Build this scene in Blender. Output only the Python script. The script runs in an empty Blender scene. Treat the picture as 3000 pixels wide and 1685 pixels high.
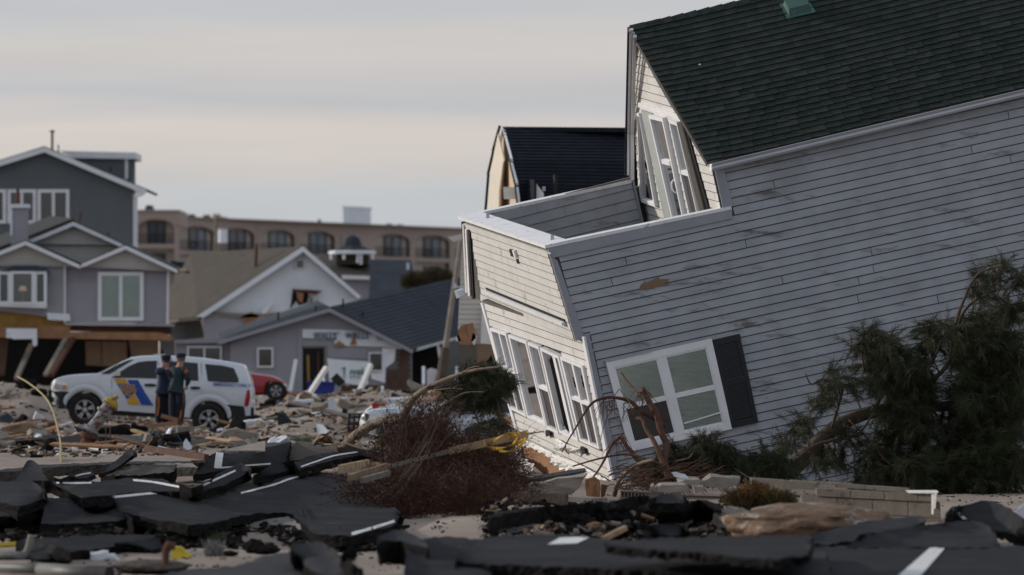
import bpy, math, random
from mathutils import Vector, Matrix, noise
from mathutils.bvhtree import BVHTree
R = random.Random(7)
V = Vector
rad = math.radians
scene = bpy.context.scene
COL = scene.collection
# ---------------------------------------------------------------- camera
F = 200 / 36 * 3000          # focal length in photo pixels (photo 3000 wide)
CX, YH, H = 1500, 1030, 1.85  # principal column, horizon row, camera height
cam = bpy.data.cameras.new('camera')
cam.lens = 200; cam.sensor_width = 36; cam.shift_y = (YH - 842.5) / 3000
cam.clip_start = 1; cam.clip_end = 6000
cam.dof.use_dof = True; cam.dof.focus_distance = 79; cam.dof.aperture_fstop = 2.8
cam_o = bpy.data.objects.new('camera', cam); COL.objects.link(cam_o)
cam_o.location = (0, 0, H); cam_o.rotation_euler = (rad(90), 0, 0)
scene.camera = cam_o
# ---------------------------------------------------------------- sky
SUN_EL, SUN_AZ = rad(15), rad(-70)
world = bpy.data.worlds.new('World'); scene.world = world; world.use_nodes = True
nt = world.node_tree; nt.nodes.clear()
N = nt.nodes.new; L = nt.links.new
out = N('ShaderNodeOutputWorld'); bg = N('ShaderNodeBackground'); L(bg.outputs[0], out.inputs[0])
sky = N('ShaderNodeTexSky'); sky.sky_type = 'NISHITA'; sky.sun_disc = False
sky.sun_elevation = SUN_EL; sky.sun_rotation = SUN_AZ; sky.dust_density = 2
tc = N('ShaderNodeTexCoord'); sep = N('ShaderNodeSeparateXYZ'); L(tc.outputs['Generated'], sep.inputs[0])
mp = N('ShaderNodeMapping'); mp.inputs['Scale'].default_value = (7, 7, 75); L(tc.outputs['Generated'], mp.inputs[0])
n1 = N('ShaderNodeTexNoise'); n1.inputs['Scale'].default_value = 1.0; n1.inputs['Detail'].default_value = 5
n1.inputs['Roughness'].default_value = .45; L(mp.outputs[0], n1.inputs['Vector'])
w1 = N('ShaderNodeMath'); w1.operation = 'MULTIPLY_ADD'; w1.inputs[1].default_value = .022; w1.inputs[2].default_value = -.011
L(n1.outputs['Fac'], w1.inputs[0])
w2 = N('ShaderNodeMath'); w2.operation = 'ADD'; L(sep.outputs['Z'], w2.inputs[0]); L(w1.outputs[0], w2.inputs[1])
mr = N('ShaderNodeMapRange'); mr.inputs['From Min'].default_value = 0; mr.inputs['From Max'].default_value = .1; L(w2.outputs[0], mr.inputs[0])
rp = N('ShaderNodeValToRGB'); e = rp.color_ramp.elements
stops = [(0, (.43, .45, .47)), (.20, (.41, .44, .475)), (.29, (.43, .45, .475)), (.335, (.485, .46, .45)), (.385, (.525, .485, .465)),
         (.435, (.41, .42, .445)), (.485, (.46, .445, .45)), (.54, (.49, .47, .46)), (.60, (.43, .44, .465)), (1, (.38, .41, .46))]
e[0].position = 0; e[0].color = stops[0][1] + (1,); e[1].position = 1; e[1].color = stops[-1][1] + (1,)
for p, c in stops[1:-1]:
    q = e.new(p); q.color = c + (1,)
L(mr.outputs[0], rp.inputs[0])
n2 = N('ShaderNodeTexNoise'); n2.inputs['Scale'].default_value = 3.0; n2.inputs['Detail'].default_value = 4; L(mp.outputs[0], n2.inputs['Vector'])
mr2 = N('ShaderNodeMapRange'); mr2.inputs['To Min'].default_value = .93; mr2.inputs['To Max'].default_value = 1.07; L(n2.outputs['Fac'], mr2.inputs[0])
sc1 = N('ShaderNodeVectorMath'); sc1.operation = 'SCALE'; L(rp.outputs[0], sc1.inputs[0]); L(mr2.outputs[0], sc1.inputs['Scale'])
sc2 = N('ShaderNodeVectorMath'); sc2.operation = 'SCALE'; sc2.inputs['Scale'].default_value = .08; L(sky.outputs[0], sc2.inputs[0])
mx = N('ShaderNodeMix'); mx.data_type = 'RGBA'; mx.inputs['Factor'].default_value = .9
L(sc2.outputs[0], mx.inputs[6]); L(sc1.outputs[0], mx.inputs[7])
L(mx.outputs[2], bg.inputs[0]); bg.inputs[1].default_value = 1.32
# ---------------------------------------------------------------- sun
sl = bpy.data.lights.new('sun', 'SUN'); sl.energy = 2.7; sl.angle = rad(3); sl.color = (1, .92, .83)
so = bpy.data.objects.new('sun', sl); COL.objects.link(so)
sd = V((math.sin(SUN_AZ) * math.cos(SUN_EL), math.cos(SUN_AZ) * math.cos(SUN_EL), math.sin(SUN_EL)))
so.rotation_euler = sd.to_track_quat('Z', 'Y').to_euler()
vs = scene.view_settings
vs.view_transform = 'Standard'; vs.look = 'None'; vs.exposure = 0.0; vs.gamma = 1; vs.use_curve_mapping = False
scene.cycles.use_denoising = True
scene.cycles.max_bounces = 6
# ---------------------------------------------------------------- pixel <-> place helpers
def W(px, py, D):
    return V(((px - CX) * D / F, D, H + (YH - py) * D / F))
def G(px, py, z=0.0):
    return W(px, py, (H - z) * F / (py - YH))
EYE = V((0, 0, H))
class Plane:
    def __init__(s, a, b, c):
        s.p = a; s.n = (b - a).cross(c - a).normalized()
        if s.n.dot(EYE - a) < 0: s.n = -s.n
    def at(s, q, off=0.0):
        d = W(q[0], q[1], 1) - EYE
        p = s.p + s.n * off
        return EYE + d * ((p - EYE).dot(s.n) / d.dot(s.n))
class Panel:      # a quadrilateral on a plane: s left->right, t top->bottom
    def __init__(s, pl, TL, TR, BR, BL):
        s.pl = pl; s.c = [V(x) for x in (TL, TR, BR, BL)]; s.n = pl.n
    def px(s, a, t):
        TL, TR, BR, BL = s.c
        return (TL * (1 - a) + TR * a) * (1 - t) + (BL * (1 - a) + BR * a) * t
    def P(s, a, t, off=0.0):
        return s.pl.at(s.px(a, t), 0) + s.n * off
    def inv(s, q):
        a = t = .5; q = V(q)
        for _ in range(30):
            r = s.px(a, t) - q
            da = s.px(a + .001, t) - s.px(a, t); dt = s.px(a, t + .001) - s.px(a, t)
            da /= .001; dt /= .001
            det = da.x * dt.y - da.y * dt.x
            a -= (r.x * dt.y - r.y * dt.x) / det; t -= (da.x * r.y - da.y * r.x) / det
        return (a, t)
# ---------------------------------------------------------------- objects
ORG = {}
def put(o, label=None, cat=None, group=None, kind=None):
    if label: o['label'] = label
    if cat: o['category'] = cat
    if group: o['group'] = group
    if kind: o['kind'] = kind
    return o
def thing(name, label, cat, org, group=None):
    o = bpy.data.objects.new(name, None); COL.objects.link(o); o.location = org; o.empty_display_size = .2
    ORG[o.name] = V(org); return put(o, label, cat, group)
class MB:
    def __init__(s): s.v = []; s.f = []; s.m = []
    def poly(s, pts, m=0):
        k = len(s.v); s.v += [V(p) for p in pts]; s.f.append(tuple(range(k, k + len(pts)))); s.m.append(m)
    def hexa(s, p, m=0):   # p: 4 of one side then 4 of the opposite side, same order
        k = len(s.v); s.v += [V(q) for q in p]
        for f in ((3, 2, 1, 0), (4, 5, 6, 7), (0, 1, 5, 4), (1, 2, 6, 5), (2, 3, 7, 6), (3, 0, 4, 7)):
            s.f.append(tuple(k + i for i in f)); s.m.append(m)
    def box(s, c, size, rot=None, m=0):
        c = V(c); x, y, z = [q / 2 for q in size]
        pts = [V(q) for q in ((-x, -y, -z), (x, -y, -z), (x, y, -z), (-x, y, -z), (-x, -y, z), (x, -y, z), (x, y, z), (-x, y, z))]
        if rot is not None: pts = [rot @ q for q in pts]
        s.hexa([c + q for q in pts], m)
    def beam(s, a, b, w, h, up=V((0, 0, 1)), m=0):
        a = V(a); b = V(b); d = (b - a).normalized(); sd_ = d.cross(up)
        if sd_.length < 1e-4: sd_ = d.cross(V((0, 1, 0)))
        sd_.normalize(); u = sd_.cross(d)
        o = [(-w / 2, -h / 2), (w / 2, -h / 2), (w / 2, h / 2), (-w / 2, h / 2)]
        s.hexa([a + sd_ * x + u * y for x, y in o] + [b + sd_ * x + u * y for x, y in o], m)
    def prism(s, pts, vec, m=0, ms=None):
        k = len(s.v); n = len(pts); vec = V(vec); pts = [V(p) for p in pts]
        s.v += pts + [p + vec for p in pts]
        s.f.append(tuple(range(k, k + n))); s.m.append(m)
        s.f.append(tuple(range(k + 2 * n - 1, k + n - 1, -1))); s.m.append(m if ms is None else ms)
        for i in range(n):
            j = (i + 1) % n
            s.f.append((k + i, k + n + i, k + n + j, k + j)); s.m.append(m if ms is None else ms)
    def tube(s, path, rads, n=6, m=0, caps=True):
        path = [V(p) for p in path]; k0 = len(s.v); prev = None
        if not hasattr(rads, '__len__'): rads = [rads] * len(path)
        for i, p in enumerate(path):
            d = (path[min(i + 1, len(path) - 1)] - path[max(i - 1, 0)])
            d = d.normalized() if d.length > 1e-9 else V((0, 0, 1))
            if prev is None:
                a = d.cross(V((.13, .3, 1)))
                if a.length < 1e-3: a = d.cross(V((1, 0, 0)))
                a.normalize()
            else:
                a = prev - d * prev.dot(d); a.normalize()
            prev = a; b = d.cross(a)
            for q in range(n):
                t = 2 * math.pi * q / n
                s.v.append(p + (a * math.cos(t) + b * math.sin(t)) * rads[i])
        for i in range(len(path) - 1):
            for q in range(n):
                r = (q + 1) % n
                s.f.append((k0 + i * n + q, k0 + i * n + r, k0 + (i + 1) * n + r, k0 + (i + 1) * n + q)); s.m.append(m)
        if caps:
            s.f.append(tuple(k0 + q for q in range(n - 1, -1, -1))); s.m.append(m)
            s.f.append(tuple(k0 + (len(path) - 1) * n + q for q in range(n))); s.m.append(m)
    def cyl(s, a, b, r0, r1=None, n=16, m=0):
        s.tube([a, b], [r0, r0 if r1 is None else r1], n, m)
    def lathe(s, prof, M, n=24, m=0):   # prof (r,z) about local z, M matrix
        k = len(s.v)
        for r, z in prof:
            for q in range(n):
                t = 2 * math.pi * q / n; s.v.append(M @ V((r * math.cos(t), r * math.sin(t), z)))
        for i in range(len(prof) - 1):
            for q in range(n):
                r = (q + 1) % n; s.f.append((k + i * n + q, k + i * n + r, k + (i + 1) * n + r, k + (i + 1) * n + q)); s.m.append(m)
    def grid(s, rows, m=0):
        k = len(s.v); nc = len(rows[0])
        for r in rows: s.v += [V(p) for p in r]
        for i in range(len(rows) - 1):
            for j in range(nc - 1):
                s.f.append((k + i * nc + j, k + i * nc + j + 1, k + (i + 1) * nc + j + 1, k + (i + 1) * nc + j)); s.m.append(m)
    def build(s, name, mats, parent=None, smooth=False, label=None, cat=None, group=None, kind=None, org=None):
        if not isinstance(mats, (list, tuple)): mats = [mats]
        if parent is not None:
            o0 = ORG[parent.name]
        else:
            if org is None:
                n = max(1, len(s.v)); c = sum(s.v, V()) / n; org = V((c.x, c.y, min(p.z for p in s.v)))
            o0 = V(org)
        me = bpy.data.meshes.new(name); me.from_pydata([p - o0 for p in s.v], [], s.f)
        for x in mats: me.materials.append(x)
        if len(mats) > 1: me.polygons.foreach_set('material_index', s.m)
        if smooth: me.polygons.foreach_set('use_smooth', [True] * len(s.f))
        me.validate(); me.update()
        o = bpy.data.objects.new(name, me); COL.objects.link(o)
        if parent is not None: o.parent = parent
        else: o.location = o0
        ORG[o.name] = o0
        return put(o, label, cat, group, kind)
def copy_tree(o, parent=None):
    c = o.copy(); COL.objects.link(c); c.parent = parent
    for ch in list(o.children): copy_tree(ch, c)
    return c
# ---------------------------------------------------------------- materials
def mat(name, col, rough=.8, var=.15, scale=3, bump=.15, bscale=25, stain=None, stscale=2, stth=.58, stw=.06, ststretch=(1, 1, 1),
        rand=.08, metal=0, spec=.3, stretch=(1, 1, 1), stain2=None, st2scale=6, st2th=.62, coat=0):
    m = bpy.data.materials.new(name); m.use_nodes = True; nt = m.node_tree; N = nt.nodes.new; L = nt.links.new
    b = nt.nodes['Principled BSDF']; b.inputs['Roughness'].default_value = rough; b.inputs['Metallic'].default_value = metal
    b.inputs['Specular IOR Level'].default_value = spec; b.inputs['Coat Weight'].default_value = coat
    tc = N('ShaderNodeTexCoord'); mp = N('ShaderNodeMapping'); mp.inputs['Scale'].default_value = stretch
    L(tc.outputs['Object'], mp.inputs[0])
    oi = N('ShaderNodeObjectInfo')
    n = N('ShaderNodeTexNoise'); n.inputs['Scale'].default_value = scale; n.inputs['Detail'].default_value = 6; n.inputs['Roughness'].default_value = .6
    L(mp.outputs[0], n.inputs['Vector'])
    r = N('ShaderNodeMapRange'); r.inputs['From Min'].default_value = .3; r.inputs['From Max'].default_value = .7
    r.inputs['To Min'].default_value = 1 - var; r.inputs['To Max'].default_value = 1 + var; L(n.outputs['Fac'], r.inputs[0])
    ra = N('ShaderNodeMath'); ra.operation = 'MULTIPLY_ADD'; ra.inputs[1].default_value = 2 * rand; ra.inputs[2].default_value = 1 - rand
    L(oi.outputs['Random'], ra.inputs[0])
    mu = N('ShaderNodeMath'); mu.operation = 'MULTIPLY'; L(r.outputs[0], mu.inputs[0]); L(ra.outputs[0], mu.inputs[1])
    sc = N('ShaderNodeVectorMath'); sc.operation = 'SCALE'; sc.inputs[0].default_value = col; L(mu.outputs[0], sc.inputs['Scale'])
    last = sc.outputs[0]
    for stc, ss, th in ((stain, stscale, stth), (stain2, st2scale, st2th)):
        if stc is None: continue
        mp2 = N('ShaderNodeMapping'); mp2.inputs['Scale'].default_value = ststretch; mp2.inputs['Location'].default_value = (ss, 3.1, 1.7)
        L(tc.outputs['Object'], mp2.inputs[0])
        n3 = N('ShaderNodeTexNoise'); n3.inputs['Scale'].default_value = ss; n3.inputs['Detail'].default_value = 9; n3.inputs['Roughness'].default_value = .7
        L(mp2.outputs[0], n3.inputs['Vector'])
        r3 = N('ShaderNodeMapRange'); r3.inputs['From Min'].default_value = th; r3.inputs['From Max'].default_value = th + stw; L(n3.outputs['Fac'], r3.inputs[0])
        mx = N('ShaderNodeMix'); mx.data_type = 'RGBA'; L(r3.outputs[0], mx.inputs['Factor']); L(last, mx.inputs[6]); mx.inputs[7].default_value = tuple(stc) + (1,)
        last = mx.outputs[2]
    L(last, b.inputs['Base Color'])
    if bump:
        nb = N('ShaderNodeTexNoise'); nb.inputs['Scale'].default_value = bscale; nb.inputs['Detail'].default_value = 5; L(mp.outputs[0], nb.inputs['Vector'])
        bp = N('ShaderNodeBump'); bp.inputs['Strength'].default_value = bump; bp.inputs['Distance'].default_value = .02
        L(nb.outputs['Fac'], bp.inputs['Height']); L(bp.outputs[0], b.inputs['Normal'])
    return m
def glass_mat(name, tint=(.8, .86, .84), gloss=.12, through=.85, base=(.03, .035, .035)):
    m = bpy.data.materials.new(name); m.use_nodes = True; nt = m.node_tree; N = nt.nodes.new; L = nt.links.new
    nt.nodes.clear(); o = N('ShaderNodeOutputMaterial'); t = N('ShaderNodeBsdfTransparent'); t.inputs[0].default_value = tint + (1,)
    d = N('ShaderNodeBsdfDiffuse'); d.inputs[0].default_value = base + (1,)
    g = N('ShaderNodeBsdfGlossy'); g.inputs['Roughness'].default_value = .04
    fr = N('ShaderNodeFresnel'); fr.inputs[0].default_value = 1.5
    a = N('ShaderNodeMath'); a.operation = 'ADD'; a.inputs[1].default_value = gloss; L(fr.outputs[0], a.inputs[0])
    m1 = N('ShaderNodeMixShader'); m1.inputs[0].default_value = through; L(d.outputs[0], m1.inputs[1]); L(t.outputs[0], m1.inputs[2])
    m2 = N('ShaderNodeMixShader'); L(a.outputs[0], m2.inputs[0]); L(m1.outputs[0], m2.inputs[1]); L(g.outputs[0], m2.inputs[2])
    L(m2.outputs[0], o.inputs[0]); return m
M = {}
M['sand'] = mat('sand', (.30, .25, .215), .95, .22, .35, .5, 9, stain=(.17, .135, .11), stscale=.55, stth=.60, stw=.09, stain2=(.12, .09, .07), st2scale=4, st2th=.66, rand=0, spec=.02)
M['siding_side'] = mat('shaded_clapboard', (.335, .35, .382), .65, .14, 2.2, .12, 60, stain=(.135, .13, .125), stscale=1.7, stth=.575, stw=.11, ststretch=(.55, .55, 2.4), stain2=(.10, .095, .09), st2scale=21, st2th=.675, rand=.05, spec=.25)  # shade painted into the colour; same siding as the sunlit front
M['siding_front'] = mat('sunlit_clapboard', (.63, .615, .59), .65, .06, 2.5, .12, 60, stain=(.42, .38, .33), stscale=3, stth=.58, stw=.08, stain2=(.18, .16, .14), st2scale=14, st2th=.70, rand=.03, spec=.25)  # sunlit copy of the side siding, warm light in its colour
M['sheath'] = mat('sheathing', (.12, .11, .10), .9, .2)
M['trim'] = mat('white_trim', (.78, .78, .80), .5, .06, 4, .05, 40, stain=(.38, .34, .3), stscale=6, stth=.68, rand=.03)
M['cap'] = mat('weathered_white_cap', (.76, .76, .78), .6, .07, 4, .15, 30, stain=(.28, .24, .2), stscale=5, stth=.63, stw=.03, stain2=(.4, .38, .36), st2scale=16, st2th=.62, rand=.03)
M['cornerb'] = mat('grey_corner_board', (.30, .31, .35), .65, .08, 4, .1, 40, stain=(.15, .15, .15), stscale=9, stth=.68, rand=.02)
M['shingle'] = mat('green_shingle', (.022, .031, .027), .92, .25, 6, .5, 90, rand=.12, spec=.15, stain=(.05, .045, .04), stscale=1.2, stth=.6, stw=.2)
M['shingle_dark'] = mat('navy_shingle', (.014, .017, .024), .9, .3, 5, .4, 60, rand=.1, spec=.15)
M['shutter'] = mat('black_shutter', (.022, .024, .028), .5, .1, 5, .05, rand=0)
M['brownsh'] = mat('brown_shutter', (.09, .08, .07), .7, .2, 8)
M['metal'] = mat('grey_gutter', (.42, .43, .47), .4, .08, 3, .05, 20, stain=(.2, .19, .19), stscale=7, stth=.66, rand=0, metal=.3)
M['ventgreen'] = mat('green_metal', (.05, .115, .10), .5, .1, 6, .05, stain=(.16, .2, .19), stscale=14, stth=.62)
M['ply'] = mat('raw_plywood', (.30, .16, .085), .85, .2, 3, .2, 40, stain=(.17, .09, .05), stscale=9, stth=.56, ststretch=(1, 1, .3), rand=.1)
M['wood'] = mat('splintered_wood', (.36, .25, .15), .85, .25, 4, .3, 40, stain=(.16, .1, .06), stscale=5, stth=.56, rand=.3)
M['woodgrey'] = mat('weathered_wood', (.2, .175, .15), .9, .25, 4, .3, 40, rand=.3)
M['wrap'] = mat('torn_house_wrap', (.74, .72, .69), .6, .08, 8, .6, 12, stain=(.45, .36, .27), stscale=5, stth=.62, rand=.03)
M['asphalt'] = mat('asphalt', (.035, .036, .040), .92, .25, 1.1, .5, 120, stain=(.11, .10, .085), stscale=2.1, stth=.58, stw=.22, stain2=(.2, .19, .18), st2scale=2.6, st2th=.69, rand=.2, spec=.04)
M['asphedge'] = mat('asphalt_edge', (.016, .015, .015), .95, .5, 14, .9, 45, stain=(.03, .026, .022), stscale=26, stth=.66, stw=.05, rand=.2, spec=.01)  # broken asphalt, darkened so slab sides hold the shadow under them
M['aggregate'] = mat('underside_aggregate', (.065, .055, .046), .95, .35, 22, .9, 55, stain=(.22, .2, .17), stscale=30, stth=.58, rand=.2)
M['asphaltgrey'] = mat('worn_asphalt', (.075, .075, .078), .9, .2, 1.5, .5, 90, stain=(.12, .11, .1), stscale=4, stth=.6, stw=.1, rand=.1, spec=.02)
M['aggpale'] = mat('pale_aggregate', (.16, .155, .15), .9, .4, 26, .9, 55, stain=(.03, .03, .03), stscale=22, stth=.56, rand=.1)
M['roadpaint'] = mat('road_paint', (.62, .62, .62), .7, .12, 5, .2, 60, stain=(.1, .1, .1), stscale=24, stth=.62, stw=.05, rand=.05)
M['concrete'] = mat('concrete', (.24, .21, .18), .9, .2, 3, .5, 40, stain=(.1, .085, .07), stscale=7, stth=.6, rand=.14)
M['block'] = mat('concrete_block', (.17, .145, .12), .92, .15, 6, .6, 60, stain=(.08, .065, .05), stscale=4, stth=.58, stain2=(.3, .28, .25), st2scale=24, st2th=.68, rand=.1)
M['bark'] = mat('pine_bark', (.105, .08, .062), .95, .35, 18, .9, 40, stretch=(1, 1, .5), rand=.1)
M['barklight'] = mat('peeled_bark', (.23, .175, .13), .85, .3, 10, .4, 40, stain=(.09, .055, .04), stscale=5, stth=.52, stw=.03, rand=.1)
M['redbark'] = mat('red_bark', (.095, .048, .034), .9, .3, 12, .5, 40, stain=(.3, .2, .14), stscale=8, stth=.64, rand=.1)
M['needles'] = mat('pine_needles', (.038, .044, .020), .75, .5, 1.6, 0, rand=.05, stain=(.11, .075, .03), stscale=1.3, stth=.62, stw=.1)
M['needlesdry'] = mat('dry_needles', (.07, .06, .03), .85, .3, 3, 0, rand=.05)
M['twigs'] = mat('dead_twigs', (.078, .038, .027), .9, .35, 2, 0, rand=.05, stain=(.16, .1, .06), stscale=3, stth=.6)
M['rust'] = mat('rust', (.10, .045, .03), .9, .3, 9, .5, 40)
M['yellow'] = mat('yellow_plastic', (.62, .47, .04), .5, .1, 6, .1)
M['glass'] = glass_mat('window_glass', (.98, 1.0, .99), .03, .985)
M['jamb'] = mat('grey_jamb', (.36, .39, .37), .5, .06, 3, .05)
M['glassdark'] = glass_mat('dark_glass', (.25, .3, .3), .06, .5, (.01, .012, .014))
M['screen'] = mat('insect_screen', (.06, .052, .05), .8, .1, 5)
M['blind'] = mat('blind_fabric', (.82, .86, .82), .8, .1, 3, .3, 60, stretch=(1, 1, 12))
M['curtain'] = mat('pale_green_curtain', (.33, .42, .38), .8, .1, 3, .2, 20)
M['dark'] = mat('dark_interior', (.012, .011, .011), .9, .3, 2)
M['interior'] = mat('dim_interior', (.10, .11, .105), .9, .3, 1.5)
M['lavender'] = mat('lavender_siding', (.30, .295, .335), .75, .06, 1, .05, stain=(.17, .16, .18), stscale=1.3, stth=.6, stw=.15, rand=0)
M['bluewhite'] = mat('white_siding', (.74, .78, .84), .75, .06, 1, .05, stain=(.33, .32, .33), stscale=1.2, stth=.62, stw=.1, rand=0)
M['greysiding'] = mat('dark_grey_siding', (.115, .13, .14), .75, .06, 1, .05, rand=0)
M['creamgable'] = mat('cream_scallop', (.46, .44, .42), .8, .06, 3, .05, rand=0)
M['creamwall'] = mat('cream_wall', (.56, .44, .31), .8, .06, 1, .05, rand=0)
M['whitewall'] = mat('white_clapboard', (.60, .57, .52), .75, .06, 1, .05, rand=0)
M['trimblue'] = mat('pale_trim', (.72, .74, .78), .6, .05, 2, .03, rand=.03)
M['brownroof'] = mat('brown_roof', (.072, .063, .054), .95, .15, 1.2, .2, 20, stain=(.045, .04, .038), stscale=.6, stth=.58, stw=.15, rand=0)
M['darkroof'] = mat('dark_grey_roof', (.04, .042, .042), .95, .15, 1.5, .2, 20, rand=.05)
M['blueroof'] = mat('blue_grey_roof', (.034, .043, .058), .92, .2, 1.3, .2, 20, rand=0)
M['stucco'] = mat('tan_stucco', (.36, .295, .26), .9, .06, .2, .05, rand=0)
M['stuccoin'] = mat('lightened_stucco', (.40, .34, .30), .9, .06, .2, .05, rand=0)  # lighter stucco copy, its colour offsets the shade inside the arches
M['brick'] = mat('brown_brick', (.10, .06, .042), .9, .25, 3, .2, 20)
M['carwhite'] = mat('white_car_paint', (.55, .58, .64), .35, .04, 1.5, 0, rand=0, coat=.6, spec=.5, stain=(.38, .35, .32), stscale=2.2, stth=.62, stw=.2)
M['carred'] = mat('red_car_paint', (.30, .015, .02), .35, .05, 1.5, 0, rand=0, coat=.6)
M['tyre'] = mat('tyre_rubber', (.018, .017, .017), .9, .2, 6, .2)
M['rim'] = mat('alloy_rim', (.42, .42, .44), .35, .08, 5, 0, metal=.6)
M['cladding'] = mat('dark_bumper', (.022, .022, .024), .7, .1, 4)
M['carglass'] = mat('tinted_car_glass', (.006, .007, .009), .08, .1, 2, 0, spec=.5)
M['lampglass'] = mat('lamp_lens', (.6, .58, .52), .12, .1, 5, .3, 30, metal=.5)
M['redlens'] = mat('red_lens', (.35, .012, .02), .2, .1, 4, 0)
M['orange'] = mat('orange_lens', (.6, .2, .05), .3, .1, 4, 0)
M['bonnet'] = mat('worn_yellow_paint', (.36, .24, .03), .7, .2, 8, .2, stain=(.12, .06, .03), stscale=10, stth=.56)
M['blue'] = mat('blue_decal', (.02, .07, .33), .5, .05, 3, 0)
M['gold'] = mat('gold_decal', (.55, .30, .03), .5, .05, 3, 0)
M['navy'] = mat('navy_cloth', (.010, .014, .026), .9, .15, 6, .2)
M['bluejacket'] = mat('blue_jacket', (.018, .030, .062), .8, .15, 6, .2)
M['greenjacket'] = mat('teal_jacket', (.016, .034, .044), .8, .15, 6, .2)
M['skin'] = mat('skin', (.42, .24, .18), .6, .05, 6, 0)
M['capm'] = mat('cap_cloth', (.012, .016, .035), .85, .1, 6)
M['black'] = mat('black_plastic', (.012, .012, .013), .5, .1, 4)
M['whitep'] = mat('white_plastic', (.6, .62, .66), .5, .08, 3, .1, stain=(.4, .36, .3), stscale=4, stth=.65, rand=.06)
M['bluep'] = mat('blue_plastic', (.02, .035, .22), .5, .1, 3)
M['redp'] = mat('red_plastic', (.30, .03, .025), .6, .1, 3)
M['yellowhose'] = mat('yellow_hose', (.30, .25, .09), .6, .1, 3)
M['orangecloth'] = mat('orange_cloth', (.42, .12, .02), .8, .1, 3)
M['windscreen'] = mat('pale_windscreen', (.16, .24, .26), .12, .1, 3, 0)
M['wrapblue'] = mat('pale_wrap', (.78, .80, .84), .7, .08, 3, .3, 8)
M['wood2'] = mat('raw_lumber', (.27, .15, .09), .85, .15, 4, .1, rand=.1)
M['orangewood'] = mat('orange_wood', (.42, .24, .11), .85, .15, 4, .1, rand=.1)
M['tan'] = mat('tan_board', (.22, .15, .10), .9, .12, 2, .1)
M['insul'] = mat('insulation', (.28, .16, .05), .95, .25, 2.5, .3)
M['pipegrey'] = mat('grey_pipe', (.13, .13, .125), .5, .15, 4)
M['silver'] = mat('silver_paint', (.24, .24, .25), .6, .2, 8, .3, stain=(.13, .05, .035), stscale=9, stth=.50, rand=0)
M['rock'] = mat('broken_rock', (.15, .095, .062), .95, .45, 5, 1.0, 14, stain=(.05, .04, .035), stscale=10, stth=.62, stain2=(.34, .31, .28), st2scale=2.5, st2th=.55, rand=.1)
M['mossorange'] = mat('orange_moss', (.16, .075, .02), .95, .4, 6, 0)
M['tapegold'] = mat('gold_tape', (.66, .38, .03), .5, .1, 6, .1)
M['soffit'] = mat('cream_soffit', (.66, .60, .50), .8, .05, 2, .05)
M['moss'] = mat('brown_moss', (.07, .05, .018), .95, .4, 6, .9, 30)
M['grass'] = mat('grey_green_grass', (.13, .14, .085), .9, .3, 6, 0)
# ---------------------------------------------------------------- ground
MOUNDS = [  # px, D, height, sx, sy (metres)
    (20, 150, .95, 1.5, 5), (170, 149, .45, .9, 4), (915, 128, .30, 1.0, 5), (850, 134, .40, 1.0, 6),
    (660, 140, -.16, 1.1, 4), (1000, 165, .4, 3, 9), (1230, 160, .5, 3, 8), (700, 190, .5, 4, 9), (100, 185, .7, 5, 8),
    (1300, 105, .1, 2, 3), (1500, 78, .05, 2, 3)]
FLATS = [(437, 138, -.06, -.080, 3.2, 7), (1300, 116, -.04, 0, 3.6, 4)]
def gz(x, y):
    z = .10 * (noise.noise(V((x * .35, y * .09, 0)))) + .05 * noise.noise(V((x * 1.1, y * .35, 5))) + .025 * noise.noise(V((x * 3.1, y * 1.2, 9)))
    k = min(1, max(0, (y - 95) / 40)); z += k * .10 * noise.noise(V((x * 1.7, y * .4, 15)))
    for px, D, h, sx, sy in MOUNDS:
        mx_ = (px - CX) * D / F; q = ((x - mx_) / sx) ** 2 + ((y - D) / sy) ** 2
        if q < 9: z += h * math.exp(-q)
    for px, D, zt, sl_, sx, sy in FLATS:
        mx_ = (px - CX) * D / F; q = ((x - mx_) / sx) ** 2 + ((y - D) / sy) ** 2
        w = 1 / (1 + (q * .8) ** 3); z = z * (1 - w) + (zt + sl_ * (x - mx_)) * w
    return z
g = MB(); rows = []
y = 30.0
while y < 420:
    rows.append([V((x * .22 * max(1, y / 100), y, gz(x * .22 * max(1, y / 100), y))) for x in range(-90, 91)])
    y += .42 if y < 160 else 2
g.grid(rows); g.build('sand_ground', M['sand'], kind='structure', smooth=True, org=(0, 0, 0))
g = MB(); S = 3000
g.box((0, 0, -.95), (2 * S, 2 * S, 1.0)); g.build('far_ground', M['sand'], kind='structure', org=(0, 0, 0))
def gnd(px, D):
    x = (px - CX) * D / F; return V((x, D, gz(x, D)))
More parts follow.
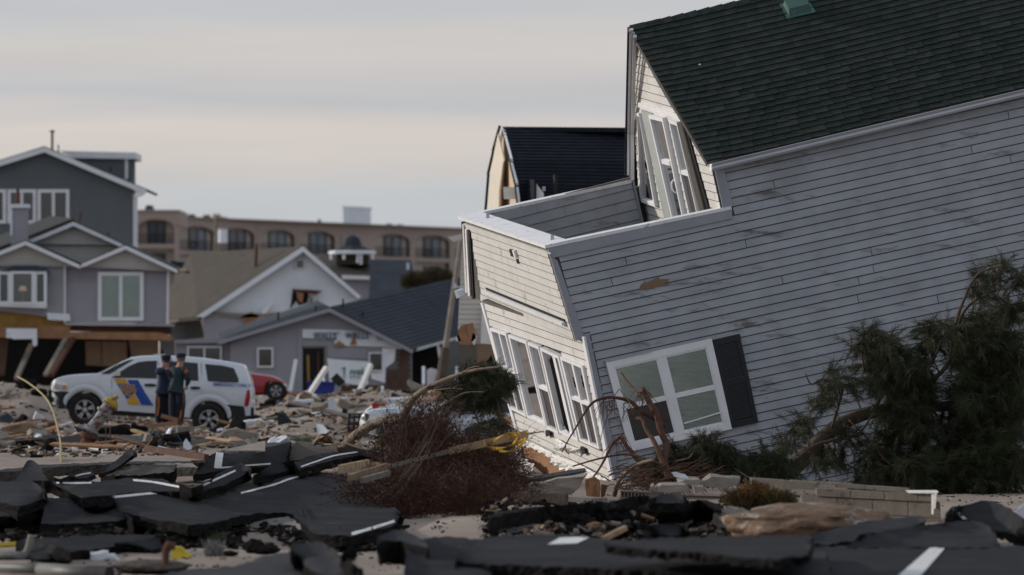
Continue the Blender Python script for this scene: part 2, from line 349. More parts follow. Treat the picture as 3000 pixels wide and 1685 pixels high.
# ================================================================ the tilted house
z1 = lambda x, y: (1300 + x / 2.631, 350 + y / 2.631)
z2 = lambda x, y: (1300 + x / 2.411, 850 + y / 2.411)
z3 = lambda x, y: (1800 + x / 2.1467, y / 2.1467)
z5 = lambda x, y: (1340 + x / 3.288, 620 + y / 3.288)
def clip_band(poly, lo, hi, ax=1):
    def cut(pl, lim, sign):
        o = []
        for i in range(len(pl)):
            a, b = pl[i], pl[(i + 1) % len(pl)]
            da, db = sign * (a[ax] - lim), sign * (b[ax] - lim)
            if da >= 0: o.append(a)
            if (da > 0 and db < 0) or (da < 0 and db > 0):
                k = da / (da - db); o.append((a[0] + (b[0] - a[0]) * k, a[1] + (b[1] - a[1]) * k))
        return o
    pl = cut(list(poly), lo, 1)
    return cut(pl, hi, -1) if len(pl) > 2 else []
def courses(panel, poly, t0, dt, root, m, name='siding_board', openings=(), joint=.52, seed=0, gap=.125, o_lo=.018, o_hi=.004, wob=0.0, edge=0.0):
    rr = random.Random(seed); t = t0; tmax = max(p[1] for p in poly)
    while t < tmax - dt * .15:
        band = clip_band(poly, t, t + dt * (1 - gap))  # open strip below each board stands in for lip shadow and dirt
        if len(band) > 2:
            s0, s1 = min(p[0] for p in band), max(p[0] for p in band)
            cuts = []; s = s0 - rr.random() * joint
            while s < s1:
                s += joint * (.7 + .5 * rr.random())
                if s0 + .04 < s < s1 - .04: cuts.append(s)
            segs = []; prev = s0 - .01
            for c in cuts: segs.append((prev, c - .0007)); prev = c + .0007
            segs.append((prev, s1 + .01))
            for (oa, ot, ob, obt) in openings:      # s0,t0,s1,t1
                if ot < t + dt * .5 < obt:
                    ns = []
                    for a, b in segs:
                        if b <= oa or a >= ob: ns.append((a, b))
                        else:
                            if a < oa: ns.append((a, oa))
                            if b > ob: ns.append((ob, b))
                    segs = ns
            for a, b in segs:
                if b - a < .006: continue
                pc = clip_band(band, a, b, 0)
                if len(pc) < 3: continue
                w_ = rr.uniform(-wob, wob); ex = rr.uniform(0, edge)
                mb = MB(); k = len(pc)
                fr = [panel.P(q[0] - (ex if q[0] < s0 + .002 else 0), q[1], o_hi + (o_lo - o_hi) * (q[1] - t) / dt + w_) for q in pc]
                bk = [panel.P(q[0], q[1], 0.0) for q in pc]
                mb.v = fr + bk; mb.f = [tuple(range(k)), tuple(range(2 * k - 1, k - 1, -1))] + [(i, k + i, k + (i + 1) % k, (i + 1) % k) for i in range(k)]
                mb.m = [0] * len(mb.f)
                mb.build(name, m, root)
        t += dt
def frame_bar(panel, s0, t0, s1, t1, off0, off1, mb):
    a = [panel.P(s0, t0, off0), panel.P(s1, t0, off0), panel.P(s1, t1, off0), panel.P(s0, t1, off0)]
    b = [panel.P(s0, t0, off1), panel.P(s1, t0, off1), panel.P(s1, t1, off1), panel.P(s0, t1, off1)]
    mb.hexa(a + b)
def wall_part(panel, pts, off0, off1, name, m, root, **k):
    mb = MB(); mb.prism([panel.P(*panel.inv(p), off1) for p in pts], -panel.n * (off1 - off0)); return mb.build(name, m, root, **k)
NC = W(1604, 726, 79); LR = W(3050, 407, 80.5)
PS = Plane(NC, LR, W(1797, 1417, 79.25))
FARC = W(1351, 641, 84.5)
PF = Plane(NC, FARC, PS.at((1688, 998)))
PF2 = Plane(PS.at((1706, 985)), PS.at((1797, 1417)), W(1414, 887, 84.4))
Lv = (LR - NC).normalized(); Fv = (FARC - NC).normalized(); Uv = Lv.cross(Fv).normalized()
if Uv.z < 0: Uv = -Uv
house = thing('tilted_house', 'large grey clapboard house with green shingle roof, torn loose and tilted', 'house', V((PS.at((1797, 1417)).x, 79.3, 0)))
S = Panel(PS, (1604, 726), (3050, 407), (3140, 1128), (1797, 1417))
F1 = Panel(PF, (1354, 645), (1604, 728), (1688, 998), (1386, 873))
F2 = Panel(PF2, (1414, 887), (1707, 985), (1797.5, 1416), z2(542, 1053))
PG = Plane(PS.at((2083, 480)), PS.at((2130, 690)), W(1843, 391, 85.0))
GP = Panel(PG, (1860, 296), (2052, 352), (2140, 735), (1878, 660))
PI_ = Plane(FARC - Fv * .16 + Lv * .2, FARC - Fv * .16 + Lv * 3, FARC - Fv * .16 - Uv * 1.5 + Lv * .3)
IW = Panel(PI_, (1404, 632), (1846, 519), (1882, 668), (1440, 778))
# wall volumes (dark sheathing behind the boards)
si = S.inv
mb = MB()
def vol(panel, pts, d0=-.004, d1=-.12):
    a = [panel.P(*panel.inv(p), d0) for p in pts]; mb.prism(a, -panel.n * (d0 - d1))
vol(S, [(1606, 730), (2120, 618), (2120, 700), (2120, 1445), (1950, 1445), (1797, 1417), (1708, 990), (1688, 998)])
vol(S, [(2120, 620), (2096, 502), (3095, 262), (3190, 1520), (2120, 1445)])
vol(F1, [(1356, 648), (1604, 730), (1688, 998), (1390, 873)])
vol(GP, [(1852, 92), (2079, 476), (2083, 480), (2138, 733), (1880, 656), (1862, 392)])
vol(IW, [(1404, 634), (1846, 520), (1882, 667), (1440, 777)], -.004, -.1)
mb.build('wall', M['sheath'], house)
# closed back, floors and far side so that the house has a body
mb = MB()
b0 = PS.at((1797, 1417)) - Uv * 0; far0 = b0 + Fv * 5.3
b0 = b0 + Fv * .2; mb.prism([b0 + Lv * .3, b0 + Lv * 9, far0 + Lv * 9, far0 + Lv * .3], Uv * .25)
d0 = NC + Lv * .3 - Uv * 1.15 + Fv * .1
mb.prism([d0, d0 + Lv * 2.2, d0 + Lv * 2.2 + Fv * 5.2, d0 + Fv * 5.2], Uv * .12)
ff = FARC + Lv * .05
mb.prism([ff - Uv * .1, ff + Lv * 9 - Uv * .1, ff + Lv * 9 - Uv * 3.4, ff - Uv * 3.2 + Lv * .35], Fv * .12)
g2 = NC + Lv * 2.6
g2 = NC + Lv * 3.1; mb.prism([g2 + Fv * 5.38 + Uv * .5, g2 + Lv * 6.5 + Fv * 5.38 + Uv * .5, g2 + Lv * 6.5 + Fv * 5.38 - Uv * .2, g2 + Fv * 5.38 - Uv * .2], Fv * .12)
mb.build('floor_and_far_wall', M['interior'], house)
# side courses
dt = 25.2 / 717
low = [(0.0145, .037), (si((1692, 998))[0] + .0145, .385), (si((1725, 985))[0] + .002, .39), (.0165, 1.03), (1.03, 1.03), (1.0, .037)]
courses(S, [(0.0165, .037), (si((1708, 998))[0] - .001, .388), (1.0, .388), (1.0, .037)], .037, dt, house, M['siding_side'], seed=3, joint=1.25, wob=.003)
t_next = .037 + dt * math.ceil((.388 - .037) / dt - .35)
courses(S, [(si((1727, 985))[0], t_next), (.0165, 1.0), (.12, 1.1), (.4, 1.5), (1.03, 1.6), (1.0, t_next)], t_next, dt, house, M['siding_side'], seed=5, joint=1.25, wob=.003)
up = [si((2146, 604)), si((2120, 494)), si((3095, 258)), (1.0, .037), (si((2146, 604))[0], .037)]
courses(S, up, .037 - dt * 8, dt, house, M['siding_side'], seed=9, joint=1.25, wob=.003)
# corner boards and frieze
for nm, pts in (('corner_board', [(1609, 745), (1632, 765), (1712, 992), (1686, 999)]), ('corner_board', [(1706, 980), (1724, 976), (1820, 1412), (1797, 1418)]),
                ('corner_board', [(2093, 500), (2119, 494), (2146, 604), (2117, 612)]),
                ('frieze_board', [(1604, 731), (2142, 615), (2144, 640), (1612, 757)])):
    wall_part(S, pts, 0, .034, nm, M['cornerb'], house)
# front courses
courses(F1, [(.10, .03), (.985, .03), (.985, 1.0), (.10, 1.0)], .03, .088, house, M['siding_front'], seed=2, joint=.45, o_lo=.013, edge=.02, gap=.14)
wall_part(F1, [z5(75, 110), z5(870, 380), z5(905, 405), z5(105, 160)], 0, .03, 'frieze_board', M['siding_front'], house)
for a, b, c, d, m_ in ((48, 95, 74, 760, 'black'), (76, 112, 92, 770, 'siding_front'), (94, 140, 104, 790, 'black'), (103, 160, 118, 800, 'trim'), (118, 185, 136, 835, 'black')):  # black strips paint the backlit siding edges in shade; pale ones are trim
    wall_part(F1, [z5(a, b), z5(a + (c - a) * .8, b + 8), z5(c + (c - a) * .75 + 20, d + 6), z5(c + 12, d)], 0, .05 if m_ != 'black' else .02, 'corner_strip', M[m_], house)
wall_part(F1, [z5(50, 735), z5(80, 742), z5(112, 795), z5(75, 812)], .02, .14, 'downspout_end', M['metal'], house)
# slit with bent flashing
wall_part(F1, [z5(285, 727), z5(1045, 1035), z5(1050, 1062), z5(290, 748)], .016, .026, 'slot', M['dark'], house)
wall_part(F1, [z5(275, 745), z5(1048, 1058), z5(1056, 1085), z5(282, 768)], .016, .075, 'bent_flashing', M['trim'], house)
wall_part(F1, [z5(515, 357), z5(552, 362), z5(575, 432), z5(532, 425)], .01, .03, 'vent_hole', M['black'], house)
wall_part(F1, [z5(556, 362), z5(572, 366), z5(590, 432), z5(577, 430)], .01, .05, 'vent_flap', M['trim'], house)
wall_part(F1, [z5(583, 452), z5(597, 458), z5(600, 497), z5(592, 495)], .01, .03, 'siding_gap', M['black'], house)
# lower storey front: five window units
units = []
for q in (((345, 262), (460, 300), (605, 893), (480, 830)), ((475, 310), (604, 358), (745, 960), (612, 897)), ((613, 362), (690, 395), (832, 1012), (752, 972)),
          ((700, 400), (832, 462), (972, 1062), (838, 1003)), ((842, 465), (1000, 530), (1122, 1120), (985, 1062))):
    units.append([z2(*p) for p in q])
ops = []
for q in units:
    i = [F2.inv(p) for p in q]; ops.append(((i[0][0] + i[3][0]) / 2 - .004, (i[0][1] + i[1][1]) / 2, (i[1][0] + i[2][0]) / 2 + .004, (i[2][1] + i[3][1]) / 2))
allop = (min(o[0] for o in ops), min(o[1] for o in ops), max(o[2] for o in ops), max(o[3] for o in ops))
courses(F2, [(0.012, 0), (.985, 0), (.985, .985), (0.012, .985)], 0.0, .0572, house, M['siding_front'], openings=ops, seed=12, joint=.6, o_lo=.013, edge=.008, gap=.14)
wall_part(F2, [z2(983, 325), z2(1002, 330), z2(1212, 1372), z2(1190, 1362)], 0, .03, 'corner_board', M['trim'], house)
wall_part(F2, [z2(272, 88), z2(285, 90), z2(548, 1050), z2(530, 1046)], 0, .03, 'corner_board', M['trim'], house)
mb = MB()     # storey wall round the windows
t0_, t1_ = allop[1], allop[3]
for a, b, c, d in ((0, -.02, 1, t0_), (0, t1_, 1, 1.0), (0, t0_, allop[0], t1_), (allop[2], t0_, 1, t1_)):
    frame_bar(F2, a, b, c, d, -.12, -.004, mb)
for i in range(4): frame_bar(F2, ops[i][2], t0_, ops[i + 1][0], t1_, -.12, -.004, mb)
mb.build('wall', M['sheath'], house)
def win(quad, plane, root, kind, name='window', off=.0):
    p = Panel(plane, *quad); mb = MB(); fs, ft = .075, .035
    if kind == 'twin_big': fs, ft = .045, .05
    for a, b, c, d in ((0, 0, 1, ft), (0, 1 - ft, 1, 1), (0, ft, fs, 1 - ft), (1 - fs, ft, 1, 1 - ft)): frame_bar(p, a, b, c, d, off - .03, off + .05, mb)
    if kind == 'double':
        frame_bar(p, .465, ft, .535, 1 - ft, off - .02, off + .042, mb); frame_bar(p, fs, .46, .465, .50, off - .02, off + .04, mb); frame_bar(p, .535, .46, 1 - fs, .50, off - .02, off + .04, mb)
    if kind in ('hung',): frame_bar(p, fs, .49, 1 - fs, .53, off - .02, off + .042, mb)
    if kind == 'broken':
        frame_bar(p, .47, ft, .62, 1 - ft, off - .06, off + .01, mb)
    w = mb.build(name, M['trim'], root)
    def pane(a, b, c, d, m_, o=.005, nm='pane'):
        q = MB(); frame_bar(p, a, b, c, d, off + o - .006, off + o, q); return q.build(nm, M[m_], w)
    if kind == 'double':
        pane(fs, ft, .465, .46, 'glass'); pane(.535, ft, 1 - fs, .46, 'glass'); pane(fs, .5, .465, 1 - ft, 'screen', nm='insect_screen'); pane(.535, .5, 1 - fs, 1 - ft, 'screen', nm='insect_screen')
    elif kind == 'hung':
        pane(fs, ft, 1 - fs, .49, 'glass'); pane(fs, .53, 1 - fs, 1 - ft, 'screen', nm='insect_screen')
    elif kind == 'single': pane(fs, ft, 1 - fs, 1 - ft, 'glass')
    elif kind == 'broken':
        for pts in ([(fs, ft), (.46, ft), (.44, .10), (.34, .07), (.27, .13), (.2, .09), (.13, .17), (fs, .15)], [(.62, ft), (1 - fs, ft), (1 - fs, .33), (.9, .17), (.8, .24), (.7, .11)],
                    [(fs, .97), (fs, .86), (.16, .93), (.25, .90), (.36, .97)]):
            q = MB(); q.prism([p.P(a, b, off + .005) for a, b in pts], -plane.n * .006); q.build('glass_shard', M['glass'], w)
    return w, p
for q, k in zip(units, ('double', 'single', 'hung', 'broken', 'double')): win(q, PF2, house, k)
# what shows behind the front glass
mb = MB(); frame_bar(F2, .02, .12, .50, .92, -.42, -.40, mb); mb.build('pale_blind', M['blind'], house)
mb = MB(); frame_bar(F2, .0, .02, 1.0, .98, -1.3, -1.25, mb); mb.build('inner_wall', M['interior'], house)
mb = MB()
for s_, w_ in ((.52, .03), (.60, .02), (.70, .035), (.81, .02), (.9, .04)): frame_bar(F2, s_, .1, s_ + w_, .95, -.3, -.26, mb)
mb.build('curtain', M['interior'], house)
# weathered raw strip, wrap and plywood at the torn bottom
wall_part(F2, [z2(545, 1058), z2(1205, 1372), z2(1190, 1500), z2(900, 1470), z2(560, 1190)], -.10, -.02, 'plywood_sheet', M['ply'], house)
def ragged(panel, top, bot, off, name, m, root, n=46, amp=.02, seed=1, crumple=.05):
    rr = random.Random(seed); rows = []
    for j in range(7):
        r = []
        for i in range(n + 1):
            u = i / n; k = u * (len(top) - 1); a = min(int(k), len(top) - 2); f = k - a
            T = V(top[a]) * (1 - f) + V(top[a + 1]) * f; B = V(bot[a]) * (1 - f) + V(bot[a + 1]) * f
            if j == 6: B = B + V((0, rr.uniform(-amp, amp)))
            q = T + (B - T) * (j / 6)
            r.append(panel.P(*panel.inv(q), off + crumple * (noise.noise(V((i * .35, j * .8, seed))) + .3) * (.2 + j / 6) + .01 * rr.random()))
        rows.append(r)
    mb = MB(); mb.grid(rows)
    o = mb.build(name, m, root); md = o.modifiers.new('s', 'SOLIDIFY'); md.thickness = .004; return o
ragged(F2, [z2(560, 1035), z2(720, 1110), z2(860, 1180), z2(1000, 1270), z2(1205, 1372)], [z2(560, 1062), z2(735, 1150), z2(850, 1225), z2(1010, 1330), z2(1190, 1420)], .03, 'torn_house_wrap', M['wrap'], house, amp=7, seed=4, crumple=.10)
ragged(F2, [z2(800, 1150), z2(950, 1200), z2(1080, 1270), z2(1185, 1330)], [z2(815, 1205), z2(930, 1262), z2(1080, 1350), z2(1190, 1400)], .06, 'torn_house_wrap', M['wrap'], house, amp=10, seed=8, crumple=.10)
ragged(F2, [z2(535, 1140), z2(610, 1160), z2(700, 1215)], [z2(545, 1290), z2(600, 1320), z2(722, 1328)], .12, 'torn_house_wrap', M['wrap'], house, n=22, amp=9, seed=6, crumple=.25)
ragged(F2, [z2(825, 1040), z2(870, 1060), z2(905, 1085)], [z2(832, 1100), z2(862, 1125), z2(885, 1120)], .06, 'torn_house_wrap', M['wrap'], house, n=12, amp=7, seed=16, crumple=.12)
ragged(F2, [z2(905, 1075), z2(960, 1100), z2(1000, 1110)], [z2(925, 1110), z2(955, 1130), z2(985, 1125)], .07, 'torn_house_wrap', M['wrap'], house, n=12, amp=7, seed=17, crumple=.12)
for a in ([(745, 985), (775, 1000), (780, 1022), (748, 1030)], [(835, 1095), (858, 1085), (850, 1110), (832, 1112)], [(990, 1100), (1018, 1115), (1028, 1150), (1005, 1155)]):
    wall_part(F2, [z2(*p) for p in a], .02, .06, 'hanging_tar_paper', M['black'], house)
wall_part(F2, [z2(508, 1070), z2(524, 1076), z2(540, 1345), z2(520, 1350)], -.05, .02, 'corner_board', M['trim'], house)
wall_part(F2, [z2(524, 1076), z2(545, 1085), z2(560, 1345), z2(540, 1345)], -.05, .0, 'corner_board', M['cornerb'], house)
# side window, twin double-hung
SWq = [z2(1138, 510), z2(1885, 342), z2(2030, 980), z2(1308, 1140)]
wp = Panel(PS, *SWq); mb = MB()
for a, b, c, d in ((0, 0, 1, .075), (0, .925, 1, 1), (0, .075, .062, .925), (.935, .075, 1, .925)): frame_bar(wp, a, b, c, d, .018, .06, mb)
frame_bar(wp, .468, .075, .545, .925, .018, .055, mb)
wn = mb.build('window', M['trim'], house)
for (a, c) in ((.062, .468), (.545, .935)):
    mb = MB()
    for q in ((a, .075, a + .012, .925), (c - .012, .075, c, .925), (a + .012, .075, c - .012, .095), (a + .012, .49, c - .012, .545), (a + .012, .90, c - .012, .925)): frame_bar(wp, *q, .018, .048, mb)
    mb.build('sash', M['trim'], wn)
    mb = MB(); frame_bar(wp, a + .012, .095, c - .012, .49, .037, .039, mb); mb.build('pane', M['glass'], wn)
    mb = MB()
    if a < .3: frame_bar(wp, a + .012, .545, c - .012, .90, .036, .040, mb); mb.build('insect_screen', M['screen'], wn)
    else: frame_bar(wp, a + .012, .545, c - .012, .90, .037, .039, mb); mb.build('pane', M['glass'], wn)
    mb = MB(); rows = []
    for k in range(97):
        t = .095 + .805 * k / 96; rows.append([wp.P(a + .012 + (c - a - .024) * i / 8, t + (.004 * math.sin(i * 1.3 + a * 9) if t > .7 else 0), (.020 if k % 2 else .029)) for i in range(9)])
    mb.grid(rows); mb.build('blind', M['blind'], wn)
mb = MB(); a, b = wp.P(.57, .83, .044), wp.P(.93, .80, .044); mb.beam(a, b, .02, .02); mb.build('loose_sash_rail', M['trim'], wn)
SHq = [(2085, 996), (2164, 978), (2219, 1237), (2140, 1252)]
sp = Panel(PS, *SHq); mb = MB()
for q in ((0, 0, 1, .07), (0, .93, 1, 1), (0, .07, .16, .93), (.84, .07, 1, .93), (.16, .47, .84, .53)): frame_bar(sp, *q, .018, .06, mb)
frame_bar(sp, .1, .05, .9, .95, .018, .03, mb)
sh = mb.build('shutter', M['shutter'], house)
for k in range(36):
    t = .08 + k * .0235
    if .46 < t < .525 or t > .915: continue
    q = MB(); q.hexa([sp.P(.165, t, .052), sp.P(.835, t, .052), sp.P(.835, t + .014, .056), sp.P(.165, t + .014, .056), sp.P(.165, t + .0, .034), sp.P(.835, t + .0, .034), sp.P(.835, t + .006, .034), sp.P(.165, t + .006, .034)])
    q.build('slat', M['shutter'], sh)
# bare patch and a small strip over the window
wall_part(S, [z1(1500, 1312), z1(1523, 1268), z1(1600, 1240), z1(1652, 1213), z1(1665, 1232), z1(1732, 1229), z1(1728, 1252), z1(1690, 1262), z1(1735, 1272), z1(1640, 1288), z1(1555, 1308)], .015, .022, 'bare_wood_patch', M['tan'], house)
wall_part(S, [z2(1130, 500), z2(1460, 432), z2(1463, 438), z2(1132, 508)], .015, .07, 'drip_cap', M['metal'], house)
# parapet caps
cu = Uv * .045
def cap(a, b, inward, w, name='parapet_cap', m='cap'):
    mb = MB(); o = -inward * .04; mb.prism([a + o, b + o, b + inward * w, a + inward * w], cu); return mb.build(name, M[m], house)
cap(NC - Fv * .04, FARC + Fv * .04, Lv, .31)
e2 = PS.at((2142, 613)); cap(NC + Lv * .3135, e2, Fv, .17)
fe = FARC + Lv * 2.62; cap(FARC + Lv * .3135 + Fv * 0.03, fe, -Fv, .19)
mb = MB(); mb.prism([e2 + Lv * 0, NC, NC - Uv * .05, e2 - Uv * .05], -PS.n * -.035); mb.build('cap_moulding', M['cornerb'], house)
courses(IW, [(0.0, .03), (1, .03), (1, 1), (0, 1)], .03, .2, house, M['siding_side'], seed=31, joint=.5, gap=.06)
wall_part(IW, [(1848, 519), (1853, 518), (1888, 668), (1882, 669)], 0, .05, 'corner_board', M['cornerb'], house)
for q in (z5(303, 88), z5(925, 298), z1(780, 572)):
    mb = MB(); b = (Plane(NC, NC + Lv, FARC).at(q)); mb.box(b + Uv * .075, (.05, .05, .07)); mb.build('post_stub', M['metal'], house)
# gable wall
opg = []
courses(GP, [GP.inv((1853, 96)), GP.inv((2078, 478)), GP.inv((2083, 482)), (1, 1), (0, 1), GP.inv((1862, 392))], -1.1, .0665, house, M['siding_front'], seed=41, joint=.8, o_lo=.012, gap=.12)
def gpart(pts, o0, o1, nm, m_): return wall_part(GP, [z3(*p) for p in pts], o0, o1, nm, M[m_], house)
gpart([(158, 640), (415, 716), (420, 742), (160, 671)], .0, .035, 'header_trim', 'trim')
def gwin(q, kind, **k): return win([z3(*p) for p in q], PG, house, kind, off=.02, **k)
gwin(((168, 704), (180, 708), (284, 1296), (186, 1262)), 'single')
gpart([(168, 706), (176, 712), (276, 1285), (188, 1255)], .012, .024, 'window_backing', 'interior')
gwin(((368, 745), (420, 764), (566, 1410), (508, 1395)), 'hung')
gpart([(375, 755), (412, 768), (556, 1400), (512, 1392)], .012, .024, 'window_backing', 'dark')
gpart([(182, 690), (248, 711), (400, 1400), (330, 1380)], .01, .04, 'door_jamb', 'jamb')
dq = [z3(*p) for p in ((243, 716), (332, 736), (476, 1430), (398, 1405))]
dw, dp = win(dq, PG, house, 'single', name='sliding_door', off=.025)
gpart([(255, 745), (325, 758), (465, 1420), (400, 1400)], .014, .026, 'door_backing', 'dark')
mb = MB(); frame_bar(dp, .2, .40, .8, .44, .03, .07, mb); mb.build('rail', M['trim'], dw)
mb = MB(); pts = [dp.P(.86, a, .05 + .07 * math.sin(math.pi * i / 8) ** .4) for i, a in enumerate([.56 + .13 * i / 8 for i in range(9)])]
mb.tube(pts, .013, 6); mb.build('handle', M['trim'], dw)
shb = gpart([(418, 762), (445, 758), (612, 1396), (578, 1400)], .02, .055, 'brown_shutter', 'brownsh')
gpart([(447, 764), (456, 770), (632, 1396), (614, 1400)], .018, .03, 'painted_shutter_shadow', 'dark')  # dark strip painted in as the shadow beside the shutter
for k in range(46):
    t = k / 46; a = V((420 + 160 * t, 770 + 628 * t)); q = [z3(a.x, a.y), z3(a.x + 26 + 5 * t, a.y - 4), z3(a.x + 27 + 5 * t, a.y + 4), z3(a.x + 1, a.y + 8)]
    mb = MB(); mb.prism([GP.P(*GP.inv(p), .064) for p in q], -PG.n * .01); mb.build('slat', M['brownsh'], shb)
# roof
A = W(1849, 79, 82.3); AR = W(3100, -214, 83.8); E = W(2079, 475, 79.45); PR = Plane(A, AR, E)
RP = Panel(PR, (1849, 79), (3100, -214), (3100, 232), (2079, 475))
mb = MB(); mb.prism([RP.P(0, 0, 0), RP.P(1, 0, 0), RP.P(1, 1, 0), RP.P(0, 1, 0)], -PR.n * .10)
E2 = W(1843, 391, 85.35); E2R = E2 + (AR - A)
mb2n = (A - E2).cross(AR - A).normalized()
mb.prism([A, AR, E2R, E2], (mb2n if mb2n.z < 0 else -mb2n) * .10)
mb.build('roof_deck', M['sheath'], house)
NR = 26; tabs = []
e1 = (AR - A).normalized(); nrm = PR.n; e2_ = -(nrm.cross(e1)).normalized()
if e2_.z > 0: e2_ = -e2_
slope = (E - A).length; ex = slope / NR * (e2_.dot((E - A).normalized()))
slope_r = (RP.P(0, 1) - RP.P(0, 0)).length
rr = random.Random(5)
WID = [.15, .19, .23, .28, .33]
shm = []
smats = [M['shingle']] + [mat('green_shingle_' + n_, c, .92, .3, 6, .5, 90, rand=.15, spec=.15) for n_, c in (('deep', (.018, .026, .023)), ('pale', (.027, .037, .031)), ('grey', (.026, .031, .029)))]
def shingle_v(w, h, kk):
    return [V((0, 0, .002)), V((w - .006, 0, .002)), V((w - .006, h * 1.08, .021)), V((0, h * 1.08, .021 + .003 * kk)), V((0, 0, -.004)), V((w - .006, 0, -.004)), V((w - .006, h * 1.08, -.001)), V((0, h * 1.08, -.001))]
rows_ = []
for i in range(NR):
    t = i / NR; p0 = RP.P(0, t, 0); p1 = RP.P(1, t, 0); d = (p1 - p0); ln = d.length; d.normalize()
    down = (RP.P(.5, (i + 1) / NR) - RP.P(.5, t)); h = down.length
    x = -rr.random() * .15
    while x < ln:
        wi = rr.randrange(5); w = WID[wi]
        lift = .014 * math.sin(x * 1.3 + i * .15) + .012 * noise.noise(V((x * 1.2, i * .4, 3))) + .05 * math.exp(-max(x, 0) / .35) * 1
        o = p0 + d * max(x, -.02) + (down.normalized()) * (-lift)
        rows_.append((i, x, wi, o, d, down.normalized(), h))
        x += w
def topx(o): return CX + o.x * F / o.y, YH - (o.z - H) * F / o.y
vis = []
for r in rows_:
    px_, py_ = topx(r[3])
    if py_ < -25 or px_ > 3040: continue
    vis.append(r)
meshes = {}
vis.sort(key=lambda r: (-(r[0] // 2), r[1]))
single = vis[:300]; rest = vis[300:]
for r in single:
    i, x, wi, o, d, dn, h = r; key = (wi, rr.randrange(4))
    if key not in meshes:
        mb = MB(); mb.hexa(shingle_v(WID[wi], slope_r / NR, .5)); me = bpy.data.meshes.new('shingle'); me.from_pydata(mb.v, [], mb.f); me.materials.append(smats[key[1]]); meshes[key] = me
    ob = bpy.data.objects.new('shingle', meshes[key]); COL.objects.link(ob); ob.parent = house
    n_ = d.cross(dn); n_ = n_ if n_.dot(nrm) > 0 else -n_
    if d.cross(dn).dot(nrm) < 0: ob_m = Matrix((d, dn, n_)).transposed()
    else: ob_m = Matrix((d, dn, n_)).transposed()
    ob.matrix_local = Matrix.Translation(o - ORG[house.name] + n_ * rr.uniform(0, .003)) @ ob_m.to_4x4()
mb = MB()
for r in rest:
    i, x, wi, o, d, dn, h = r
    n_ = d.cross(dn); n_ = n_ if n_.dot(nrm) > 0 else -n_
    jit = rr.uniform(0, .003)
    mb.hexa([o + d * q.x + dn * q.y + n_ * (q.z + jit) for q in shingle_v(WID[wi], h, .5)], rr.randrange(4))
mb.build('shingles', smats, house, kind='stuff')
# ridge caps
for k in range(34):
    p = A + e1 * (k * .2 - .03); q = p + e1 * .23
    if topx(p)[0] > 2260: break
    mb = MB(); u = V((0, 0, 1)); sd1 = e2_ * .13; sd2 = (E2 - A).normalized() * .13
    mb.hexa([p + sd1 + nrm * .014, q + sd1 + nrm * .03, q + u * .03, p + u * .014, p + sd2 + u * .02, q + sd2 + u * .034, q + u * .012, p + u * .0]); mb.build('ridge_cap', smats[k % 4], house)
# rake trims
mb = MB(); off = -GP.n * -.10
mb.beam(A + off * .4 - Uv * .02, E + off * .4 - Uv * .02, .02, .05); mb.build('rake_edge', M['black'], house)
for dx, wd, m_, dd in ((-6, .055, 'black', 0), (1, .035, 'trim', .25), (6, .03, 'cornerb', .4), (11, .045, 'siding_front', .5)):
    mb = MB(); a = W(1849 + dx, 84 + max(0, dx) * 2, 82.4 - dd); b = W(1842 + dx, 391, 85.0 - dd); c = W(1841 + dx * 1.1, 512 + max(dx, 0) * 1.5, 84.9 - dd)
    mb.beam(a, b, .05, wd, up=V((0, 1, 0))); mb.beam(b, c, .05, wd, up=V((0, 1, 0))); mb.build('rake_board', M[m_], house)
# gutter
g0 = W(2081, 489, 79.36); g1 = W(3100, 246, 80.45); gd = (g1 - g0).normalized(); go = gd.cross(V((0, 0, 1))).normalized(); gu = go.cross(gd)
if go.y > 0: go = -go
mb = MB(); prof = [(0, 0), (.10, .0), (.115, .03), (.10, .06), (.125, .10), (.115, .105), (.09, .06), (.10, .03), (.09, .012), (.01, .012), (.01, .1), (0, .1)]
gu = V((0, 0, 1))
a_ = [g0 + go * x + gu * (y - .06) for x, y in prof]; b_ = [g1 + go * x + gu * (y - .06) for x, y in prof]
k = len(prof)
mb.v = a_ + b_; mb.f = [(i, (i + 1) % k, k + (i + 1) % k, k + i) for i in range(k)]; mb.m = [0] * len(mb.f); mb.build('gutter', M['metal'], house)
mb = MB(); mb.prism([g0 + go * x + gu * (y - .06) for x, y in [(0, 0), (.10, .0), (.115, .03), (.10, .06), (.125, .10), (0, .1)]], -gd * .012); mb.build('gutter_end_cap', M['trim'], house)
# soffit board
mb = MB(); mb.beam(PS.at((2100, 494), 0.02) + gd * 0, PS.at((3098, 252), 0.02), .04, .05); mb.build('soffit_board', M['cornerb'], house)
# roof vent
vt = Panel(PR, z3(1058, 40), z3(1200, 8), z3(1240, 76), z3(1100, 114))
mb = MB(); lo = [vt.P(*q, 0) for q in ((-.0, 0), (1.0, 0), (1.05, 1.0), (0, 1.0))]; hi = [vt.P(*q, .11) for q in ((.08, .05), (.94, .05), (.96, .78), (.06, .78))]
mb.hexa(lo + hi); vb = mb.build('roof_vent', M['ventgreen'], house)
mb = MB(); mb.prism([vt.P(*q, .02) for q in ((-.1, -.15), (1.12, -.15), (1.15, 1.15), (-.12, 1.15))], -PR.n * .012); mb.build('flashing', M['ventgreen'], vb)
mb = MB(); q = z3(537, 417); mb.box(RP.P(*RP.inv(q), .03), (.03, .03, .02)); mb.build('nail_scrap', M['trim'], house)
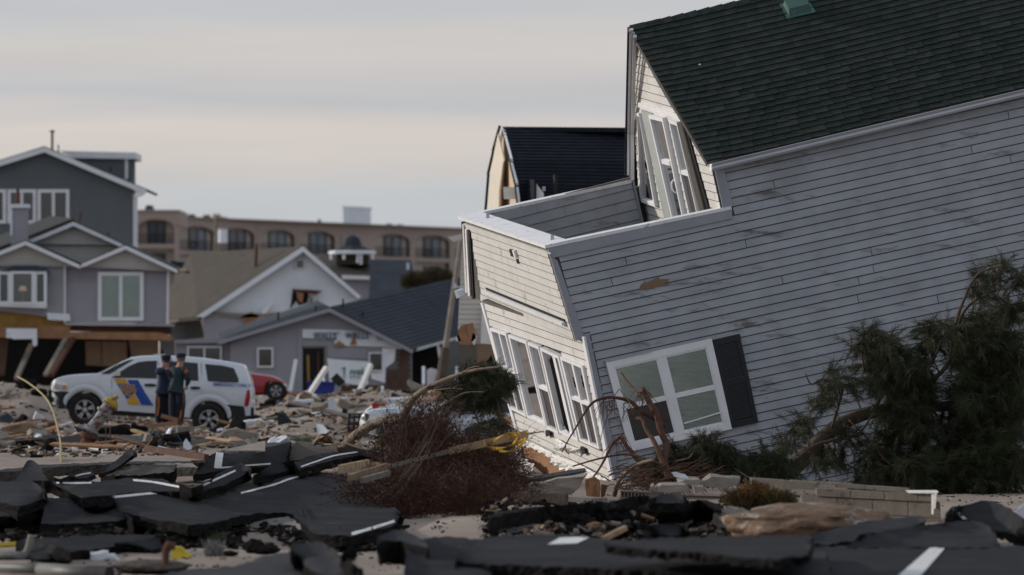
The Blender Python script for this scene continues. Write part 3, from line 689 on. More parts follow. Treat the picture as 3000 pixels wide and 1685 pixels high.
# ================================================================ houses behind
def lap(mb, pts, D, expo, m=0, lip=.03, back=.1):
    """lapped boards filling a photo-space outline on a wall at distance D"""
    ph = expo * F / D; y = min(p[1] for p in pts); y1 = max(p[1] for p in pts)
    while y < y1:
        b = clip_band(pts, y, min(y + ph * .97, y1))
        if len(b) > 2:
            fr = [W(q[0], q[1], D) + V((0, -(lip * (q[1] - y) / ph), 0)) for q in b]
            k = len(fr); n0 = len(mb.v); mb.v += fr + [W(q[0], q[1], D) + V((0, back, 0)) for q in b]
            mb.f.append(tuple(n0 + i for i in range(k))); mb.m.append(m)
            for i in range(k):
                j = (i + 1) % k; mb.f.append((n0 + i, n0 + k + i, n0 + k + j, n0 + j)); mb.m.append(m)
        y += ph
def flat(pts, D, d, name, m, root, **k):   # an outline at distance D, d metres deep
    mb = MB(); mb.prism([W(p[0], p[1], D) for p in pts], (0, d, 0)); return mb.build(name, m, root, **k)
def rect(x0, y0, x1, y1): return [(x0, y0), (x1, y0), (x1, y1), (x0, y1)]
def roofq(a, b, c, d, th, name, m, root, rows=0, **k):  # quad of 3D points a,b (top) c,d (bottom)
    mb = MB(); n = (b - a).cross(d - a).normalized(); n = n if n.z > 0 else -n
    if rows:
        for i in range(rows):
            t0, t1 = i / rows, (i + 1) / rows
            p = [a.lerp(d, t0), b.lerp(c, t0), b.lerp(c, t1), a.lerp(d, t1)]
            mb.hexa([p[0] + n * .0, p[1] + n * .0, p[2] + n * .022, p[3] + n * .022, p[0] - n * th, p[1] - n * th, p[2] - n * th, p[3] - n * th])
    else: mb.hexa([a, b, c, d, a - n * th, b - n * th, c - n * th, d - n * th])
    return mb.build(name, m, root, **k)
def window(root, x0, y0, x1, y1, D, cols=1, rows=1, fr=5, m='trimblue', g='glassdark', back='dark', name='window', div=None, curtain=None):
    mb = MB(); z = D
    def r(a, b, c, d, o0=-.07, o1=.05): mb.prism([W(q[0], q[1], z) + V((0, o0, 0)) for q in rect(a, b, c, d)], (0, o1 - o0, 0))
    r(x0, y0, x1, y0 + fr); r(x0, y1 - fr, x1, y1); r(x0, y0 + fr, x0 + fr, y1 - fr); r(x1 - fr, y0 + fr, x1, y1 - fr)
    xs = [x0 + fr + (x1 - x0 - 2 * fr) * i / cols for i in range(cols + 1)]
    w2 = fr * .45
    for x in xs[1:-1]: r(x - w2, y0 + fr, x + w2, y1 - fr, -.06)
    ys = [y0 + fr + (y1 - y0 - 2 * fr) * i / rows for i in range(rows + 1)]
    w = mb.build(name, M[m], root)
    for i in range(cols):
        for j in range(rows):
            p = flat(rect(xs[i] + (w2 if i else 0), ys[j] + (w2 if j else 0), xs[i + 1] - (w2 if i < cols - 1 else 0), ys[j + 1] - (w2 if j < rows - 1 else 0)), D - .03, .01, 'pane', M[g], w)
    flat(rect(x0 + fr * .5, y0 + fr * .5, x1 - fr * .5, y1 - fr * .5), D - .005, .004, 'curtain' if curtain else 'dark_room', M[curtain or back], w)
    return w
# ---- hotel, far behind
ht = thing('hotel', 'long tan stucco hotel with arched balconies, far behind all the houses', 'hotel', W(880, 1030, 512) * 1)
ht.location.z = 0; ORG[ht.name] = V(ht.location)
def hD(px): return 500 + (px - 525) * .057
def hp(px, yr, o=0.0, D0=None):
    D = (hD(px) if D0 is None else D0) ; k = 500 / hD(px) if D0 is None else 1
    p = W(px, 1030 - (1030 - yr) * k, D); p.y += o; return p
def hq(mb, x0, y0, x1, y1, o0, o1, D0=None, m=0):
    mb.hexa([hp(x0, y0, o0, D0), hp(x1, y0, o0, D0), hp(x1, y1, o0, D0), hp(x0, y1, o0, D0), hp(x0, y0, o1, D0), hp(x1, y0, o1, D0), hp(x1, y1, o1, D0), hp(x0, y1, o1, D0)], m)
def bay(mbw, root, c, hw, D0, dy, pane='glassdark', curt=0, pw=8, down=True):
    hw_in = hw - pw; n = 14; at = 660 + dy; spring = 684 + dy; top = 638 + dy
    pts = [(c - hw_in * math.cos(math.pi * i / n), spring - (spring - at) * math.sin(math.pi * i / n)) for i in range(n + 1)]
    for i in range(n):
        (xa, ya), (xb, yb) = pts[i], pts[i + 1]
        f = [hp(xa, top, 0, D0), hp(xb, top, 0, D0), hp(xb, yb, 0, D0), hp(xa, ya, 0, D0)]
        mbw.hexa(f + [q + V((0, 1.8, 0)) for q in f])
    hq(mbw, c - hw, top, c - hw_in, 733 + dy, 0, 1.8, D0); hq(mbw, c + hw_in, top, c + hw, 733 + dy, 0, 1.8, D0)
    hq(mbw, c - hw, 733 + dy, c + hw, 746 + dy, 0, 1.8, D0)
    hq(mbw, c - hw, 746 + dy, c - hw_in, 860, 0, 1.8, D0); hq(mbw, c + hw_in, 746 + dy, c + hw, 860, 0, 1.8, D0)
    b = MB(); hq(b, c - hw_in, 655 + dy, c + hw_in, 733 + dy, .85, 1.0, D0); hq(b, c - hw_in, 746 + dy, c + hw_in, 860, .85, 1.0, D0); b.build('recess_wall', M['stuccoin'], root)
    for y0, y1 in ((668 + dy, 731 + dy), (760 + dy, 822 + dy)):
        b = MB()
        hq(b, c - 26, y0, c - 22, y1, .7, .85, D0); hq(b, c + 22, y0, c + 26, y1, .7, .85, D0); hq(b, c - 22, y0, c + 22, y0 + 3, .7, .85, D0); hq(b, c - 1.5, y0, c + 1.5, y1, .7, .85, D0)
        w = b.build('balcony_door', M['black' if not curt else 'cladding'], root)
        for s_ in (0, 1):
            b = MB(); hq(b, c - 22 + s_ * 23.5, y0 + 3, c - 1.5 + s_ * 23.5, y1, .76, .82, D0)
            b.build('pane', M['curtain_grey' if (curt == 2 or (curt == 1 and s_)) else 'hotelglass'], w)
    for y0, y1 in ((703 + dy, 733 + dy), (795 + dy, 826 + dy)):
        b = MB(); hq(b, c - hw_in, y0, c + hw_in, y0 + 1.5, .1, .18, D0)
        x = c - hw_in
        while x < c + hw_in: hq(b, x, y0, x + .9, y1, .1, .16, D0); x += 5
        b.build('balcony_railing', M['cladding'], root)
M['hotelglass'] = mat('hotel_glass', (.02, .028, .04), .2, .2, .4, 0, spec=.6)
M['curtain_grey'] = mat('grey_curtain', (.2, .22, .25), .8, .1, 1, 0)
mw = MB()
for c, cu_ in ((577, 1), (694, 0), (812, 2), (930, 2), (1150, 1), (1266, 1), (1383, 0)): bay(mw, ht, c, 58.5 if c not in (930, 1150) else 58.5, None, 0, curt=cu_)
hq(mw, 988.5, 638, 1091.5, 860, -.0, 1.8); hq(mw, 1000, 668, 1080, 860, -.15, -.0)
hq(mw, 518.5, 636, 1441, 638, -.1, 12)
hq(mw, 518, 860, 1441, 1110, 0.0, 12)
bay(mw, ht, 457, 61, 478, -18, curt=0)
hq(mw, 396, 617, 525, 620, -.1, 12, 478); hq(mw, 396, 860, 518, 1110, 0, 12, 478)
hq(mw, 518, 620, 525, 660, 0, 12, 478)
mw.build('wall', M['stucco'], ht)
b = MB()
hq(b, 518, 633.5, 1441, 636, -.2, 12.2); hq(b, 395, 615, 526, 617.5, -.2, 12, 478); b.build('coping', M['stuccoin'], ht)
for px, yr in ((430, 600), (555, 625), (600, 625), (800, 631), (845, 632), (1138, 628), (1170, 629)):
    b = MB(); D0 = 478 if px < 500 else None
    base = 617 if px < 500 else 636
    hq(b, px - 12, yr + 4, px + 12, base, 3, 4.5, D0); ac = b.build('rooftop_unit', M['pipegrey'], ht)
    b = MB(); hq(b, px - 9, yr - 1, px + 9, yr + 6, 2.9, 4.6, D0); b.build('fan_guard', M['black'], ac)
    b = MB(); hq(b, px - 14, base - 3, px + 14, base, 2.8, 4.7, D0); b.build('curb', M['trimblue'], ac)
b = MB(); hq(b, 1003, 582, 1082, 637, 2.5, 6); hq(b, 1000, 579, 1085, 583, 2.4, 6.1); b.build('stair_penthouse', M['bluewhite'], ht)
b = MB(); hq(b, 928, 623, 937, 636, 3, 3.4); b.build('vent_pipe', M['rust'], ht)
# ---- dark grey gable house
D = 260
gh = thing('grey_house', 'tall dark grey gabled house with white trim, leftmost of the houses', 'house', V(((150 - CX) * D / F, D, 0)))
mb = MB(); lap(mb, [(-90, 512), (130, 440), (397, 558), (397, 830), (-90, 830)], D, .11, lip=.02); mb.build('siding', M['greysiding'], gh)
a, r_, l_ = W(130, 428, D - .35), W(426, 552, D - .35), W(-120, 506, D - .35)
bk = V((0, 9, 0))
roofq(a, a + bk, r_ + bk, r_, .12, 'roof', M['darkroof'], gh); roofq(a, a + bk, l_ + bk, l_, .12, 'roof', M['darkroof'], gh)
mb = MB(); mb.prism([W(130, 431, D - .4), W(427, 555, D - .4), W(427, 569, D - .4), W(397, 558, D - .4), W(130, 446, D - .4), W(-120, 524, D - .4), W(-120, 508, D - .4)], (0, .05, 0)); mb.build('rake_board', M['trimblue'], gh)
flat([(394, 553), (428, 557), (424, 563), (396, 569)], D - .35, .3, 'eave_return', M['trimblue'], gh)
mb = MB(); mb.tube([W(422, 562, D - .4), W(418, 570, D - .4), W(403, 574, D - .3), W(400, 580, D - .2), W(400, 740, D - .2)], .055, 6); mb.build('downspout', M['trimblue'], gh)
flat(rect(390, 568, 397, 830), D - .05, .04, 'corner_board', M['trimblue'], gh)
for x0, x1, c_ in ((-60, 18, 1), (22, 106, 2), (110, 203, 2)): window(gh, x0, 555, x1, 655, D - .03, cols=c_, fr=9, g='glassdark', back='dark')
flat([(186, 463), (384, 466), (384, 545), (230, 486)], D + 2.5, 3, 'dormer_wall', M['greysiding'], gh)
mb = MB(); mb.prism([W(172, 442, D + 2.3), W(398, 447, D + 2.3), W(398, 466, D + 2.3), W(215, 463, D + 2.3)], (0, 4, 0)); mb.build('dormer_roof', M['trimblue'], gh)
flat([(384, 466), (396, 466), (387, 528), (384, 528)], D + 2.5, .6, 'dormer_side', M['greysiding'], gh)
flat(rect(366, 466, 375, 525), D + 2.45, .05, 'dormer_trim', M['trimblue'], gh)
mb = MB(); mb.tube([W(153, 440, D + 1), W(153, 388, D + 1)], .06, 8); mb.tube([W(153, 388, D + 1), W(153, 382, D + 1)], [.11, .12], 8); mb.build('flue_pipe', M['black'], gh)
mb = MB(); mb.tube([W(171, 448, D + 1), W(171, 424, D + 1)], .035, 6); mb.tube([W(324, 503, D + 1), W(324, 489, D + 1)], .035, 6); mb.build('vent_pipe', M['black'], gh)
# ---- lavender house with two small gables, its ground floor gone
D = 200
lh = thing('lavender_house', 'pale lavender house with scalloped gables and its ground floor washed away', 'house', V(((200 - CX) * D / F, D, 0)))
mb = MB(); lap(mb, [(-90, 778), (187, 778), (187, 934), (-90, 900)], D - .25, .10, lip=.02); mb.build('siding', M['lavender'], lh)
mb = MB(); lap(mb, [(187, 775), (496, 795), (492, 948), (187, 944)], D, .10, lip=.02); mb.build('siding', M['lavender'], lh)
def gable(apx, lpx, rpx, Dg, root, teeth=True, fw=11, back=7, roofm='darkroof', overl=4):
    base = max(lpx[1], rpx[1])
    mb = MB(); mb.prism([W(apx[0], apx[1] + 6, Dg), W(rpx[0] - 6, rpx[1] + 2, Dg), W(lpx[0] + 6, lpx[1] + 2, Dg)], (0, .08, 0)); w = mb.build('gable_face', M['creamgable'], root)
    if teeth:
        mb = MB(); x = lpx[0] + 8
        while x < rpx[0] - 8:
            yb = lpx[1] + (rpx[1] - lpx[1]) * (x - lpx[0]) / (rpx[0] - lpx[0])
            mb.prism([W(x, yb - 2, Dg - .02), W(x + 7, yb - 2, Dg - .02), W(x + 6.5, yb + 5, Dg - .02), W(x + 3.5, yb + 8, Dg - .02), W(x + .5, yb + 5, Dg - .02)], (0, .05, 0)); x += 8
        mb.build('scallop_trim', M['creamgable'], w)
    f = Dg - .35
    mb = MB()
    mb.prism([W(apx[0], apx[1], f), W(rpx[0], rpx[1], f), W(rpx[0], rpx[1] + fw, f), W(apx[0], apx[1] + fw * 1.1, f), W(lpx[0], lpx[1] + fw, f), W(lpx[0], lpx[1], f)], (0, .06, 0)); mb.build('rake_board', M['trimblue'], root)
    a = W(apx[0], apx[1] - 3, f + .03); r1 = W(rpx[0] + overl, rpx[1] - 1, f + .03); l1 = W(lpx[0] - overl, lpx[1] - 1, f + .03); bk = V((0, back, 0))
    roofq(a, a + bk, r1 + bk, r1, .07, 'roof', M[roofm], root); roofq(a, a + bk, l1 + bk, l1, .07, 'roof', M[roofm], root)
gable((75, 706), (-90, 772), (233, 776), D - .4, lh)
gable((368, 719), (233, 776), (520, 790), D - .3, lh)
gable((215, 650), (66, 712), (360, 716), D + 2.2, lh, teeth=False)
flat([(70, 712), (215, 655), (360, 716), (440, 790), (0, 790)], D + 2.4, 5, 'upper_gable_wall', M['creamgable'], lh)
roofq(W(215, 640, D + 3.5), W(150, 632, D + 8), W(-120, 735, D + 8), W(-120, 770, D + 1), .1, 'roof', M['darkroof'], lh)
mb = MB(); mb.prism([W(4, 795, D - .9), W(40, 778, D - .7), W(112, 778, D - .7), W(142, 795, D - .9)], (0, .8, 0)); mb.build('bay_roof', M['blueroof'], lh)
bw = window(lh, -8, 795, 32, 892, D - .8, fr=9, g='glassdark'); window(lh, 32, 795, 100, 892, D - .85, fr=7, g='glass', back='dark'); window(lh, 100, 795, 137, 892, D - .8, fr=8, g='glassdark')
flat([(-8, 892), (137, 892), (134, 903), (-8, 898)], D - .85, .85, 'bay_sill', M['trimblue'], lh)
mb = MB(); mb.lathe([(.10, .0), (.16, -.17)], Matrix.Translation(W(67, 838, D - .84) + V((0, -.0, 0))), 10); mb.tube([W(67, 852, D - .84), W(67, 885, D - .84)], .02, 5); mb.build('table_lamp', M['creamwall'], lh)
sw = window(lh, 287, 797, 421, 940, D - .05, cols=2, fr=11, g='glass', back='curtain', curtain='curtain')
for x in [300 + 7 * i for i in range(17)]:
    if 352 < x < 360: continue
    mb = MB(); mb.tube([W(x, 809, D - .068), W(x + .8, 928, D - .068)], .008, 4); mb.build('curtain_fold', M['curtain'], sw)
flat([(187, 778), (192, 778), (192, 945), (187, 945)], D - .28, .3, 'corner_board', M['trimblue'], lh)
flat([(489, 790), (496, 790), (493, 950), (487, 950)], D - .05, .1, 'corner_board', M['trimblue'], lh)
flat([(187, 944), (509, 950), (509, 957), (187, 950)], D - .1, .5, 'skirt_board', M['lavender'], lh)
flat([(-90, 893), (130, 900), (185, 934), (187, 945), (205, 970), (-90, 960)], D - .1, .1, 'exposed_insulation', M['insul'], lh)
flat([(-90, 955), (205, 955), (205, 992), (-90, 988)], D - .2, .15, 'rim_joist', M['ply'], lh)
flat([(190, 951), (500, 957), (504, 980), (190, 970)], D + .3, .3, 'floor_joist', M['rust'], lh)
flat([(190, 972), (470, 974), (508, 990), (500, 998), (190, 992)], D - .25, .2, 'floor_beam', M['ply'], lh)
flat([(18, 962), (108, 963), (109, 1010), (101, 1016), (96, 1010), (94, 993), (40, 994), (30, 990), (18, 990)], D - .35, .05, 'hanging_white_board', M['bluewhite'], lh)
flat([(137, 916), (203, 920), (206, 940), (140, 937)], D - .3, .06, 'loose_white_board', M['bluewhite'], lh)
flat([(-90, 985), (500, 990), (505, 1100), (-90, 1180)], D + 5, .2, 'dark_void_sheet', M['dark'], lh)  # near-black sheet stands in for the dark void under the floor
flat([(250, 1000), (296, 1000), (297, 1073), (252, 1070)], D + 1.5, .06, 'tan_panel', M['tan'], lh)
flat([(299, 1000), (371, 1002), (372, 1073), (299, 1073)], D + 1.52, .06, 'tan_panel', M['tan'], lh)
flat([(377, 998), (478, 1000), (478, 1020), (455, 1044), (387, 1052)], D + 1.2, .06, 'tan_panel', M['tan'], lh)
mb = MB(); mb.beam(W(214, 992, D - .5), W(150, 1100, D - 3), .14, .14); mb.build('leaning_beam', M['rust'], lh)
mb = MB(); mb.beam(W(193, 992, D - .2), W(133, 1100, D - 2), .16, .1); mb.build('leaning_beam', M['woodgrey'], lh)
mb = MB(); mb.beam(W(92, 1010, D + 1), W(48, 1110, D - 1), .16, .12); mb.build('leaning_beam', M['woodgrey'], lh)
flat([(-60, 992), (24, 992), (12, 1100), (-60, 1110)], D + .5, .2, 'red_pier', M['brick'], lh)
flat([(470, 998), (509, 985), (512, 1085), (500, 1100), (480, 1040)], D + .6, .2, 'torn_wall_corner', M['pipegrey'], lh)
flat([(-90, 598), (-88, 598), (-88, 600)], D, .1, 'chimney_speck', M['dark'], lh)
mb = MB(); mb.prism([W(q[0], q[1], D + 1) for q in rect(32, 606, 78, 720)], (0, .8, 0)); ch = mb.build('chimney', M['lavender'], lh)
mb = MB(); mb.prism([W(q[0], q[1], D + .9) for q in rect(29, 598, 82, 609)], (0, 1, 0)); mb.prism([W(q[0], q[1], D + .95) for q in rect(30, 609, 36, 690)], (0, .1, 0)); mb.build('chimney_cap', M['trimblue'], ch)
mb = MB(); mb.tube([W(52, 600, D + 1.3), W(52, 553, D + 1.3)], .06, 8); mb.build('flue_pipe', M['rust'], ch)
mb = MB(); mb.tube([W(232, 652, D + 2.5), W(236, 622, D + 2.5)], .04, 6); mb.tube([W(318, 690, D + 3), W(318, 680, D + 3)], .04, 6); mb.build('vent_pipe', M['rust'], lh)
mb = MB(); mb.box(W(530, 791, D - .3), (.34, .3, .10)); mb.build('eave_light', M['creamwall'], lh)
# ---- brown-roofed house with white gable
D = 232
bh = thing('brown_roof_house', 'white gabled house under a long brown roof, a hole punched in its gable', 'house', V(((800 - CX) * D / F, D, 0)))
mb = MB(); lap(mb, [(888, 736), (1048, 872), (1040, 905), (600, 925), (590, 920)], D, .13, lip=.012); mb.build('gable_siding', M['bluewhite'], bh)
mb = MB(); lap(mb, [(597, 925), (720, 925), (705, 990), (700, 1000), (597, 1000)], D - .2, .13, lip=.02); mb.build('siding', M['lavender'], bh)
ap = W(886, 722, D - .4); le = W(578, 927, D - .4); re_ = W(1056, 868, D - .4)
roofq(ap, W(560, 741, D + 9), W(440, 940, D + 8), le, .18, 'roof', M['brownroof'], bh)
roofq(ap, ap + V((-1, 9, 0)), re_ + V((-1, 9, 0)), re_, .15, 'roof', M['brownroof'], bh)
mb = MB(); f_ = D - .5
mb.prism([W(887, 722, f_), W(1057, 868, f_), W(1050, 877, f_), W(888, 738, f_), W(598, 930, f_), W(575, 928, f_)], (0, .08, 0)); mb.build('rake_board', M['bluewhite'], bh)
flat([(490, 938), (580, 924), (582, 933), (490, 948)], D + 3, .2, 'eave_fascia', M['creamwall'], bh)
flat([(500, 945), (585, 930), (600, 990), (500, 1000)], D + 4, .2, 'shaded_wall', M['interior'], bh)  # dim colour puts shade into this wall
window(bh, 866, 760, 892, 788, D - .05, fr=3)
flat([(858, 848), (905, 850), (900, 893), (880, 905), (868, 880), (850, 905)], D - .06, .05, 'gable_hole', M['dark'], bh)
for pts, m_, nm in (([(855, 846), (945, 852), (925, 864), (900, 858), (858, 854)], 'rust', 'broken_rafter'), ([(905, 866), (915, 868), (918, 905), (910, 905)], 'woodgrey', 'broken_stud'),
                    ([(868, 855), (890, 860), (885, 890), (872, 878)], 'ply', 'broken_sheathing'), ([(850, 905), (900, 888), (907, 895), (860, 918)], 'bluewhite', 'loose_siding'),
                    ([(765, 915), (790, 885), (796, 890), (775, 925)], 'bluewhite', 'loose_siding'), ([(600, 912), (700, 918), (820, 920), (815, 928), (700, 932), (610, 920)], 'woodgrey', 'splintered_edge'),
                    ([(705, 928), (735, 914), (760, 925), (745, 945), (715, 950)], 'ply', 'broken_sheathing'), ([(720, 975), (775, 940), (850, 935), (860, 945), (780, 965)], 'blueroof', 'torn_roofing'), ([(715, 955), (775, 950), (780, 965), (720, 978)], 'creamwall', 'torn_soffit')):
    flat(pts, D - .3, .15, nm, M[m_], bh)
mb = MB(); mb.tube([W(749, 782, D + 1), W(752, 714, D + 1)], .06, 6); mb.build('vent_pipe', M['rust'], bh)
mb = MB(); mb.tube([W(791, 772, D + 1.5), W(791, 755, D + 1.5)], .06, 6); mb.build('vent_cap', M['trim'], bh)
# ---- bungalow with blue-grey roof
D = 200
bg_ = thing('bungalow', 'pale bungalow with blue-grey roof, its front stripped to torn house wrap', 'house', V(((960 - CX) * D / F, D, 0)))
mb = MB(); lap(mb, [(965, 912), (1207, 1030), (1207, 1165), (675, 1165), (675, 1000)], D, .10, lip=.015)
mb.build('siding', M['lavender'], bg_)
roofq(W(965, 899, D - .4), W(1380, 805, D + 12), W(1380, 975, D + 8), W(1210, 1024, D - .4), .12, 'roof', M['blueroof'], bg_, rows=16)
roofq(W(965, 899, D - .4), W(930, 880, D + 12), W(640, 975, D + 12), W(660, 999, D - .4), .12, 'roof', M['blueroof'], bg_)
mb = MB(); f_ = D - .5; mb.prism([W(965, 902, f_), W(1212, 1026, f_), W(1208, 1036, f_), W(965, 914, f_), W(640, 1010, f_), W(640, 1000, f_)], (0, .07, 0)); mb.build('rake_board', M['lavender'], bg_)
flat([(1212, 1022), (1372, 978), (1372, 984), (1216, 1030)], D + .2, .2, 'eave_fascia', M['whitep'], bg_)
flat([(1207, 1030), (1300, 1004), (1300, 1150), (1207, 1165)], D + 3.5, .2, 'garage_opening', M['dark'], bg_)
flat([(1300, 1004), (1392, 980), (1392, 1150), (1300, 1150)], D + 2.5, .2, 'side_wall', M['pipegrey'], bg_)
mb = MB(); mb.beam(W(1282, 1004, D + .5), W(1292, 1060, D + .5), .1, .1); mb.build('broken_post', M['trim'], bg_)
flat(rect(873, 938, 886, 1165), D - .05, .1, 'corner_board', M['lavender'], bg_)
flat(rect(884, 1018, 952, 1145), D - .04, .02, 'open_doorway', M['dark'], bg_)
flat(rect(884, 1014, 955, 1020), D - .07, .05, 'door_head', M['woodgrey'], bg_); flat(rect(950, 1018, 956, 1145), D - .07, .05, 'door_jamb', M['woodgrey'], bg_)
flat([(898, 1040), (906, 1040), (908, 1140), (902, 1140)], D - .055, .01, 'exposed_stud', M['insul'], bg_); flat([(930, 1030), (934, 1030), (935, 1120), (931, 1120)], D - .055, .01, 'exposed_stud', M['rust'], bg_)
window(bg_, 753, 1018, 801, 1077, D - .05, fr=5)
wr = []
for pts in ([(886, 964), (1000, 967), (1090, 975), (1178, 1008), (1175, 1024), (1120, 1016), (1040, 1014), (985, 1014), (978, 1000), (990, 994), (886, 990)],
            [(958, 1050), (1000, 1054), (1060, 1058), (1080, 1060), (1078, 1128), (1040, 1128), (1000, 1120), (965, 1120), (962, 1080)],
            [(1120, 1020), (1160, 1022), (1155, 1060), (1130, 1078), (1128, 1122), (1088, 1110), (1086, 1092), (1120, 1088)]):
    mb = MB(); k = len(pts); mb.prism([W(p[0], p[1], D - .09) + V((0, -.03 * noise.noise(V((p[0] * .1, p[1] * .1, 0))), 0)) for p in pts], (0, .03, 0)); mb.build('torn_house_wrap', M['wrapblue'] if 'wrapblue' in M else M['bluewhite'], bg_)
flat([(960, 1020), (1075, 1020), (1078, 1052), (958, 1048)], D - .06, .04, 'bare_wall', M['lavender'], bg_)
for pts in ([(978, 1012), (993, 998), (1013, 1012), (983, 1018)], [(1025, 1010), (1040, 972), (1044, 1010)]): flat(pts, D - .13, .04, 'torn_flap', M['ply'], bg_)
window(bg_, 1080, 1032, 1123, 1088, D - .1, fr=4, g='glassdark')
bm = MB(); flat([(1160, 1012), (1204, 1030), (1204, 1165), (1128, 1165), (1130, 1080)], D - .03, .02, 'mortar_bed', M['pipegrey'], bg_)
for j in range(19):
    for i in range(6):
        x = 1128 + i * 14 + (7 if j % 2 else 0); y = 1014 + j * 7.6
        if y < 1030 + 0 and x < 1160: continue
        if x < 1160 and y < 1080: continue
        if x + 13 > 1206: continue
        bm.box(W(x + 6, y + 3, D - .04), (.15, .05, .078))
bm.build('bricks', M['brick'], bg_, kind='stuff')
flat([(1000, 1128), (1128, 1128), (1128, 1165), (1000, 1165)], D - .03, .05, 'lower_wall', M['brick'], bg_)
def text(s, size, loc, m, root, name='lettering', ext=.004, rot=None, bold=0, sx=1):
    c = bpy.data.curves.new('t', 'FONT'); c.body = s; c.size = size; c.extrude = ext; c.offset = bold; c.resolution_u = 2
    o = bpy.data.objects.new('t', c); COL.objects.link(o); dg = bpy.context.evaluated_depsgraph_get(); me = bpy.data.meshes.new_from_object(o.evaluated_get(dg))
    bpy.data.objects.remove(o); Mx = (rot if rot is not None else Matrix.Rotation(rad(90), 4, 'X')) @ Matrix.Scale(sx, 4, (1, 0, 0))
    me.transform(Mx); me.transform(Matrix.Translation(V(loc) - ORG[root.name])); me.materials.clear(); me.materials.append(m)
    q = bpy.data.objects.new(name, me); COL.objects.link(q); q.parent = root; return q
M['ink'] = mat('blue_ink', (.05, .09, .16), .7, .1, 3, 0)
M['inkgreen'] = mat('green_ink', (.08, .17, .17), .7, .1, 3, 0)
for x in (918, 1012):
    text('INNOVATIONS', .13, W(x + 3, 980, D - .14), M['ink'], bg_); text('WALLS', .26, W(x, 992, D - .14), M['ink'], bg_, bold=.006)
text('W', .26, W(1103, 999, D - .14), M['ink'], bg_)
text('Tyvek', .36, W(1000, 1098, D - .14), M['inkgreen'], bg_, bold=.006); text('HomeWrap', .13, W(1004, 1108, D - .14), M['inkgreen'], bg_)
flat([(512, 996), (680, 992), (680, 1004), (512, 1006)], D + .3, 3, 'annex_roof', M['lavender'], bg_)
flat([(514, 1004), (676, 1003), (676, 1120), (514, 1120)], D + .6, .2, 'annex_wall', M['lavender'], bg_)
window(bg_, 548, 1014, 650, 1072, D + .55, cols=2, fr=5)
for x, y in ((815, 925), (1005, 885), (1063, 925), (925, 905)):
    mb = MB(); mb.tube([W(x, y + 12, D + .4), W(x, y - 10, D + .4)], .035, 5); mb.build('vent_pipe', M['black'], bg_)
# ---- house with cupola, blue-roofed house and evergreen shrub beyond
D = 300
ch_ = thing('cupola_house', 'small grey house with a bell-shaped dark cupola on its roof', 'house', V(((1040 - CX) * D / F, D, 0)))
roofq(W(930, 748, D + 4), W(1085, 752, D + 4), W(1128, 812, D - .5), W(985, 808, D - .5), .15, 'roof', M['brownroof'], ch_)
flat([(1000, 806), (1125, 811), (1125, 820), (1003, 817)], D - .6, .1, 'fascia', M['trimblue'], ch_)
flat([(1000, 818), (1112, 820), (1112, 880), (1000, 880)], D, .2, 'wall', M['lavender'], ch_)
flat([(1097, 822), (1106, 822), (1106, 865), (1097, 865)], D - .1, .1, 'corner_post', M['trimblue'], ch_)
mb = MB(); mb.tube([W(1127, 805, D - .7), W(1130, 862, D - .7)], .07, 6); mb.build('downspout', M['rust'], ch_)
cx_ = W(1032, 738, D + 1); mb = MB(); s_ = D / F
mb.lathe([(.02, 50 * s_), (10 * s_, 47 * s_), (20 * s_, 41 * s_), (25 * s_, 30 * s_), (28 * s_, 19 * s_), (42 * s_, 11 * s_), (66 * s_, 2 * s_)], Matrix.Translation(cx_), 8); cp = mb.build('cupola_roof', M['blueroof'], ch_)
mb = MB(); mb.lathe([(66 * s_, 3 * s_), (70 * s_, 1 * s_), (70 * s_, -6 * s_), (60 * s_, -8 * s_)], Matrix.Translation(cx_), 8); mb.build('cupola_rim', M['trimblue'], cp)
for x, y in ((970, 760), (1008, 760), (1058, 775), (1092, 775), (1048, 770)): mb = MB(); mb.tube([W(x, 745, D), W(x, y, D)], .07, 5); mb.build('cupola_post', M['trimblue'], cp)
mb = MB(); mb.prism([W(q[0], q[1], D + .8) for q in rect(985, 745, 1080, 775)], (0, 1.5, 0)); mb.build('cupola_wall', M['brownroof'], cp)
D = 285
bb = thing('blue_roof_house', 'dark blue-grey roof of a house in front of the hotel, right of the cupola', 'house', V(((1160 - CX) * D / F, D, 0)))
roofq(W(1085, 760, D + 5), W(1205, 762, D + 5), W(1225, 880, D), W(1080, 880, D), .15, 'roof', M['blueroof'], bb)
flat([(1080, 870), (1222, 870), (1222, 1040), (1080, 1040)], D + .5, 4, 'wall', M['lavender'], bb)
mb = MB(); mb.box(W(1195, 780, D + 3), (.12, .12, .35)); mb.build('vent_pipe', M['trimblue'], bb)
flat([(500, 764), (560, 770), (600, 790), (600, 800), (500, 800)], 262, 3, 'dark_roof_slab', M['blueroof'], None, label='dark blue roof edge showing behind the two small lavender gables', cat='roof')
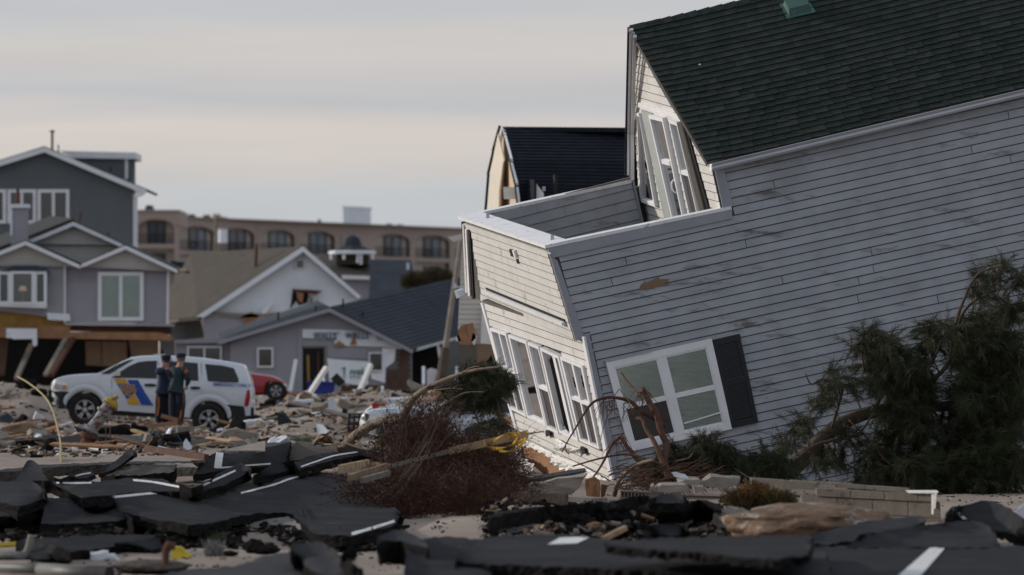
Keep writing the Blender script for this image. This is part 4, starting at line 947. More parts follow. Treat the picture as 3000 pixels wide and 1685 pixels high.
# ---- neighbour with gambrel navy roof
D = 124
nh = thing('gambrel_house', 'cream house with steep navy shingle gambrel roof, right behind the tilted house', 'house', V(((1620 - CX) * D / F, D, 0)))
top, topr = W(1473, 371, D + 2), W(1860, 375, D + 3.2)
n1_, n1r = W(1497, 470, D + .5), W(1860, 474, D + 1.7); n2_, n2r = W(1513, 540, D + .15), W(1860, 548, D + 1.3); n3_, n3r = W(1524, 640, D), W(1860, 640, D + 1.2)
roofq(top, topr, n1r, n1_, .12, 'roof', M['shingle_dark'], nh, rows=11); roofq(n1_, n1r, n2r, n2_, .12, 'roof', M['shingle_dark'], nh, rows=7); roofq(n2_, n2r, n3r, n3_, .12, 'roof', M['shingle_dark'], nh, rows=9)
ff_ = [W(1473, 371, D + 2), W(1455, 440, D + 4.0), W(1440, 510, D + 4.4), W(1431, 640, D + 4.6)]
nn_ = [W(1473, 371, D + 2), n1_, n2_, n3_]
for (p, q) in zip(ff_, ff_[1:]): roofq(p, p + V((5, 1, 0)), q + V((5, 1, 0)), q, .1, 'roof', M['shingle_dark'], nh)
ins = V((.22, .0, 0))
ins = V((.04, .05, 0)); i2 = V((.02, .16, 0)); mb = MB(); mb.prism([nn_[0] + V((0, .1, -.15)), nn_[1] + i2, nn_[2] + i2, nn_[3] + i2, ff_[3] + ins, ff_[2] + ins, ff_[1] + ins], (.15, .1, 0)); mb.build('gable_wall', M['creamwall'], nh)
gpl = Plane(nn_[0], nn_[3], ff_[3])
for nm_, m_, pts in (('soffit', 'soffit', ((1472, 392), (1462, 440), (1450, 505), (1438, 640), (1476, 640), (1477, 560), (1490, 470))), ('soffit_shade', 'tan', ((1474, 640), (1475, 560), (1486, 478), (1490, 470), (1481, 560), (1480, 640)))):  # second outline is a darker strip painted as shade along the soffit
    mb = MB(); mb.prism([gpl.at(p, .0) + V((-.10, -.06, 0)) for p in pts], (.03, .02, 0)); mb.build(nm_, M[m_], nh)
for ring, m_, w_ in ((ff_, 'trim', .16), (nn_, 'trim', .09)):
    mb = MB()
    for p, q in zip(ring, ring[1:]): mb.beam(p + V((.02, -.03, -.07)), q + V((.02, -.03, 0)), .05, w_, up=V((0, 1, 0)))
    mb.build('rake_board', M[m_], nh)
mb = MB()
for p, q in zip(ff_, ff_[1:]): mb.beam(p + V((-.07, 0, 0)), q + V((-.08, 0, 0)), .06, .05, up=V((0, 1, 0)))
mb.build('roof_edge', M['black'], nh)
flat([(1474, 548), (1509, 548), (1514, 583), (1476, 583)], D + .6, .1, 'belt_board', M['blind'], nh)
flat([(1566, 531), (1593, 566), (1594, 600), (1566, 600)], D - .2, .5, 'dormer_gable', M['trim'], nh)
roofq(W(1565, 527, D - .3), W(1520, 527, D + 1), W(1515, 600, D + .9), W(1565, 600, D - .35), .05, 'dormer_roof', M['shingle_dark'], nh)
mb = MB(); mb.tube([W(1626, 600, D), W(1627, 512, D)], .045, 8); mb.build('flue_pipe', M['black'], nh)
mb = MB(); lap(mb, [(1354, 700), (1470, 700), (1470, 990), (1404, 985), (1390, 960), (1341, 968)], D + .8, .11, lip=.02); mb.build('siding', M['whitewall'], nh)
mb = MB(); mb.prism([W(1314, 694, D + .3), W(1360, 684, D + .3), W(1360, 700, D + .3), W(1330, 706, D + .3)], (0, 1.2, 0)); mb.build('eave', M['whitewall'], nh)
for pts, m_, nm in (([(1338, 985), (1350, 955), (1385, 945), (1395, 990), (1375, 1012), (1345, 1008)], 'ply', 'torn_sheathing'), ([(1395, 1010), (1448, 1010), (1446, 1090), (1402, 1108)], 'tan', 'plywood_pier'),
                    ([(1412, 890), (1420, 880), (1448, 1010), (1408, 1006)], 'wrap', 'hanging_wrap'), ([(1334, 990), (1342, 978), (1352, 1000), (1336, 1000)], 'wrap', 'hanging_wrap'),
                    ([(1385, 975), (1398, 985), (1390, 1012), (1380, 1000)], 'wrap', 'hanging_wrap'), ([(1350, 1008), (1470, 1008), (1470, 1180), (1350, 1180)], 'pipegrey', 'foundation_wall'), ([(1425, 1060), (1440, 1040), (1452, 1090), (1420, 1100)], 'bluewhite', 'hanging_wrap')):
    flat(pts, D + .6 if nm != 'foundation_wall' else D + 1.5, .08, nm, M[m_], nh)
mb = MB(); mb.prism([W(1470, 640, D + .9), W(1860, 640, D + 1), W(1860, 1150, D + 1), W(1470, 1150, D + .9)], (0, 4, 0)); mb.build('wall', M['creamwall'], nh)
# ---- utility poles
up_ = thing('utility_pole', 'thin leaning utility pole in front of the bungalow garage', 'pole', gnd(1290, 176))
mb = MB(); mb.tube([W(1290, 1128, 176), W(1308, 1000, 176), W(1352, 690, 176)], [.17, .09, .065], 10); mb.build('pole', M['woodgrey'], up_)
mb = MB(); mb.tube([W(1304, 1018, 175.6), W(1290, 1150, 175.6)], [.13, .21], 10); mb.build('pole_stub', M['bark'], up_)
mb = MB(); mb.beam(W(1335, 838, 175.8), W(1360, 850, 175.8), .05, .06); mb.box(W(1333, 838, 175.8), (.1, .12, .16)); mb.build('bracket', M['whitep'], up_)
p2 = thing('utility_pole', 'distant utility pole with grey transformer standing before the hotel', 'pole', gnd(628, 410))
mb = MB(); mb.tube([W(622, 1105, 410), W(634, 628, 410)], [.2, .15], 8); mb.build('pole', M['woodgrey'], p2)
mb = MB(); mb.beam(W(625, 634, 409.7), W(668, 640, 409.7), .1, .12); mb.beam(W(645, 632, 409.7), W(662, 646, 409.7), .06, .06); mb.build('crossarm', M['woodgrey'], p2)
mb = MB(); mb.cyl(W(653, 712, 409.6), W(653, 672, 409.6), .34, .34, 10); mb.build('transformer', M['bluewhite'], p2)
mb = MB(); [mb.cyl(W(x, 636, 409.6), W(x, 625, 409.6), .09, .05, 6) for x in (626, 634, 642)]; mb.build('insulator', M['creamwall'], p2)
# ================================================================ vehicles and people
def interp(pts, x):
    if x <= pts[0][0]: return pts[0][1]
    for (a, b), (c, d) in zip(pts, pts[1:]):
        if x <= c: return b + (d - b) * (x - a) / (c - a)
    return pts[-1][1]
def smooth_pts(pts, n=6):
    o = []
    for i in range(len(pts) - 1):
        p0, p1, p2, p3 = [V(pts[min(max(j, 0), len(pts) - 1)]) for j in (i - 1, i, i + 1, i + 2)]
        for k in range(n):
            t = k / n; o.append(.5 * ((2 * p1) + (p2 - p0) * t + (2 * p0 - 5 * p1 + 4 * p2 - p3) * t * t + (3 * p1 - p0 - 3 * p2 + p3) * t ** 3))
    o.append(V(pts[-1])); return o
class Car:
    def __init__(s, root, D, top, belt, sill, wheels, hw, nose, tail, paint, wr, arch):
        s.r = root; s.D = D; s.top = top; s.belt = belt; s.sill = sill; s.wheels = wheels; s.hw = hw; s.nose = nose; s.tail = tail; s.arch = arch
        x0, x1 = top[0][0], top[-1][0]; s.x0, s.x1 = x0, x1
        xs = [x0 + (x1 - x0) * i / 90 for i in range(91)]
        rows = []
        for x in xs:
            lv = s.levels(x); near = [W(x, y, D) + V((0, -w, 0)) for y, w in lv]; far = [W(x, y, D) + V((0, w, 0)) for y, w in reversed(lv)]
            mid = [W(x, lv[-1][0] - 1.5, D) + V((0, q * lv[-1][1], 0)) for q in (-.5, 0, .5)]
            rows.append(near + mid + far)
        mb = MB(); mb.grid(rows); mb.poly(rows[0]); mb.poly(list(reversed(rows[-1]))); s.body = mb.build('body', paint, root, smooth=True)
        for f in s.body.data.polygons:
            if len(f.vertices) > 4: f.use_smooth = False
    def w_at(s, x):
        a, b = s.nose, s.tail; k = 1
        if x < s.x0 + a: k = .66 + .34 * math.sqrt(max(0, 1 - (1 - (x - s.x0) / a) ** 2))
        if x > s.x1 - b: k = .84 + .16 * math.sqrt(max(0, 1 - (1 - (s.x1 - x) / b) ** 2))
        return s.hw * k
    def levels(s, x):
        t = interp(s.top, x); b = max(interp(s.belt, x), t + 3); sl = interp(s.sill, x); w = s.w_at(x)
        for cx_, cy_ in s.wheels:
            d = abs(x - cx_)
            if d < s.arch: sl = min(sl, cy_ - math.sqrt(s.arch ** 2 - d * d))
        sl = max(sl, b + 4); g = b - t
        roof = w * (.95 if g < 12 else .95 - .22 * min(1, g / 50))
        return [(sl, w * .95), (sl * .7 + b * .3, w * .99), (sl * .4 + b * .6, w), (b, w * .965), (t + min(4, g * .1), roof), (t, roof * .93)]
    def near(s, x, y, o=.012):
        lv = s.levels(x); w = lv[-1][1]
        for (ya, wa), (yb, wb) in zip(lv, lv[1:]):
            if yb <= y <= ya: w = wa + (wb - wa) * (ya - y) / max(1e-6, ya - yb)
        if y > lv[0][0]: w = lv[0][1]
        return W(x, y, s.D) + V((0, -w - o, 0))
    def patch(s, pts, m, name, parent=None, o=.012, th=.008, sm=False):
        pts = [tuple(p) for p in pts]
        k = len(pts); cx_ = sum(p[0] for p in pts) / k; cy_ = sum(p[1] for p in pts) / k
        mb = MB(); f = [s.near(x, y, o) for x, y in pts]; c = s.near(cx_, cy_, o)
        mb.v = f + [c] + [p + V((0, th + .01, 0)) for p in f]
        for i in range(k):
            j = (i + 1) % k; mb.f.append((i, j, k)); mb.f.append((i, k + 1 + i, k + 1 + j, j)); mb.m += [0, 0]
        return mb.build(name, m, parent or s.r)
    def wheel(s, cx_, cy_, r, rr, near=True):
        y = (-s.hw * 1.0 if near else s.hw * 1.0); c = W(cx_, cy_, s.D) + V((0, y, 0)); k = s.D / F; r *= k; rr *= k; sg = 1 if near else -1
        Mx = Matrix.Translation(c) @ Matrix.Rotation(rad(90 * sg), 4, 'X')
        mb = MB(); mb.lathe([(rr, .0), (rr, .02), (r * .93, .03), (r, -.0), (r, -.2), (r * .93, -.24), (rr, -.24), (rr, 0)], Mx, 32); wh = mb.build('wheel', M['tyre'], s.r, smooth=True)
        mb = MB(); mb.lathe([(rr, .01), (rr * .93, .018), (rr * .88, -.03), (rr * .86, -.12)], Mx, 28)
        for i in range(5):
            a = 2 * math.pi * i / 5 + .3
            for da in (-.16, .16):
                p = Mx @ V((rr * .2 * math.cos(a), rr * .2 * math.sin(a), .0)); q = Mx @ V((rr * .93 * math.cos(a + da), rr * .93 * math.sin(a + da), .0)); mb.beam(p, q, .035, .045, up=V((0, 1, 0)))
        mb.lathe([(.0, .02), (rr * .22, .02), (rr * .28, -.02)], Mx, 12); mb.build('rim', M['rim'], wh, smooth=False)
        mb = MB(); mb.lathe([(0.001, -.10), (rr * .9, -.10)], Mx, 16); mb.build('brake_disc', M['black'], wh)
        return wh
q2 = lambda x, y: (x / 2.893, 800 + y / 2.893)
def Q2(*p): return [q2(*a) for a in p]
D = 139.5
suv = thing('police_suv', 'white police four-by-four with blue and gold door stripe, parked on the sand', 'police car', gnd(430, D))
sv = Car(suv, D, [tuple(p) for p in smooth_pts(Q2((448, 1000), (455, 945), (478, 906), (540, 880), (640, 864), (760, 856), (850, 850), (960, 797), (1060, 745), (1130, 719), (1210, 706), (1350, 702), (1500, 707), (1700, 721), (1900, 748), (2060, 778), (2088, 800), (2115, 868), (2140, 950), (2150, 1020)), 4)],
         Q2((440, 905), (850, 858), (975, 886), (1350, 893), (1700, 912), (2040, 928), (2160, 945)), Q2((440, 1105), (640, 1130), (980, 1160), (1320, 1185), (1560, 1215), (1900, 1230), (2160, 1210)),
         [q2(745, 1155), q2(1788, 1238)], .95, 26, 10, M['carwhite'], 48, 56)
for c_ in (q2(745, 1155), q2(1788, 1238)):
    for nr in (True, False): sv.wheel(c_[0], c_[1], 49, 29, nr)
sv.patch(Q2((880, 850), (1000, 780), (1100, 738), (1150, 730), (1130, 745), (1030, 805), (950, 855)), M['glassy'] if 'glassy' in M else M['carglass'], 'windscreen_edge')
sv.patch(Q2((968, 884), (1030, 840), (1110, 788), (1190, 754), (1260, 745), (1345, 743), (1350, 893), (1150, 888)), M['carglass'], 'side_window')
sv.patch(Q2((1440, 745), (1560, 752), (1690, 762), (1700, 912), (1440, 898)), M['carglass'], 'side_window')
sv.patch(Q2((1752, 770), (1900, 783), (1995, 806), (2038, 900), (2035, 926), (1900, 924), (1778, 914)), M['carglass'], 'side_window')
# windscreen as a sloping sheet across the car
mb = MB(); a, b = q2(858, 848), q2(1120, 722)
mb.prism([W(a[0], a[1] - 2, D) + V((0, -.72, 0)), W(b[0], b[1] - 2, D) + V((0, -.6, 0)), W(b[0], b[1] - 2, D) + V((0, .6, 0)), W(a[0], a[1] - 2, D) + V((0, .72, 0))], (-.01, 0, .012)); mb.build('windscreen', M['glassdark'], suv)
fb = sv.patch(Q2((428, 985), (470, 1000), (560, 1003), (650, 1008), (615, 1060), (595, 1150), (520, 1145), (450, 1130), (432, 1080)), M['cladding'], 'front_bumper', o=.05, th=.1)
mb = MB(); mb.prism([W(*q2(432, 990), D) + V((0, -.78, 0)), W(*q2(432, 990), D) + V((0, .78, 0)), W(*q2(440, 1128), D) + V((0, .75, 0)), W(*q2(440, 1128), D) + V((0, -.75, 0))], (.25, 0, 0)); mb.build('bumper_face', M['cladding'], fb)
mb = MB(); mb.cyl(sv.near(*q2(456, 1068), .05), sv.near(*q2(456, 1068), .11), .07, .07, 10); mb.build('fog_lamp', M['black'], fb)
sv.patch(Q2((1930, 1112), (2040, 1122), (2165, 1140), (2162, 1240), (2050, 1242), (1965, 1235)), M['cladding'], 'rear_bumper', o=.05, th=.1)
hl = sv.patch(Q2((484, 925), (540, 917), (600, 930), (598, 960), (575, 995), (500, 1003), (480, 985)), M['lampglass'], 'headlight', o=.03)
for x, y, m_ in ((505, 960, 'rim'), (540, 965, 'rim')):
    mb = MB(); p = sv.near(*q2(x, y), .035); mb.cyl(p, p - V((0, .02, 0)), .07, .06, 12); mb.build('lamp_reflector', M[m_], hl)
sv.patch(Q2((568, 945), (592, 950), (580, 985), (560, 985)), M['orange'], 'indicator', parent=hl, o=.045)
sv.patch(Q2((452, 1000), (458, 925), (472, 915), (470, 1000)), M['rim'], 'grille', o=.02)
sv.patch(Q2((2108, 992), (2132, 990), (2136, 1060), (2120, 1125), (2085, 1125), (2095, 1060)), M['redlens'], 'tail_light', o=.02)
for pts in (Q2((1245, 938), (1300, 935), (1340, 940), (1342, 958), (1290, 962), (1248, 956)), Q2((1632, 962), (1680, 959), (1715, 965), (1716, 980), (1670, 985), (1634, 980))):
    sv.patch(pts, M['black'], 'door_handle', o=.04)
for pts in (Q2((966, 900), (970, 900), (978, 1150), (974, 1150)), Q2((1355, 750), (1360, 750), (1378, 1165), (1373, 1165)), Q2((1717, 765), (1722, 765), (1738, 1010), (1733, 1010))):
    sv.patch(pts, M['cladding'], 'door_gap', o=.008, th=.002)
for c_ in (q2(745, 1155), q2(1788, 1238)):      # flared arches
    mb = MB(); rows = []
    for i in range(25):
        a = math.pi * (.03 + .94 * i / 24); r = []
        for rd, o in ((53, -.02), (57, .055), (66, .05), (75, .012)): x = c_[0] - rd * math.cos(a); y = c_[1] - rd * math.sin(a); r.append(sv.near(x, min(y, c_[1] - 2), o))
        rows.append(r)
    mb.grid(rows); mb.build('wheel_arch', M['carwhite'], suv, smooth=True)
    mb = MB(); rows = [[W(c_[0] - 54 * math.cos(math.pi * i / 16), c_[1] - 54 * math.sin(math.pi * i / 16), D) + V((0, y, 0)) for y in (-.9, .9)] for i in range(17)]; mb.grid(rows); mb.build('arch_liner', M['black'], suv)
mb = MB(); a, b = q2(700, 1150), q2(1900, 1225); mb.prism([W(a[0], a[1] - 20, D) + V((0, -.8, 0)), W(b[0], b[1] - 20, D) + V((0, -.8, 0)), W(b[0], b[1] + 8, D) + V((0, -.8, 0)), W(a[0], a[1] + 14, D) + V((0, -.8, 0))], (0, 1.6, 0)); mb.build('underbody', M['black'], suv)
sv.patch(Q2((990, 897), (1085, 897), (1108, 937), (1015, 937)), M['gold'], 'door_stripe', o=.022)
sv.patch(Q2((1015, 939), (1110, 939), (1165, 1010), (1100, 1068)), M['blue'], 'door_stripe', o=.0215)
sv.patch(Q2((1100, 903), (1190, 905), (1320, 1120), (1222, 1117)), M['blue'], 'door_stripe', o=.022)
sv.patch(Q2((1155, 1016), (1212, 1113), (1110, 1110), (1100, 1085)), M['gold'], 'door_stripe', o=.022)
for s_, x, y, sz in (('STATE', 1040, 977, .13), ('POLICE', 1055, 1007, .11), ('N.J.', 1080, 1036, .11)): text(s_, sz, sv.near(*q2(x, y), .04), M['gold'], suv, ext=.003, bold=.004)
text('EMERGENCY DIAL 9-1-1', .105, sv.near(*q2(1822, 952), .035), M['blue'], suv, ext=.003, bold=.002, rot=Matrix.Rotation(rad(2), 4, 'Y') @ Matrix.Rotation(rad(90), 4, 'X'), sx=.98)
mb = MB(); p = sv.near(*q2(1985, 1032), .004); mb.lathe([(.062, 0), (.068, .004), (.074, 0)], Matrix.Translation(p) @ Matrix.Rotation(rad(90), 4, 'X'), 18); mb.build('fuel_flap_ring', M['trim'], suv)
mb = MB(); p = sv.near(*q2(1020, 850), .10); mb.box(p, (.13, .2, .12)); mb.build('wing_mirror', M['lampglass'], suv)
mb = MB(); a = W(*q2(1357, 690), D) + V((0, -.3, 0)); mb.box(a + V((0, 0, -.02)), (.26, .5, .06)); lb = mb.build('roof_lamp_bar', M['lampglass'], suv)
mb = MB(); mb.cyl(a, W(*q2(1357, 578), D) + V((0, -.3, 0)), .028, .028, 8); mb.build('mast', M['lampglass'], lb)
mb = MB(); mb.cyl(W(*q2(1905, 748), D), W(*q2(1905, 735), D), .02, .015, 6); mb.build('aerial_stub', M['black'], suv)
# sedan half hidden by the fallen branches
q4 = lambda x, y: (840 + x / 3.68, 1040 + y / 3.68)
def Q4(*p): return [q4(*a) for a in p]
D = 116
sd_ = thing('police_sedan', 'white police sedan with black push bar, half hidden by fallen branches', 'police car', gnd(1200, D))
cr = Car(sd_, D, [tuple(p) for p in smooth_pts(Q4((792, 712), (815, 650), (860, 612), (960, 585), (1240, 570), (1450, 565), (1600, 560), (1740, 470), (1850, 408), (2000, 392), (2300, 390), (2600, 402), (2760, 470), (2880, 570), (3200, 590), (3330, 640), (3350, 720)), 4)],
         Q4((790, 640), (1600, 585), (1900, 628), (2500, 636), (3300, 650)), Q4((790, 830), (1100, 862), (2000, 880), (3000, 880), (3350, 830)), [q4(1180, 838), q4(2830, 845)], .93, 40, 30, M['carwhite'], 46, 54)
for c_ in (q4(1180, 838), q4(2830, 845)):
    for nr in (True, False): cr.wheel(c_[0], c_[1], 46, 27, nr)
cr.patch(Q4((1700, 515), (1790, 448), (1880, 425), (2050, 420), (2052, 612), (1790, 605)), M['carglass'], 'side_window'); cr.patch(Q4((2125, 418), (2420, 420), (2450, 618), (2125, 615)), M['carglass'], 'side_window')
mb = MB(); a, b = q4(1600, 556), q4(1850, 402)
mb.prism([W(a[0], a[1], D) + V((0, -.74, 0)), W(b[0], b[1], D) + V((0, -.6, 0)), W(b[0], b[1], D) + V((0, .6, 0)), W(a[0], a[1], D) + V((0, .74, 0))], (-.02, 0, .015)); mb.build('windscreen', M['windscreen'] if 'windscreen' in M else M['curtain'], sd_)
h2 = cr.patch(Q4((905, 655), (1000, 648), (1105, 668), (1112, 705), (1060, 716), (880, 712)), M['lampglass'], 'headlight', o=.03); cr.patch(Q4((1040, 665), (1100, 672), (1105, 704), (1045, 704)), M['orange'], 'indicator', parent=h2, o=.045)
cr.patch(Q4((815, 690), (822, 640), (860, 622), (898, 640), (885, 680), (870, 715)), M['black'], 'grille', o=.03)
cr.patch(Q4((1630, 655), (1690, 652), (1692, 672), (1632, 675)), M['black'], 'door_handle', o=.04); cr.patch(Q4((2005, 660), (2065, 658), (2066, 675), (2006, 680)), M['black'], 'door_handle', o=.04); cr.patch(Q4((2375, 662), (2435, 664), (2436, 688), (2376, 686)), M['black'], 'door_handle', o=.04)
cr.patch(Q4((1960, 760), (2030, 770), (2040, 850), (1925, 850), (1930, 800)), M['blue'], 'door_stripe', o=.03)
cr.patch(Q4((2068, 630), (2073, 630), (2082, 870), (2077, 870)), M['cladding'], 'door_gap', o=.008, th=.002)
mb = MB(); mb.prism([W(*q4(1140, 800), D) + V((0, -.8, 0)), W(*q4(2900, 800), D) + V((0, -.8, 0)), W(*q4(2900, 890), D) + V((0, -.8, 0)), W(*q4(1140, 885), D) + V((0, -.8, 0))], (0, 1.6, 0)); mb.build('underbody', M['black'], sd_)
pb = MB(); y_ = -.45
for x in (684, 735, 780): pb.beam(W(*q4(x, 635), D) + V((0, y_, 0)), W(*q4(x - 12, 822), D) + V((0, y_, 0)), .06, .04); y_ += .38
pb.beam(W(*q4(684, 640), D) + V((0, -.45, 0)), W(*q4(800, 640), D) + V((0, .35, 0)), .05, .05); pb.beam(W(*q4(676, 735), D) + V((0, -.45, 0)), W(*q4(800, 740), D) + V((0, .35, 0)), .05, .08)
for y in (668, 810): pb.beam(W(*q4(680, y), D) + V((0, -.45, 0)), W(*q4(830, y), D) + V((0, -.35, 0)), .05, .05)
pb.build('push_bar', M['black'], sd_)
# red car behind the police four-by-four
D = 176
rc = thing('red_car', 'dark red coupe showing behind the tail of the police four-by-four', 'car', gnd(780, D))
s6 = lambda x, y: (500 + x / 2.631, 600 + y / 2.631)
rd_ = Car(rc, D, [tuple(p) for p in smooth_pts([(430, 1135), (440, 1120), (480, 1110), (540, 1100), (600, 1076), (660, 1074), (720, 1086), (745, 1095), (800, 1103), (832, 1118), (843, 1132), (845, 1145)], 4)],
          [(430, 1110), (560, 1106), (740, 1106), (850, 1120)], [(430, 1148), (850, 1152)], [(500, 1140), (812, 1142)], .85, 20, 22, M['carred'], 26, 33)
for x in (500, 812):
    for nr in (True, False): rd_.wheel(x, 1144 if x < 700 else 1145, 29, 17, nr)
mb = MB(); mb.prism([W(440, 1130, D) + V((0, -.7, 0)), W(835, 1130, D) + V((0, -.7, 0)), W(835, 1158, D) + V((0, -.7, 0)), W(440, 1158, D) + V((0, -.7, 0))], (0, 1.4, 0)); mb.build('underbody', M['black'], rc)
rd_.patch([(590, 1104), (612, 1084), (655, 1080), (700, 1090), (722, 1104)], M['carglass'], 'side_window')
rd_.patch([(832, 1122), (842, 1126), (844, 1134), (834, 1132)], M['lampglass'], 'headlight', o=.03)
# ---------------------------------------------------------------- troopers
def skin(name, verts, edges, m, root, sub=2, root_i=0, **k):
    """verts: (point, rx, ry); grows one continuous surface round the joints"""
    me = bpy.data.meshes.new(name); o0 = ORG[root.name]; me.from_pydata([V(v[0]) - o0 for v in verts], edges, [])
    o = bpy.data.objects.new(name, me); COL.objects.link(o)
    md = o.modifiers.new('k', 'SKIN'); md.branch_smoothing = .6
    for i, v in enumerate(verts):
        sv_ = me.skin_vertices[0].data[i]; sv_.radius = (v[1], v[2] if len(v) > 2 else v[1]); sv_.use_root = (i == root_i)
    ms = o.modifiers.new('s', 'SUBSURF'); ms.levels = sub; ms.render_levels = sub
    dg = bpy.context.evaluated_depsgraph_get(); me2 = bpy.data.meshes.new_from_object(o.evaluated_get(dg))
    bpy.data.objects.remove(o); me2.materials.clear(); me2.materials.append(m)
    me2.polygons.foreach_set('use_smooth', [True] * len(me2.polygons))
    q = bpy.data.objects.new(name, me2); COL.objects.link(q); q.parent = root; ORG[q.name] = o0; return put(q, **k)
k5 = lambda x, y: (420 + x / 5.358, 1020 + y / 5.358)
def trooper(label, D, J, jacket, face, arms, facing, foot_y=1252):
    """J: dict of joints in photo columns/rows; depth offsets third value (m)"""
    P = {k: W(v[0], v[1], D + (v[2] if len(v) > 2 else 0)) for k, v in J.items()}
    t = thing('person', label, 'person', V((P['pelvis'].x, D, gz(P['pelvis'].x, D))))
    P['chest_'] = P['neck'] + (P['pelvis'] - P['neck']) * .28; P['waist'] = P['neck'] + (P['pelvis'] - P['neck']) * .78
    order = ['pelvis', 'waist', 'chest_', 'neck', 'head', 'sl', 'el', 'hl', 'sr', 'er', 'hr', 'pl', 'kl', 'al', 'fl', 'pr', 'kr', 'ar', 'fr']
    r = dict(pelvis=.14, waist=.13, chest_=.15, neck=.06, head=.09, sl=.065, el=.045, hl=.035, sr=.065, er=.045, hr=.035, pl=.085, kl=.06, al=.045, fl=.04, pr=.085, kr=.06, ar=.045, fr=.04)
    ix = {n: i for i, n in enumerate(order)}; E = [('pelvis', 'waist'), ('waist', 'chest_'), ('chest_', 'neck'), ('neck', 'head'), ('chest_', 'sl'), ('sl', 'el'), ('el', 'hl'), ('chest_', 'sr'), ('sr', 'er'), ('er', 'hr'), ('pelvis', 'pl'), ('pl', 'kl'), ('kl', 'al'), ('al', 'fl'), ('pelvis', 'pr'), ('pr', 'kr'), ('kr', 'ar'), ('ar', 'fr')]
    vb = [(P[n], r[n], r[n]) for n in order]
    hd = P['head']; up = V((0, 0, 1)); top_ = len(vb); vb += [(hd + up * .07, .075, .085)]
    body = skin('body', vb, [(ix[a], ix[b]) for a, b in E] + [(ix['head'], top_)], M['skin'], t)
    # jacket over torso and sleeves, trousers over hips and legs
    jn = ['waist', 'chest_', 'neck', 'sl', 'el', 'hl', 'sr', 'er', 'hr', 'pelvis']; jr = dict(waist=.21, chest_=.25, neck=.075, sl=.115, el=.085, hl=.05, sr=.115, er=.085, hr=.045, pelvis=.17)
    P2 = dict(P); P2['neck'] = P['neck'] - up * .02
    for a, b in (('el', 'hl'), ('er', 'hr')): P2[b] = P[a].lerp(P[b], .86)
    ij = {n: i for i, n in enumerate(jn)}
    skin('jacket', [(P2[n], jr[n], jr[n] * .9) for n in jn], [(ij[a], ij[b]) for a, b in (('waist', 'chest_'), ('chest_', 'neck'), ('chest_', 'sl'), ('sl', 'el'), ('el', 'hl'), ('chest_', 'sr'), ('sr', 'er'), ('er', 'hr'), ('waist', 'pelvis'))], jacket, t)
    tn = ['pelvis', 'pl', 'kl', 'al', 'pr', 'kr', 'ar', 'waist']; tr_ = dict(pelvis=.165, pl=.15, kl=.12, al=.10, pr=.15, kr=.12, ar=.10, waist=.13)
    it = {n: i for i, n in enumerate(tn)}; P3 = dict(P); P3['waist'] = P['pelvis'] + up * .1
    skin('trousers', [(P3[n], tr_[n], tr_[n]) for n in tn], [(it[a], it[b]) for a, b in (('pelvis', 'pl'), ('pl', 'kl'), ('kl', 'al'), ('pelvis', 'pr'), ('pr', 'kr'), ('kr', 'ar'), ('pelvis', 'waist'))], M['navy'], t)
    for a, f in (('al', 'fl'), ('ar', 'fr')):
        skin('boot', [(P[a] + up * .05, .07, .07), (P[a] - up * .02, .065, .065), (P[f], .055, .045)], [(0, 1), (1, 2)], M['black'], t, root_i=1)
    mb = MB(); c = P['pelvis'] + up * .10; mb.lathe([(.165, -.03), (.178, -.03), (.178, .03), (.165, .03)], Matrix.Translation(c), 20); bl = mb.build('belt', M['black'], t)
    mb = MB(); s_ = facing; mb.box(c + V((-.18 if J['hl'][0] < J['pelvis'][0] else .18, -.03, -.08)), (.07, .1, .2)); mb.build('holster', M['black'], bl)
    # cap: crown, band and visor
    hc = hd + up * .095
    mb = MB(); mb.lathe([(.105, -.015), (.11, .0), (.125, .055), (.122, .085), (.09, .105), (.0, .11)], Matrix.Translation(hc), 20); cp_ = mb.build('cap', M['capm'], t, smooth=True)
    mb = MB(); d = facing.normalized(); sd1 = V((-d.y, d.x, 0)); mb.prism([hc + d * .08 + sd1 * .08, hc + d * .17 + sd1 * .05 - up * .03, hc + d * .17 - sd1 * .05 - up * .03, hc + d * .08 - sd1 * .08], (0, 0, .012)); mb.build('visor', M['black'], cp_)
    # face
    f0 = hd + up * .03 + d * .085
    mb = MB(); mb.prism([f0 + up * .02 - d * .01, f0 + sd1 * .016 - up * .02, f0 + d * .022 - up * .022, f0 - sd1 * .016 - up * .02], -d * .004); mb.build('nose', M['skin'], body)
    for sg in (-1, 1):
        mb = MB(); mb.box(f0 + sd1 * .033 * sg + up * .025 - d * .01, (.018, .018, .009)); mb.build('eye', M['black'], body)
        mb = MB(); mb.box(hd + up * .025 + sd1 * .088 * sg, (.02, .03, .055)); mb.build('ear', M['skin'], body)
    mb = MB(); mb.box(f0 - up * .05 - d * .006, (.045, .02, .008)); mb.build('mouth', M['redp'], body)
    mb = MB(); mb.lathe([(.093, -.0), (.099, .04), (.1, .075)], Matrix.Translation(hd + up * .02 - d * .012), 16); mb.build('hair', M['bark'], body)
